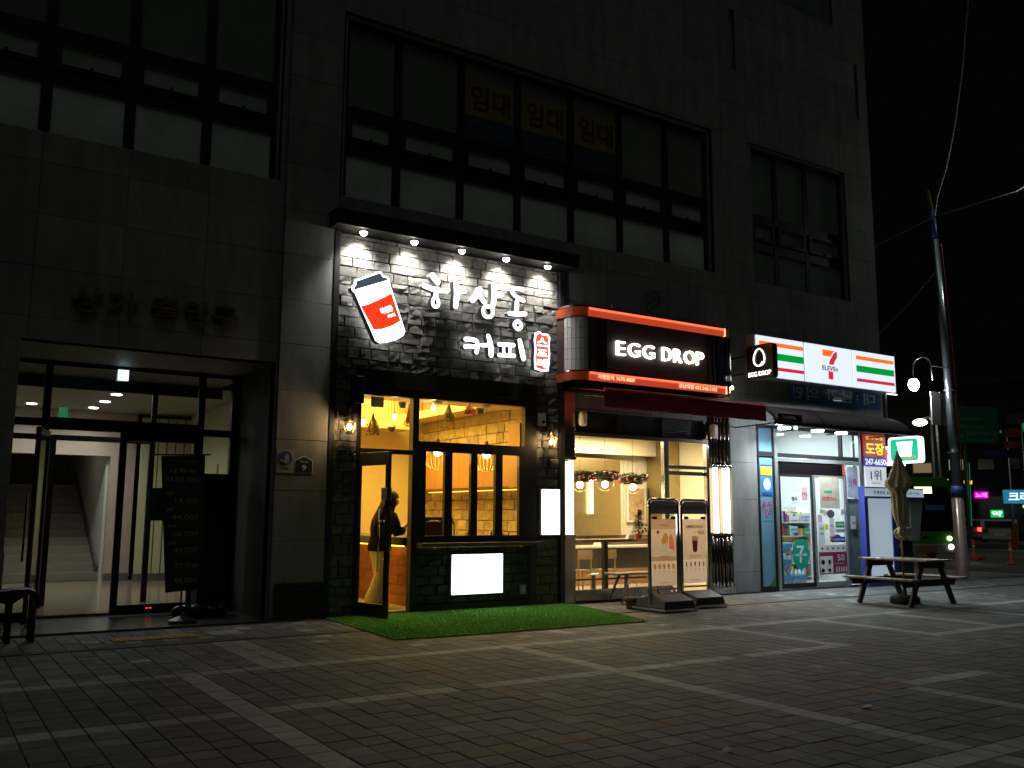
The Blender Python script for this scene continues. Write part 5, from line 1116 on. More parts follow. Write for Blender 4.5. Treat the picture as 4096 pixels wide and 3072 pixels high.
lamp('clip_glow', 'POINT', (13.05,11.15,2.9), 26, (.82,.94,1), .05)
t = thing('clip_spotlight', 'bright twin spotlight hung from the canopy edge by the name plate', 'spotlight', (13.9,11.3,3.05)); MB().lathe([(.03,0),(.05,.06)], (13.25,10.95,2.98), 10).build('head', M['chrome'], t); MB().ball((13.25,10.94,2.975), .035, 10).build('bulb', glow('cool white lamp', (.88,.97,1), 14), t)
# right corner pier signs
yl2 = pm('sign yellow',(.75,.62,.02)); rd2 = pm('sign red',(.5,.03,.03))
sg2 = thing('seal_engraver_sign', 'red and blue sign with yellow Korean letters and 247-6650', 'sign', (16.85,11.9,2.47)); lit = lambda n_, c, s_: glow(n_, c, s_)
B('board', lit('lit red board', (.45,.02,.025), .55), sg2, (16.47,17.22,11.87,11.89,2.63,3.10)); B('board_blue', lit('lit blue board', (.05,.03,.30), .6), sg2, (16.47,17.22,11.868,11.89,2.43,2.625))
text('도장', lit('lit yellow letters', (.85,.75,.03), .9), sg2, (16.54,17.16,2.67,2.93), 11.869, .004, bold=.03); text('열쇠•도장', lit('lit yellow letters', (.85,.75,.03), .9), sg2, (16.55,17.14,2.99,3.06), 11.869, .004)
text('247-6650', lit('lit white letters', (.8,.82,1), .9), sg2, (16.50,17.19,2.46,2.59), 11.867, .004, bold=.02)
sg3 = thing('rank_one_panel', 'white lit panel with grey 1위 below the red engraver sign', 'sign', (16.85,11.9,2.03)); B('panel', lit('lit pale panel', (.75,.78,.85), .55), sg3, (16.48,17.20,11.87,11.89,1.99,2.425)); text('1위', Kp, sg3, (16.66,17.02,2.14,2.36), 11.869, .003, bold=.01); text('동네 맛집', Kp, sg3, (16.70,16.98,2.07,2.10), 11.869, .003)
# small green store blade sign
b7 = thing('green_lightbox', 'rounded green and white lit projecting sign with a 7 behind the parasol tip', 'blade sign', (17.2,11.4,2.7)); cy_, cz_, hw, hh, rc = 11.47, 2.775, .37, .275, .07
def rsq(hw, hh, rc):
    o_ = []
    for (sx, sz, a0) in ((1,1,0),(-1,1,1),(-1,-1,2),(1,-1,3)):
        for k in range(5): a = pi/2*(a0+k/4); o_.append((sx*(hw-rc)+rc*cos(a), sz*(hh-rc)+rc*sin(a)))
    return o_
X7 = 17.27
MB().prism(rsq(hw,hh,rc), 0, .14, ux=(0,-1,0), uz=(0,0,1), o=(X7,cy_,cz_)).build('box', glow('white box edge glow', (.85,1,.97), 2.2), b7)
MB().prism(rsq(hw*.86,hh*.84,rc), -.004, -.0005, ux=(0,-1,0), uz=(0,0,1), o=(X7,cy_,cz_)).build('green_face', glow('teal sign face', (.0,.50,.27), 1.0), b7)
MB().prism([(-.17,.17),(.20,.17),(.15,-.14),(-.10,-.14)], -.008, -.0045, ux=(0,-1,0), uz=(0,0,1), o=(X7,cy_,cz_)).build('white_field', glow('white box face glow', (.95,1,1), 3), b7)
text('ELEVEN', glow('red sign print', (1,.1,.08), 1), b7, (-.02,.26,-.19,-.13), .0-.009, .003, o=(X7,cy_,cz_), ux=(0,-1,0))
MB().tube([(X7+.05,11.92,2.95),(X7+.05,11.8,2.95)], .02).build('bracket', M['black'], b7)

# ================================================================== ENTRANCE HALL
yE = 13.5
he = thing('entrance_hall', 'dim side entrance with dark glazed frame and stair hall behind', 'entrance', (2.4, 13.0, 0))
jam = mat('dark stone jamb', (.075,.068,.062), .6, var=.15, scale=20)
B('jamb', jam, he, (3.95,4.05,11.951,yE+.05,0,3.42),(.80,.90,11.951,yE+.05,0,3.42)); B('soffit', mat('soffit stone', (.20,.18,.15), .6, var=.15, scale=8), he, (.90,3.95,11.951,yE+.1,3.42,3.5)); B('step', mat('polished granite step', (.11,.105,.10), .22, var=.2, scale=60), he, (.5,4.0,11.95,yE+.1,-.05,.012))
B('frame', M['frame'], he, (.90,.95,yE,yE+.1,0,3.42),(1.34,1.43,yE,yE+.1,0,3.36),(3.36,3.45,yE,yE+.1,0,3.36),(3.84,3.94,yE,yE+.1,0,3.42),(.95,3.84,yE,yE+.1,3.36,3.42),(.95,1.34,yE,yE+.1,2.54,2.64),(1.43,3.36,yE,yE+.1,2.50,2.66),(3.45,3.84,yE,yE+.1,2.50,2.60),(.95,1.34,yE,yE+.1,0,.12),(3.45,3.84,yE,yE+.1,0,.12))
for (a,b,c,d) in ((.95,1.34,2.64,3.36),(1.43,3.36,2.66,3.36),(3.45,3.84,2.60,3.36),(.95,1.34,.12,2.54),(3.45,3.84,.12,2.50)): B('pane', M['glass'], he, (a,b,yE+.04,yE+.048,c,d))
t = thing('entrance_door', 'wide dark framed glass door standing before the stair hall', 'door', (2.85,13.4,0)); B('frame', M['frame'], t, (2.31,2.40,yE-.10,yE-.05,.03,2.50),(3.30,3.40,yE-.10,yE-.05,.03,2.50),(2.40,3.30,yE-.10,yE-.05,.03,.16),(2.40,3.30,yE-.10,yE-.05,2.38,2.50), bevel=.004); B('pane', M['glass'], t, (2.40,3.30,yE-.08,yE-.074,.16,2.38)); MB().tube([(2.37,yE-.16,.85),(2.37,yE-.16,1.5)], .014).build('handle', M['black'], t)
B('red_led', glow('red led digits', (1,.03,.03), 1.5), t, (2.77,2.80,yE-.103,yE-.1005,.10,.115),(2.815,2.845,yE-.103,yE-.1005,.10,.115))
t = thing('entrance_door', 'glass door leaf folded open at the left of the side entrance', 'door', (1.4,13,0)); mb = MB()
mb.tube([(1.42,yE-.05,.04),(1.42,yE-.05,2.46)], .03, 6); mb.tube([(1.24,12.75,.04),(1.24,12.75,2.46)], .03, 6); mb.tube([(1.42,yE-.05,.09),(1.24,12.75,.09)], .04, 6); mb.tube([(1.42,yE-.05,2.42),(1.24,12.75,2.42)], .04, 6); mb.build('frame', M['frame'], t)
mb = MB(); mb.beam((1.42,yE-.05,1.25),(1.24,12.75,1.25), .008, 2.3); mb.build('pane', M['glass'], t); MB().tube([(1.17,12.80,.8),(1.17,12.80,1.6)], .015).build('handle', M['chrome'], t)
B('inner_frame', M['frame'], he, (1.06,1.13,15.0,15.06,.05,3.28),(3.02,3.10,15.0,15.06,.05,3.28),(.8,4.1,15.0,15.06,3.24,3.40),(.8,3.02,15.0,15.06,2.46,2.54),(1.62,1.70,15.0,15.06,.05,2.46))
B('lobby_floor', mat('polished beige stone floor', (.23,.17,.125), .14, var=.12, scale=12), he, (.4,4.77,yE+.11,20.0,-.1,.05)); B('lobby_ceiling', mat('beige lobby ceiling', (.30,.28,.22), .7), he, (.4,4.77,15.07,20.0,3.40,3.46)); B('vestibule_ceiling', jam, he, (.8,4.05,yE+.11,14.99,3.42,3.46))
lw = mat('pinkish stone lobby wall', (.36,.27,.215), .5, var=.06, scale=3); ww = mat('white lobby wall', (.42,.41,.36), .7); yw = mat('cream lobby panel', (.42,.38,.22), .6)
B('lobby_wall', lw, he, (.4,3.25,19.8,19.95,2.52,3.4),(3.25,3.72,19.8,19.95,.05,3.4),(.4,.9,19.8,19.95,.05,2.52)); B('side_wall', ww, he, (.36,.40,yE,19.9,.05,3.4)); B('skirting', jam, he, (3.25,3.72,19.77,19.798,.05,.20),(3.72,4.7,19.4,19.42,.05,.2))
for k in range(6): B('wall_panel', yw, he, (3.74+.17*k+.004, 3.74+.17*(k+1)-.02, 19.42, 19.46, .05, 3.3))
B('right_wall', yw, he, (4.72,4.76,yE+.11,19.5,.05,3.4))
for k in range(5): B('door_panel', mat('pale cream door', (.40,.35,.20), .5), he, (4.69,4.718,14.3+1.0*k,15.1+1.0*k,.05,2.3))
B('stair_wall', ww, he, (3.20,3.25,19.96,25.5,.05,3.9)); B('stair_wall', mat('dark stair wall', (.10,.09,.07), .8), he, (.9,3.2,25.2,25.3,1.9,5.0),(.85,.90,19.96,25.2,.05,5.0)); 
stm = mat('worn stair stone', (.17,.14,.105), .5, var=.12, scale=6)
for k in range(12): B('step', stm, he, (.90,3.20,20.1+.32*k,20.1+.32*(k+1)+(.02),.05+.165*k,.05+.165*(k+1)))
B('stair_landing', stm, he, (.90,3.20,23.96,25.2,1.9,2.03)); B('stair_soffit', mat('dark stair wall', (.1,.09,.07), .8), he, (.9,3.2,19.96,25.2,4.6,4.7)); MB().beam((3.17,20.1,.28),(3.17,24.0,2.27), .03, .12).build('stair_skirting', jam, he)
dl = glow('lobby downlight', (.9,1,.95), 20)
for k, (x, y) in enumerate(((2.76,16.66),(2.77,17.85),(2.76,19.06),(1.69,18.99),(2.3,15.6))):
    tag(MB().lathe([(.0001,-.012),(.08,-.01),(.085,0)], (x,y,3.40), 16).build('lobby_downlight', dl), f'{["nearest","middle","farthest"][k] if k<3 else ["lone left","small"][k-3]} round downlight on the lobby ceiling{" row of three" if k<3 else ""}', 'downlight')
    lamp('lobby_glow', 'SPOT', (x,y,3.36), 78, (.88,1,.92), .08, aim=(0,0,-1), spot=160, blend=1)
lamp('vestibule_glow', 'SPOT', (2.4,14.3,3.40), 24, (.95,1,.92), .1, aim=(0,0,-1), spot=160, blend=1)
lamp('stair_glow', 'POINT', (2.2,21.0,2.6), 4, (1,.95,.8), .15)
t = thing('exit_box', 'small square pale lit box under the entrance head', 'sign', (2.29,13.45,3.22)); B('box', glow('pale exit box', (.65,.95,1), 1.6), t, (2.235,2.375,yE-.02,yE-.003,3.22,3.37))
t = thing('exit_sign', 'dim green exit sign inside the lobby', 'sign', (2.2,18,3.0)); B('box', glow('green exit panel', (.02,.25,.10), .5), t, (2.0,2.14,17.6,17.63,3.05,3.22))
t = thing('door_poster', 'small blue and red poster on the entrance door glass', 'poster', (2.8,13.3,1.2)); B('sheet', mat('slate poster', (.16,.24,.30), .5), t, (2.72,3.08,yE-.115,yE-.110,1.29,1.74)); MB().prism([(2.80,1.42),(2.93,1.38),(2.95,1.58),(2.84,1.62)], yE-.118, yE-.1155).prism([(2.94,1.42),(3.02,1.40),(3.04,1.60),(2.96,1.60)], yE-.118, yE-.1155).build('print', mat('dull red print', (.15,.03,.03), .5), t)
# price banner
t = thing('price_banner', 'dark hanging banner listing prices in dull gold beside the entrance door', 'banner', (2.95,12.2,0)); yb = 12.2
bk = mat('near black banner', (.02,.014,.012), .6); gdp = mat('dull gold print', (.34,.31,.14), .6); wdp = mat('dull white print', (.45,.45,.42), .6)
mb = MB(); mb.prism([(2.60,2.115),(3.15,2.145),(3.185,.43),(2.745,.40)], yb, yb+.004); mb.build('cloth', bk, t); MB().tube([(2.50,yb+.01,2.13),(3.22,yb+.01,2.155)], .010).tube([(2.95,yb+.03,.05),(2.95,yb+.03,2.15)], .012).tube([(3.02,yb+.03,.05),(3.02,yb+.03,.5)], .012).build('rod', M['frame'], t); MB().lathe([(.17,0),(.17,.05),(.05,.1),(.02,.14)], (2.98,yb+.04,0), 14).build('base', M['black'], t)
for s_, m_, a, b, c, d in (('파격 할인 이벤트',gdp,2.70,3.06,2.04,2.075),('대 학 생',wdp,2.72,3.03,1.905,1.96),('기초할인 이벤트',wdp,2.66,3.10,1.79,1.86),('커트',wdp,2.68,2.78,1.62,1.66),('13,000',gdp,2.80,3.10,1.51,1.585),('44,000',gdp,2.77,3.10,1.30,1.375),('66,000',gdp,2.79,3.11,1.09,1.165),('44,000',gdp,2.82,3.11,.885,.96),('77,000',gdp,2.84,3.12,.69,.76),('88,000',gdp,2.85,3.12,.51,.58),('펌',wdp,2.70,2.77,1.42,1.46),('염색',wdp,2.72,2.82,1.21,1.25),('볼륨',wdp,2.75,2.84,1.0,1.04)):
    text(s_, m_, t, (a,b,c,d), yb-.001, .001)
tag(B('black_cabinet', mat('matt black cabinet', (.012,.013,.014), .7), None, (3.33,3.72,12.95,13.3,.02,1.94), bevel=.01), 'tall matt black cabinet behind the price banner', 'cabinet')
mb = MB(); rr = random.Random(12)
for k in range(6): mb.ball((3.05+.11*k, 12.7+.05*(k % 2), .10), rr.uniform(.09,.14), 8, sz=.8)
tag(mb.build('refuse_sack', M['black'], smooth=True), 'dark lumpy sack on the ground by the black cabinet', 'sack')
t = thing('garden_stool', 'black stool silhouette with curved seat at the left edge of the photo', 'stool', (1.0,11.4,0)); mb = MB()
mb.prism([(.45,.53),(.75,.545),(1.0,.57),(1.12,.57),(1.20,.54),(1.24,.49),(1.25,.42),(1.235,.35),(1.22,.42),(1.20,.48),(1.14,.52),(1.05,.47),(.95,.40),(.86,.44),(.70,.47),(.45,.48)], 11.28, 11.62); mb.build('seat', M['black'], t, bevel=.008)
for x, w in ((.955,.028),(1.185,.028),(.56,.028)): MB().tube([(x,11.33,0),(x,11.33,.50)], w, 8).tube([(x,11.57,0),(x,11.57,.50)], w, 8).build('leg', M['black'], t, smooth=True)
tag(B('red_bollard', mat('dull red plastic', (.22,.02,.02), .5), None, (.92,.99,13.0,13.07,.01,.9), bevel=.01), 'dull red post at the far left by the glass entrance', 'post')
# ================================================================== PICNIC TABLE AND PARASOL
tw = mat('weathered picnic wood', (.20,.155,.135), .4, var=.25, scale=6, bump=.25, bscale=30, rnd=.15, stretch=(1,1,1))
twd = mat('dark stained table leg wood', (.05,.03,.022), .6, var=.25, scale=8)
th = 1.574-pi/2
t = thing('picnic_table', 'dark wooden picnic table with attached benches around a folded parasol', 'picnic table', (13.646, 9.177, 0), rz=th)
k_ = dict(world=False)
for k in range(5): MB().box(-.35+.141*k, -.35+.141*k+.132, -.62, .62, .69, .72).build('plank', tw, t, bevel=.004, **k_)
for s_ in (-1, 1):
    for k in range(2): MB().box(s_*.65-.122+.124*k, s_*.65-.122+.124*k+.118, -.62, .62, .405, .433).build('seat_plank', tw, t, bevel=.004, **k_)
    y = s_*.46
    MB().box(-.36, .36, y-.02, y+.02, .585, .688).build('top_brace', twd, t, bevel=.004, **k_)
    mb = MB(); mb.prism([(-.74,.405),(.74,.405),(.66,.30),(-.66,.30)], y+.022, y+.06); mb.build('seat_beam', twd, t, **k_)
    for q in (-1, 1): MB().beam((q*.585, y, 0), (q*.245, y, .62), .04, .10, up=(1,0,0)).build('leg', twd, t, bevel=.004, **k_)
um = thing('folded_parasol', 'folded beige green parasol tied with a knot above the picnic table', 'parasol', (13.63, 9.19, 0)); ux, uy = 13.63, 9.19
pcl = mat('faded beige parasol cloth', (.42,.41,.27), .85, var=.22, scale=5)
MB().tube([(ux,uy,.1),(ux,uy,2.44)], .018, 10).build('pole', mat('pale wood pole', (.30,.20,.11), .5), um, smooth=True)
prof = [(2.44,.012),(2.40,.03),(2.30,.055),(2.18,.085),(2.05,.125),(1.93,.165),(1.86,.165),(1.82,.115),(1.76,.095),(1.65,.10),(1.52,.105),(1.40,.095),(1.30,.07),(1.24,.055),(1.205,.05),(1.17,.085),(1.13,.10),(1.10,.085),(1.05,.07),(1.01,.03)]
mb = MB(); n = 48; rr = random.Random(3); vs = []; ph = [rr.uniform(0, 6) for _ in range(4)]
for (z, r_) in prof:
    for j in range(n):
        a = 2*pi*j/n; tw_ = (2.44-z)*.9; f = 1+.24*sin(8*(a+tw_*.5)+ph[0])+.10*sin(5*a+ph[1]+z*4)+.05*sin(13*a+ph[2])
        zz = z+(.05*sin(8*(a+tw_*.5)+ph[0]) if 1.80 < z < 1.95 else 0)
        vs.append((ux+r_*f*cos(a)*1.12+.012*sin(z*6), uy+r_*f*sin(a), zz))
mb.add(vs, [(i*n+j, i*n+(j+1) % n, (i+1)*n+(j+1) % n, (i+1)*n+j) for i in range(len(prof)-1) for j in range(n)]); mb.build('cloth', pcl, um, smooth=True)
mb = MB(); mb.tube([(ux+(.062+.012*sin(3*a))*cos(a), uy+(.062+.012*sin(3*a))*sin(a), 1.195+.015*sin(2*a)) for a in [2*pi*k/20 for k in range(21)]], .016, 6)
for (sx, rz) in ((-1,.07),(1,.08)): mb.tube([(ux+sx*.05,uy-.05,1.18),(ux+sx*.13,uy-.07,1.20),(ux+sx*.15,uy-.07,1.12),(ux+sx*.08,uy-.07,1.08),(ux+sx*.03,uy-.06,1.14)], [.02,.035,.04,.035,.02], 7)
mb.build('knot', pcl, um, smooth=True); MB().ball((ux,uy,2.455), .018, 8).build('finial', twd, um)
MB().lathe([(.235,0),(.25,.03),(.245,.10),(.20,.13),(.04,.14),(.035,.24),(.0001,.245)], (ux,uy,0), 22, sy=.9).build('base', mat('dark green plastic base', (.03,.04,.035), .6), um, smooth=True)
# ================================================================== CASH MACHINE BOOTH
ab = thing('bank_booth', 'blue framed bank cash machine booth with white panel and lettered header', 'booth', (17.0, 11.7, 0)); bl = mat('deep blue booth metal', (.035,.05,.27), .4, var=.05); pw = mat('pale white panel', (.50,.55,.58), .3, var=.05, scale=2)
B('body', mat('dark booth rear', (.05,.055,.07), .6), ab, (16.06,17.08,11.66,11.74,0,1.76)); B('frame', bl, ab, (16.06,16.15,11.60,11.66,0,1.76),(16.93,17.08,11.60,11.66,0,1.76),(16.06,18.08,11.585,11.75,1.76,1.80),(16.06,18.08,11.585,11.75,1.965,1.99),(16.045,16.06,11.60,11.74,0,1.99),(16.15,16.93,11.60,11.66,0,.20))
pwl = glow('white lit panel', (.62,.78,.92), .42, base=(.5,.55,.58)); B('white_panel', pwl, ab, (16.15,16.93,11.62,11.655,.20,1.76)); B('header', pwl, ab, (16.065,18.07,11.60,11.74,1.80,1.965)); text('은행공동 365', Kp, ab, (16.35,16.92,1.845,1.915), 11.598, .003, bold=.01); text('현금인출기 365', Kp, ab, (17.30,17.90,1.845,1.915), 11.598, .003)
mb = MB(); mb.prism([(17.62,1.76),(18.05,1.76),(17.86,.90),(17.55,.90)], 11.62, 11.9); mb.build('slanted_side', mat('grey booth side', (.30,.32,.32), .4), ab); B('machine', mat('dark machine face', (.03,.035,.045), .4), ab, (17.08,17.80,11.75,12.3,0,.90),(17.08,17.6,12.25,12.35,.9,1.76))
B('keypad', M['grey'], ab, (17.25,17.45,11.735,11.749,.75,.85)); B('yellow_sticker', Yp, ab, (16.55,16.72,11.612,11.618,.05,.24))
# ================================================================== STREET POLE, LAMPS
px_, py_ = 20.75, 12.45
sp_ = thing('street_pole', 'tall tapered street pole with blue band right of the parasol', 'pole', (px_, py_, 0)); pm_ = mat('mottled brown painted steel', (.24,.17,.145), .3, metal=.2, var=.2, scale=6, coat=.3); gm = mat('galvanised pole steel', (.30,.32,.36), .25, metal=.85, var=.1)
ptop = (px_-.05, py_+.25, 9.5)
MB().tube([(px_,py_,-.02),(px_,py_,.0),(px_,py_,1.85)], [.17,.145,.13], 20).build('lower_tube', pm_, sp_, smooth=True); MB().tube([(px_,py_,1.85),(px_,py_,2.12)], [.134,.134], 20).build('blue_band', mat('blue band wrap', (.04,.07,.30), .5, var=.3, scale=12), sp_, smooth=True)
MB().tube([(px_,py_,2.12),(px_,py_+.05,5),(px_-.02,py_+.15,8.2)], [.12,.095,.08], 20).build('upper_tube', gm, sp_, smooth=True); MB().tube([(px_-.02,py_+.15,8.2),(px_-.03,py_+.18,8.95)], [.075,.07], 14).build('blue_sleeve', mat('dark blue sleeve', (.02,.04,.16), .5), sp_, smooth=True); MB().tube([(px_-.03,py_+.18,8.95),ptop], [.05,.045], 12).build('tip', mat('brown tip', (.12,.05,.02), .6), sp_)
MB().tube([(px_+.10,py_-.10,1.9),(px_+.09,py_-.07,5),(px_+.06,py_+.05,8.1)], .018, 6).build('conduit', mat('red brown conduit', (.25,.03,.02), .5), sp_)
for z in (1.0, 2.9, 4.4): MB().lathe([(.152,0),(.152,.03)], (px_,py_+.02*z*.3,z), 18).build('clamp', gm, sp_) if z > 2 else None
t = thing('notice_board', 'grey metal notice board strapped to the tall pole', 'board', (20.5, 12.4, 4.2)); nbm = mat('mauve grey sheet metal', (.38,.31,.31), .4, metal=.3)
B('sheet', nbm, t, (20.28,21.36,12.68,12.70,3.58,4.38)); B('rib', M['chrome'], t, (20.60,20.66,12.65,12.68,3.58,4.38))
lp = thing('globe_lamp', 'glowing white globe lamp hanging from a hooked arm on the tall pole', 'street lamp', (20.0, 12.6, 4.5)); G = V((20.0,12.93,4.55))
mb = MB(); c0 = V((20.02,12.70,4.95)); pts = [(20.0,12.93,4.72)]+[tuple(c0+V((-.02*cos(a)*0, .24*cos(a), .24*sin(a)))) for a in [pi*k/12 for k in range(13)]]+[(20.05,12.46,4.6)]
mb.tube(pts, .016, 8); mb.tube([(20.03,12.46,4.95),(px_,py_,4.95)], .012, 6); mb.build('arm', gm, lp, smooth=True)
MB().lathe([(.02,.17),(.06,.15),(.065,.12)], tuple(G), 14).build('cap', gm, lp); MB().ball(tuple(G), .125, 18, sz=1.25).build('globe', glow('street globe', (.95,1,1), 16), lp, smooth=True); lamp('globe_glow', 'POINT', (19.95,12.75,4.3), 90, (.93,1,.97), .12, parent=lp)
t = thing('road_lamp', 'far yellowish street lamp glowing above the green lightbox', 'street lamp', (36.8,23.6,0)); MB().tube([(37.6,23.2,-.16),(37.5,23.25,5.4),(37.2,23.4,5.75),(36.77,23.58,5.62)], [.09,.06,.05,.04], 8).build('pole', gm, t); MB().ball((36.77,23.58,5.49), .30, 12, sz=.5).build('lamp_head', glow('yellow road lamp', (1,.95,.62), 14), t, smooth=True); lamp('road_glow', 'POINT', (36.6,23.5,5.0), 60, (1,.93,.65), .2, parent=t)
t = thing('road_lamp', 'street lamp at the right edge of the photo on a long curved arm', 'street lamp', (26,10,0)); MB().tube([(19.4,13.4,8.0),(20.6,12.5,8.75),(22.0,11.2,9.3),(22.25,10.95,9.5)], [.014,.016,.02,.025], 8).build('arm', M['black'], t); MB().ball((22.35,10.85,9.44), .16, 12, sz=.5).build('lamp_head', glow('green white road lamp', (.85,1,.85), 18), t, smooth=True); lamp('road_glow', 'POINT', (22.3,10.8,9.1), 60, (.88,1,.88), .15, parent=t)
cb = thing('overhead_cable', 'loose pale cable strung up from the tall pole', 'cable', (20.7,12.6,8.8)); MB().tube([(20.69,12.62,7.9),(20.74,12.60,8.6),(20.85,12.62,8.95),(20.95,12.60,9.35),(21.1,12.4,10.1),(21.05,12.1,11.0),(20.95,11.75,12.3),(20.8,11.45,13.6),(20.6,11.0,15.4)], .016, 6).build('cable', mat('pale cable sheath', (.35,.36,.34), .5), cb, smooth=True)
MB().tube([(20.7,12.6,7.4),(18.9,12.3,6.2),(17.3,12.1,5.2)], .010, 5).build('cable', M['black'], cb)
# second thin pole with green lit conduit, signs
t = thing('traffic_pole', 'slim grey pole with a green lit edge beyond the tall pole', 'pole', (46.86,27.61,-.15)); MB().tube([(46.9,27.6,-.15),(46.3,27.2,5.5),(46.1,27.1,7.5)], [.14,.11,.1], 10).build('pole', gm, t); MB().tube([(46.72,27.35,.9),(46.35,27.05,4.2)], .018, 6).build('lit_edge', glow('green edge light', (.1,.9,.45), .12), t)
gsn = thing('road_direction_sign', 'dark green road direction sign with pale lettering beyond the pole', 'road sign', (43.6,25,5)); ga = V((42.36,25.74,0)); gb = V((44.86,24.55,0)); gux = (gb-ga).normalized(); gW = (gb-ga).length
gnm = mat('dark green sign sheet', (.0,.10,.06), .5)
MB().prism([(0,4.98),(gW,4.98),(gW,6.80),(0,6.80)], 0, .06, ux=gux, o=ga).build('board', gnm, gsn); gp = mat('sign reflective print', (.16,.22,.19), .5)
for s_, a, b, c, d in (('서원',.05,.65,6.1,6.5),('구청',.05,.65,5.65,6.05),('Seowon Gu Office',.75,2.0,6.15,6.3),('Masan Station',.75,2.0,5.75,5.9),('동경대학부속상공회',1.0,2.65,5.35,5.6),('Technical Station',1.0,2.5,5.1,5.22),('ㅏ',.15,.55,5.05,5.6)): text(s_, gp, gsn, (a,b,c,d), .001, .004, o=ga, ux=gux)
MB().beam(ga+gux*.25+V((0,0,5.32)), ga+gux*.85+V((0,0,5.32)), .02, .07).build('arrow', gp, gsn); MB().tube([tuple(ga+gux*.1+V((0,.2,6.2))), tuple(ga+gux*-.6+V((0,.2,6.2)))], .07).tube([tuple(ga+gux*-.5+V((0,.3,-.15))), tuple(ga+gux*-.5+V((0,.3,7.2)))], .13).build('post', gm, gsn)
b2 = thing('blue_street_sign', 'small dark blue street name sign beneath the green road sign', 'street sign', (44.7,24.6,4.5)); MB().prism([(0,4.32),(1.3,4.32),(1.3,4.70),(0,4.70)], 0, .04, ux=gux, o=(44.14,24.94,0)).build('board', mat('dark blue street sign', (.012,.02,.13), .5), b2); text('해안대로', mat('blue sign print', (.06,.08,.22), .5), b2, (.2,1.1,4.42,4.6), .001, .004, o=(44.14,24.94,0), ux=gux)
MB().tube([(45.5,24.5,-.15),(45.5,24.5,5.6)], .06).build('post', gm, b2)
t = thing('orange_banner', 'dull orange pair of banners right of the green road sign', 'banner', (45.3,24.2,5)); MB().prism([(0,5.3),(.95,5.35),(1.0,5.75),(.05,5.70)], 0, .03, ux=gux, o=(45.0,24.4,0)).prism([(0,4.75),(.85,4.8),(.85,5.15),(.0,5.1)], 0, .03, ux=gux, o=(45.0,24.4,0)).build('cloth', mat('dull orange banner', (.20,.045,.02), .6), t); MB().tube([(45.95,24.0,-.15),(45.95,24.0,6)], .05).build('post', gm, t)
# ================================================================== GREEN BUS
bx = V((30.72,19.76,-.10)); byaw = math.atan2(-.62,.30)
# local frame of the bus: x across the front, y towards its rear, z up
bus = thing('green_bus', 'green city bus with lit yellow destination panel waiting behind the pole', 'bus', tuple(bx), rz=R(-34))
gbus = mat('green bus paint', (.03,.17,.012), .35, coat=.4); blk = mat('dark bus glass', (.008,.01,.012), .12)
def Lb(name, m_, *bx_, bevel=0): 
    mb = MB()
    for b in bx_: mb.box(*b)
    return mb.build(name, m_, bus, world=False, bevel=bevel)
MB().prism([(-1.12,.32),(1.12,.32),(1.12,2.45),(1.05,2.75),(.85,2.93),(-.85,2.93),(-1.05,2.75),(-1.12,2.45)], 0.0, 9.5, ux=(1,0,0)).build('body', gbus, bus, world=False, bevel=.05)
Lb('windscreen', blk, (-1.0,1.0,-.02,-.001,.98,2.30), bevel=.01); Lb('header_glass', blk, (-.92,.92,-.015,-.001,2.31,2.58)); Lb('destination_panel', glow('bus destination panel', (1,.92,.35), 4), (-.30,.32,-.03,-.016,2.33,2.56))
Lb('bumper', mat('grey bus bumper', (.16,.17,.17), .5), (-1.13,1.13,-.06,-.001,.18,.52), bevel=.03); Lb('number_plate', mat('dull orange plate', (.22,.10,.02), .5), (-.35,.35,-.075,-.061,.24,.44)); Lb('side_windows', blk, (-1.135,-1.121,.6,9.0,1.15,2.35),(1.121,1.135,.6,9.0,1.15,2.35))
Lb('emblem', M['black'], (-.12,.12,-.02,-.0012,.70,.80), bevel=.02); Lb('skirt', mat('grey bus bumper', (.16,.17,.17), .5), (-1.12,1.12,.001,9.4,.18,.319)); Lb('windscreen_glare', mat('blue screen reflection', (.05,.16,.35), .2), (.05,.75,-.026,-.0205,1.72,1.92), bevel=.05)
for s_ in (-1, 1):
    MB().ball((s_*.86,-.04,.72), .085, 12).ball((s_*.88,-.07,.42), .10, 12).build('headlight', glow('bus headlight', (1,.90,.65), 30 if s_ > 0 else 4), bus, world=False, smooth=True)
    MB().tube([(s_*1.08,.0,2.5),(s_*1.25,-.25,2.45),(s_*1.28,-.28,2.2)], .02).box(s_*1.28-.09, s_*1.28+.09, -.33, -.26, 1.85, 2.2).build('mirror', M['black'], bus, world=False)
    for yy_ in (2.0, 7.2): MB().tube([(s_*1.0,yy_,.36),(s_*1.13,yy_,.36)], .42, 20).build('wheel', M['black'], bus, world=False)
bl_ = lamp('headlight_glow', 'SPOT', (0,0,0), 20, (1,.88,.62), .1, aim=(0,-1,-.12), spot=70, blend=1); bl_.parent = bus; bl_.location = (.86,-.2,.6)
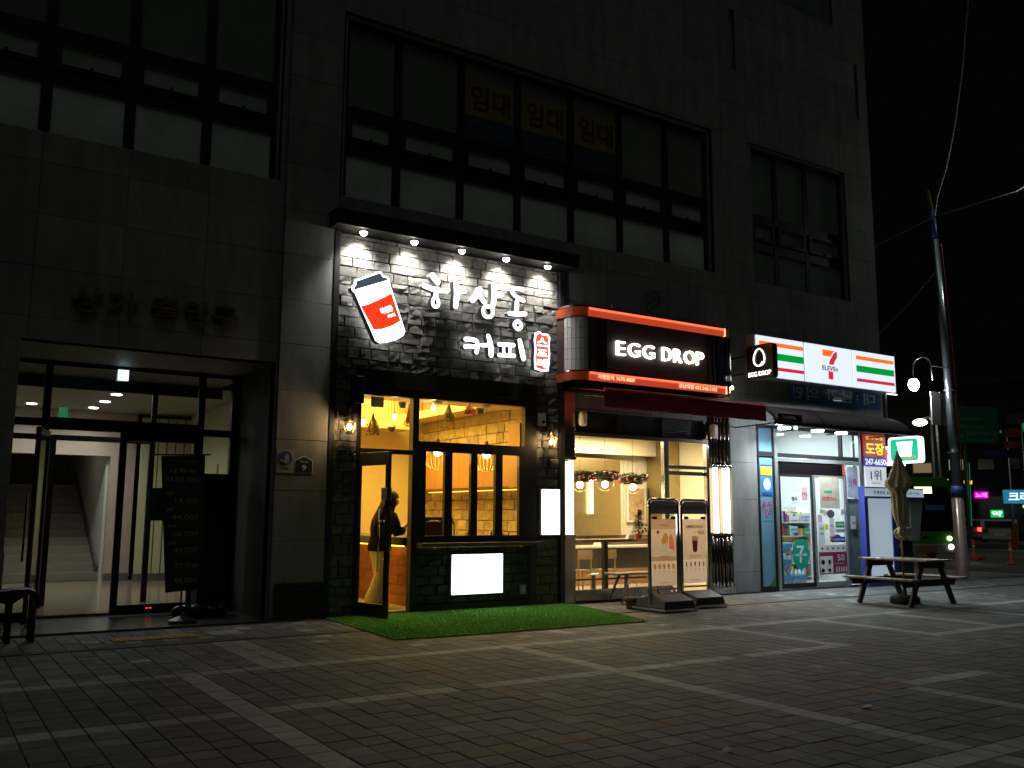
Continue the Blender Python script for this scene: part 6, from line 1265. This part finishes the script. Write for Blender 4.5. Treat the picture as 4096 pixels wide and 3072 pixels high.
# ================================================================== CARS, CONES
def car(x, y, rz, paint, lb, lit):
    t = thing('parked_car', lb, 'car', (x, y, -.15), rz=rz); W2 = .86
    body = [(-2.1,.30),(2.05,.30),(2.12,.55),(2.05,.80),(1.1,.95),(.55,1.40),(-1.35,1.42),(-2.0,.98),(-2.12,.70)]
    MB().prism(body, -W2, W2, ux=(0,1,0), uz=(0,0,1)).build('body', paint, t, world=False, bevel=.05)
    MB().box(-.70,.70,-2.08,-1.55,1.0,1.32).build('rear_window', blk, t, world=False, bevel=.02)
    MB().box(-W2-.005,W2+.005,-1.2,.6,.98,1.30).build('side_window', blk, t, world=False, bevel=.02)
    for s_ in (-1,1):
        MB().box(s_*.68-.13, s_*.68+.13, -2.17,-2.02,.72,.92).build('tail_light', glow('tail light lit', (1,.03,.02), 7) if lit else mat('tail light off', (.2,.01,.01), .2), t, world=False, bevel=.03)
        for yy_ in (-1.3, 1.3): MB().tube([(s_*.70,yy_,.31),(s_*.88,yy_,.31)], .31, 16).build('wheel', M['black'], t, world=False)
    MB().box(-.26,.26,-2.16,-2.125,.55,.66).build('number_plate', M['white'], t, world=False); MB().box(-.84,.84,-2.2,-2.1,.34,.50).build('bumper', paint, t, world=False, bevel=.03)
car(53.1, 31.3, R(-62), mat('silver grey car paint', (.22,.23,.25), .35, metal=.4), 'silver grey car with lit red tail lights beyond the cones', True)
car(50.6, 28.0, R(-62), mat('dull white car paint', (.42,.42,.42), .4), 'pale car without lights parked right of the red lit car', False)
car(51.0, 32.2, R(-62), mat('violet grey car paint', (.20,.18,.34), .3, metal=.4), 'violet grey car half hidden behind the tall pole', False)
cone_m = mat('orange red cone plastic', (.65,.05,.02), .5); 
for (x, y, h, lb) in ((32.35,18.93,.75,'tall orange red traffic post left of the fallen cone'),(30.46,16.56,.75,'orange red traffic post at the far right of the road')):
    t = thing('traffic_post', lb, 'traffic post', (x,y,-.15), group='orange traffic posts'); MB().lathe([(.13,0),(.13,.03),(.045,.05),(.035,h)], (x,y,-.15), 12).build('post', glow('orange post under lamps', (.8,.03,.01), .12, base=(.65,.05,.02)) if False else cone_m, t, smooth=True); MB().lathe([(.045,0),(.043,.08)], (x,y,-.15+h*.6), 12).build('band', M['white'], t)
t = thing('traffic_cone', 'small orange cone lying near the traffic post', 'traffic cone', (31.6,18.3,-.15)); MB().tube([(31.45,18.35,-.05),(31.75,18.15,-.05)], [.11,.02], 12).build('cone', cone_m, t)
# ================================================================== FAR BUILDINGS, ranged along the far side of the cross street
fw = mat('dim far facade', (.05,.05,.052), .8, var=.2, scale=.6); fd = mat('darker far facade', (.03,.031,.035), .8, var=.2, scale=.5)
wl_m = glow('warm far window', (1,.65,.35), .16); wg = glow('pale far window', (.9,.9,.6), .2); wk_ = mat('unlit far window', (.012,.014,.016), .2)
def far_building(o, yaw, w, d, h, m_, lb, lit, cols, rows, zs=4.2, seed=1, wh=1.3):
    t = thing('far_building', lb, 'building', (o[0], o[1], -.15), rz=yaw); MB().box(0,w,0,d,0,h).build('wall', m_, t, world=False)
    rr = random.Random(seed)
    for i in range(cols):
        for j in range(rows):
            x = (i+.25)*w/cols; z = zs+j*3.0
            if z+1.3 > h: continue
            MB().box(x-.06,x+w/cols*.5+.06,-.05,-.003,z-.06,z+wh+.06).build('window_frame', M['grey'] if m_ is fw else fd, t, world=False)
            MB().box(x,x+w/cols*.5,-.08,-.052,z,z+wh).build('window', lit.get((i,j), wk_), t, world=False)
    MB().box(-.1,w+.1,-.25,d+.1,h,h+.3).build('parapet', m_, t, world=False)
    for i in range(3): MB().box((i+.08)*w/3,(i+.92)*w/3,-.06,-.003,.2,2.9).build('shutter', wk_, t, world=False)
    return t
fa = R(-62)   # facades turned towards the junction
far_building((43.25,36.56), fa, 8.6, 3, 8.2, fw, 'dim far building with one orange lit window behind the bus', {(3,0): wl_m}, 4, 2, zs=3.95, seed=1, wh=.5)
far_building((56.4,41.3), fa, 11, 8, 10.5, fd, 'dark far building with pale lit windows and an orange sign', {(3,0): wg}, 6, 2, zs=4.7, seed=2, wh=.7)
far_building((71.5,39.6), fa, 12, 8, 9.5, fd, 'dark far building with the magenta sign', {(4,0): wg}, 6, 2, zs=4.6, seed=3)
far_building((60,24.5), fa, 12, 8, 12, fd, 'dark far building at the right edge behind the green shop', {}, 5, 2, zs=4.6, seed=4)
def lit_sign(name, lb, o, w, z0, z1, face, txt, ink_, cat='sign', ux=None, thick=.15, fit=.8):
    t = thing(name, lb, cat, (o[0], o[1], z0)); u = V(ux or (cos(fa), sin(fa), 0))
    if face: MB().prism([(0,z0),(w,z0),(w,z1),(0,z1)], 0, thick, ux=u, o=(o[0],o[1],0)).build('box', face, t)
    hgt = z1-z0
    text(txt, ink_, t, (w*(1-fit)/2, w*(1+fit)/2, z0+hgt*.16, z1-hgt*.16), .002, .02, o=(o[0],o[1],0), ux=u, bold=.03)
    return t
lit_sign('orange_sign', 'small orange lit Korean sign right of the pole top band', (59.15,35.8), 1.25, 3.50,3.88, fd, '마포식당', glow('orange far letters', (1,.45,.02), 2.2), fit=.98)
lit_sign('white_sign', 'white lit Korean sign left of the tall pole above the bus', (46.85,29.5), .80, 3.12,3.48, fd, '시계병원', glow('white far letters', (.85,.92,1), 1.3), fit=.98)
lit_sign('magenta_sign', 'bright magenta sign pair on the far dark building', (59.7,34.65), .85, 2.62,3.06, glow('magenta far face', (.9,.0,.75), .8), '노래', glow('deep magenta letters', (1,.35,.95), 1.2))
lit_sign('crown_sign', 'sky blue lit sign with white Korean letters at the right edge', (45.1,24.7), 1.9, 2.05,2.72, glow('sky blue sign face', (.03,.32,.55), .5), '크라운', glow('white far letters', (.85,.92,1), 1.3), fit=.75)
lit_sign('small_green_sign', 'tiny green and white lit sign left of the crown sign', (59.5,33.5), .75, 1.35,1.85, glow('green far face', (.02,.6,.12), .8), '약', glow('white far letters', (.85,.92,1), 1.3))
lit_sign('pink_sign', 'pink white lit sign edge left of the green lightbox', (26.45,18.52), .95, 3.05,3.68, glow('pale pink sign face', (1,.55,.62), 2.4), '삼겹살', glow('red sign letters', (1,.1,.08), 1), ux=(.9,-.43,0))
t = thing('lit_green_shop', 'small green lit shopfront at the right edge under the blue sign', 'shop', (46,24.4,0)); u = V((cos(fa), sin(fa), 0)); MB().prism([(.3,-.15),(2.6,-.15),(2.6,1.95),(.3,1.95)], .2, 2.5, ux=u, o=(45.52,24.33,0)).build('wall', fd, t)
MB().prism([(.42,.15),(2.4,.15),(2.4,1.8),(.42,1.8)], .12, .195, ux=u, o=(45.52,24.33,0)).build('lit_window', glow('green shop window', (.03,.45,.03), .35), t); MB().prism([(.3,1.85),(2.5,1.85),(2.5,1.98),(.3,1.98)], .05, .19, ux=u, o=(45.52,24.33,0)).build('head_light', glow('yellow green head light', (.7,1,.3), 1.4), t)
for k in range(4): MB().prism([(.75+.22*(k%2),.5+.32*k),(1.1+.2*(k%2),.5+.32*k),(1.1+.2*(k%2),.72+.32*k),(.75+.22*(k%2),.72+.32*k)], .09, .118, ux=u, o=(45.52,24.33,0)).build('notice', glow('pale notice glow', (.5,.8,.6), .6), t)
t = thing('lattice_mast', 'thin green lit lattice mast at the far right', 'mast', (52,26.8,-.15)); mb = MB(); o = V((51.0,26.55,0))
for s_ in (-.15,.15): mb.tube([tuple(o+V((s_,0,-.15))), tuple(o+V((s_*.4,0,7.2)))], .03, 5)
for k in range(16): mb.tube([tuple(o+V((-.14+.005*k,0,.45*k))), tuple(o+V((.14-.005*k,0,.45*k+.4)))], .018, 4)
mb.build('lattice', gm, t); MB().ball((51.0,26.55,6.3), .12, 8, sz=2.2).build('beacon', glow('green edge light', (.1,.9,.45), .12), t)
t = thing('red_post', 'reddish barrier post in front of the green shop', 'post', (44.5,24.1,-.15)); MB().tube([(44.6,24.0,-.15),(44.55,23.95,1.1)], .14, 12).build('post', mat('faded red post', (.30,.06,.05), .6), t)
# roadside tiny lamps mirrored by nothing: one lit box over the road junction
t = thing('traffic_light', 'tiny green traffic light box far down the cross street', 'traffic light', (55,29.5,6)); MB().tube([(55.8,29.0,-.15),(55.8,29.0,6.6),(54.6,29.8,6.7)], .07, 6).build('post', gm, t); B('housing', M['black'], t, (54.3,54.9,29.7,29.95,6.35,6.6)); B('lens', glow('green edge light', (.1,.9,.45), .12), t, (54.35,54.5,29.66,29.695,6.4,6.55))
# ================================================================== PERSON
ps = thing('person', 'person with long dark hair, black top and cream trousers stirring a drink at the counter', 'person', (5.98, 12.6, .03))
skin_m = mat('skin', (.50,.30,.20), .5); blackc = mat('black knit top', (.014,.012,.012), .95, var=.2, scale=30, bump=.3, spec=.05); creamc = mat('cream cotton trousers', (.50,.42,.30), .85, var=.08, scale=8, bump=.2); hairm = mat('dark brown hair', (.014,.008,.006), .6, spec=.15, var=.3, scale=12, stretch=(14,14,1)); maskm = mat('shoe canvas', (.40,.28,.20), .7, var=.3, scale=25); sole = mat('shoe sole', (.55,.50,.42), .6)
def skinned(name, m_, pts, edges, radii, parent, sub=2, root=0):
    me = bpy.data.meshes.new(name); me.from_pydata(pts, edges, []); o = bpy.data.objects.new(name, me); COL.objects.link(o); o.parent = parent
    md = o.modifiers.new('skin', 'SKIN'); md.use_smooth_shade = True
    for i, v in enumerate(me.skin_vertices[0].data): v.radius = radii[i] if isinstance(radii[i], tuple) else (radii[i], radii[i]); v.use_root = (i == root)
    sb = o.modifiers.new('sub', 'SUBSURF'); sb.levels = sub; sb.render_levels = sub; me.materials.append(m_); return o
# local metres: +x is the way the person faces, +y the far side; feet on z = 0
J = dict(pelvis=(-.10,0,.90), waist=(-.09,0,1.05), chest=(-.045,0,1.24), neck=(.03,0,1.40), neck2=(.055,0,1.46), head=(.098,0,1.545), crown=(.08,0,1.62),
 hipL=(-.10,-.09,.86), kneeL=(-.13,-.10,.47), ankL=(-.27,-.10,.09), toeL=(-.11,-.115,.04), hipR=(-.10,.09,.86), kneeR=(-.05,.10,.47), ankR=(-.08,.10,.09), toeR=(.08,.115,.04),
 shL=(-.01,-.165,1.355), elL=(.05,-.24,1.10), wrL=(.26,-.17,1.22), shR=(-.01,.165,1.355), elR=(.06,.22,1.09), wrR=(.27,.06,1.15), haL=(.31,-.155,1.26), haR=(.32,.04,1.165))
names = list(J); ix = {n: i for i, n in enumerate(names)}
E_ = [('pelvis','waist'),('waist','chest'),('chest','neck'),('neck','neck2'),('neck2','head'),('head','crown'),('pelvis','hipL'),('hipL','kneeL'),('kneeL','ankL'),('ankL','toeL'),('pelvis','hipR'),('hipR','kneeR'),('kneeR','ankR'),('ankR','toeR'),('chest','shL'),('shL','elL'),('elL','wrL'),('wrL','haL'),('chest','shR'),('shR','elR'),('elR','wrR'),('wrR','haR')]
rad = dict(pelvis=(.12,.10), waist=(.11,.085), chest=(.13,.095), neck=.055, neck2=.048, head=(.112,.112), crown=(.075,.08), hipL=.085, kneeL=.055, ankL=.038, toeL=.03, hipR=.085, kneeR=.055, ankR=.038, toeR=.03, shL=.05, elL=.038, wrL=.026, shR=.05, elR=.038, wrR=.026, haL=(.034,.02), haR=(.034,.02))
body = skinned('body', skin_m, [J[n] for n in names], [(ix[a], ix[b]) for a, b in E_], [rad[n] for n in names], ps, root=0)
# fingers: five short bent chains rooted in each palm
def fingers(c, dirv, up, curl, nm):
    c = V(c); d = V(dirv).normalized(); u = V(up).normalized(); s = d.cross(u).normalized()
    pts, ed, rd = [], [], []
    for k, (off, ln) in enumerate(((-.024,.052),(-.008,.060),(.008,.056),(.022,.044))):
        b = len(pts); p = c+s*off; pts += [tuple(p), tuple(p+d*ln*.5+u*.004), tuple(p+d*ln*.8-u*curl*.6), tuple(p+d*ln*.75-u*curl*1.4)]; ed += [(b,b+1),(b+1,b+2),(b+2,b+3)]; rd += [.009,.0085,.008,.007]
    b = len(pts); pts += [tuple(c-d*.02-s*.022), tuple(c-s*.045-u*.01), tuple(c+d*.022-s*.04-u*.02)]; ed += [(b,b+1),(b+1,b+2)]; rd += [.010,.009,.008]
    me = None
    o = skinned(nm, skin_m, pts, ed, rd, ps, sub=1)
    for i in (0,4,8,12,16): o.data.skin_vertices[0].data[i].use_root = True
    return o
fingers((.325,-.15,1.275), (.55,.15,.8), (-.7,0,.6), .022, 'fingers'); fingers((.345,.03,1.17), (1,-.1,.15), (0,0,1), .026, 'fingers')
# clothes
def loft(name, rings, m_, n=20, world=False, extra=None):
    mb = MB(); vs = []
    for (x, y, z, rx, ry) in rings: vs += [(x+rx*cos(2*pi*j/n), y+ry*sin(2*pi*j/n), z) for j in range(n)]
    k = len(rings); mb.add(vs, [(i*n+j, i*n+(j+1) % n, (i+1)*n+(j+1) % n, (i+1)*n+j) for i in range(k-1) for j in range(n)]+[tuple(range(n-1,-1,-1)), tuple((k-1)*n+j for j in range(n))])
    if extra: extra(mb)
    return mb.build(name, m_, ps, world=False, smooth=True)
def sleeves(mb):
    mb.tube([(-.01,-.13,1.37),(-.01,-.19,1.34),(.015,-.245,1.22),(.055,-.25,1.09),(.13,-.225,1.115),(.17,-.205,1.145)], [.05,.075,.075,.075,.062,.045], 14)
    mb.tube([(-.01,.13,1.37),(-.01,.19,1.34),(.02,.235,1.22),(.06,.23,1.08),(.15,.15,1.11),(.20,.11,1.13)], [.05,.075,.072,.07,.055,.04], 14)
loft('knit_top', [(-.115,0,.82,.165,.20),(-.118,0,.86,.172,.205),(-.115,0,.95,.165,.20),(-.095,0,1.06,.15,.18),(-.065,0,1.18,.15,.185),(-.035,0,1.28,.145,.195),(-.005,0,1.35,.11,.18),(.01,0,1.40,.075,.11),(.03,0,1.43,.058,.062)], blackc, 24, extra=sleeves)
def legs(mb):
    for (a, sgn) in (('L',-1),('R',1)):
        h, k, q = J['hip'+a], J['knee'+a], J['ank'+a]
        mb.tube([(h[0],h[1],.90),(h[0]+.0,h[1],.78),((h[0]+k[0])/2,k[1],.64),(k[0],k[1],.47),((k[0]+q[0])/2+.0,q[1],.28),(q[0]+.005,q[1],.13),(q[0]+.01,q[1],.075)], [.11,.118,.105,.098,.100,.112,.108], 18)
loft('trousers', [(-.10,0,.80,.125,.17),(-.10,0,.90,.125,.16),(-.11,0,.98,.11,.145)], creamc, 20, extra=legs)
for a in ('L','R'):
    q = J['ank'+a]; mb = MB(); mb.lathe([(.9,0),(1.0,.35),(.95,.6),(.6,.9),(.35,1.0)], (0,0,0), 18)
    mb.v = [(q[0]+.05+vx*.135+(0 if vz < .5 else -.03*vz), q[1]+vy*.048, .022+vz*.075) for vx, vy, vz in mb.v]; mb.build('shoe', maskm, ps, world=False, smooth=True)
    mb = MB(); mb.lathe([(1,0),(1,1)], (0,0,0), 18); mb.v = [(q[0]+.05+vx*.142, q[1]+vy*.052, vz*.024) for vx, vy, vz in mb.v]; mb.build('sole', sole, ps, world=False)
# head of hair: cap and long fall down the back
mb = MB(); mb.ball((.055,0,1.59), .124, 22, sz=1.0, sx=1.0, sy=.86)
mb.v = [(x, y, z) if not (x > .095 and z < 1.62) else (.095, y, z) for x, y, z in mb.v]
mb.tube([(.08,0,1.675),(.135,0,1.65),(.165,0,1.61)], [(.05,.05),(.055,.03),(.05,.01)], 12)
for (y0, w) in ((-.06,.045),(0,.06),(.06,.045),(-.035,.05),(.035,.05)):
    mb.tube([(.03,y0*.6,1.66),(-.02,y0*.9,1.60),(-.055,y0,1.50),(-.115,y0*1.2,1.38),(-.185,y0*1.2,1.26),(-.225,y0*.9,1.14),(-.235,y0*.7,1.06)], [.015,.045,w,w,w*.9,w*.6,.01], 14)
mb.tube([(.055,-.05,1.67),(.06,-.09,1.60),(.06,-.094,1.50),(.03,-.10,1.40),(-.03,-.13,1.28)], [.01,.03,.032,.03,.01], 12)
mb.build('hair', hairm, ps, world=False, smooth=True)
# face: nose, brow shadow line, eye, mouth, ear on the turned head
mb = MB(); mb.tube([(.160,0,1.565),(.184,0,1.53),(.160,0,1.52)], [.008,.014,.010], 8); mb.build('nose', skin_m, ps, world=False, smooth=True)
for s_ in (-1, 1):
    MB().ball((.155,s_*.034,1.558), .012, 8).build('eye', mat('eye white', (.5,.48,.45), .3), ps, world=False, smooth=True); MB().ball((.164,s_*.035,1.557), .006, 6).build('pupil', M['black'], ps, world=False)
    MB().ball((.07,s_*.088,1.545), .022, 8, sy=.4).build('ear', skin_m, ps, world=False, smooth=True)
MB().tube([(.162,-.02,1.497),(.170,0,1.495),(.162,.02,1.497)], [.004,.006,.004], 6).build('mouth', mat('lips', (.40,.12,.09), .5), ps, world=False)
t = thing('paper_cup', 'small paper cup being stirred in the person hand', 'cup', (6.33,12.62,1.17)); MB().lathe([(.026,0),(.036,.085),(.033,.085),(.024,.01)], (6.36,12.625,1.15), 14).build('cup', M['white'], t, smooth=True); MB().tube([(6.36,12.62,1.17),(6.325,12.48,1.33)], .003, 5).build('stirrer', cabm, t)
for (a, b, z, lb) in ((6.35,6.6,1.06,'cream card box on the counter beside the cup'),): tag(B('card_box', M['white'], None, (6.33,6.52,12.6,12.8,1.051,1.20)), lb, 'box')
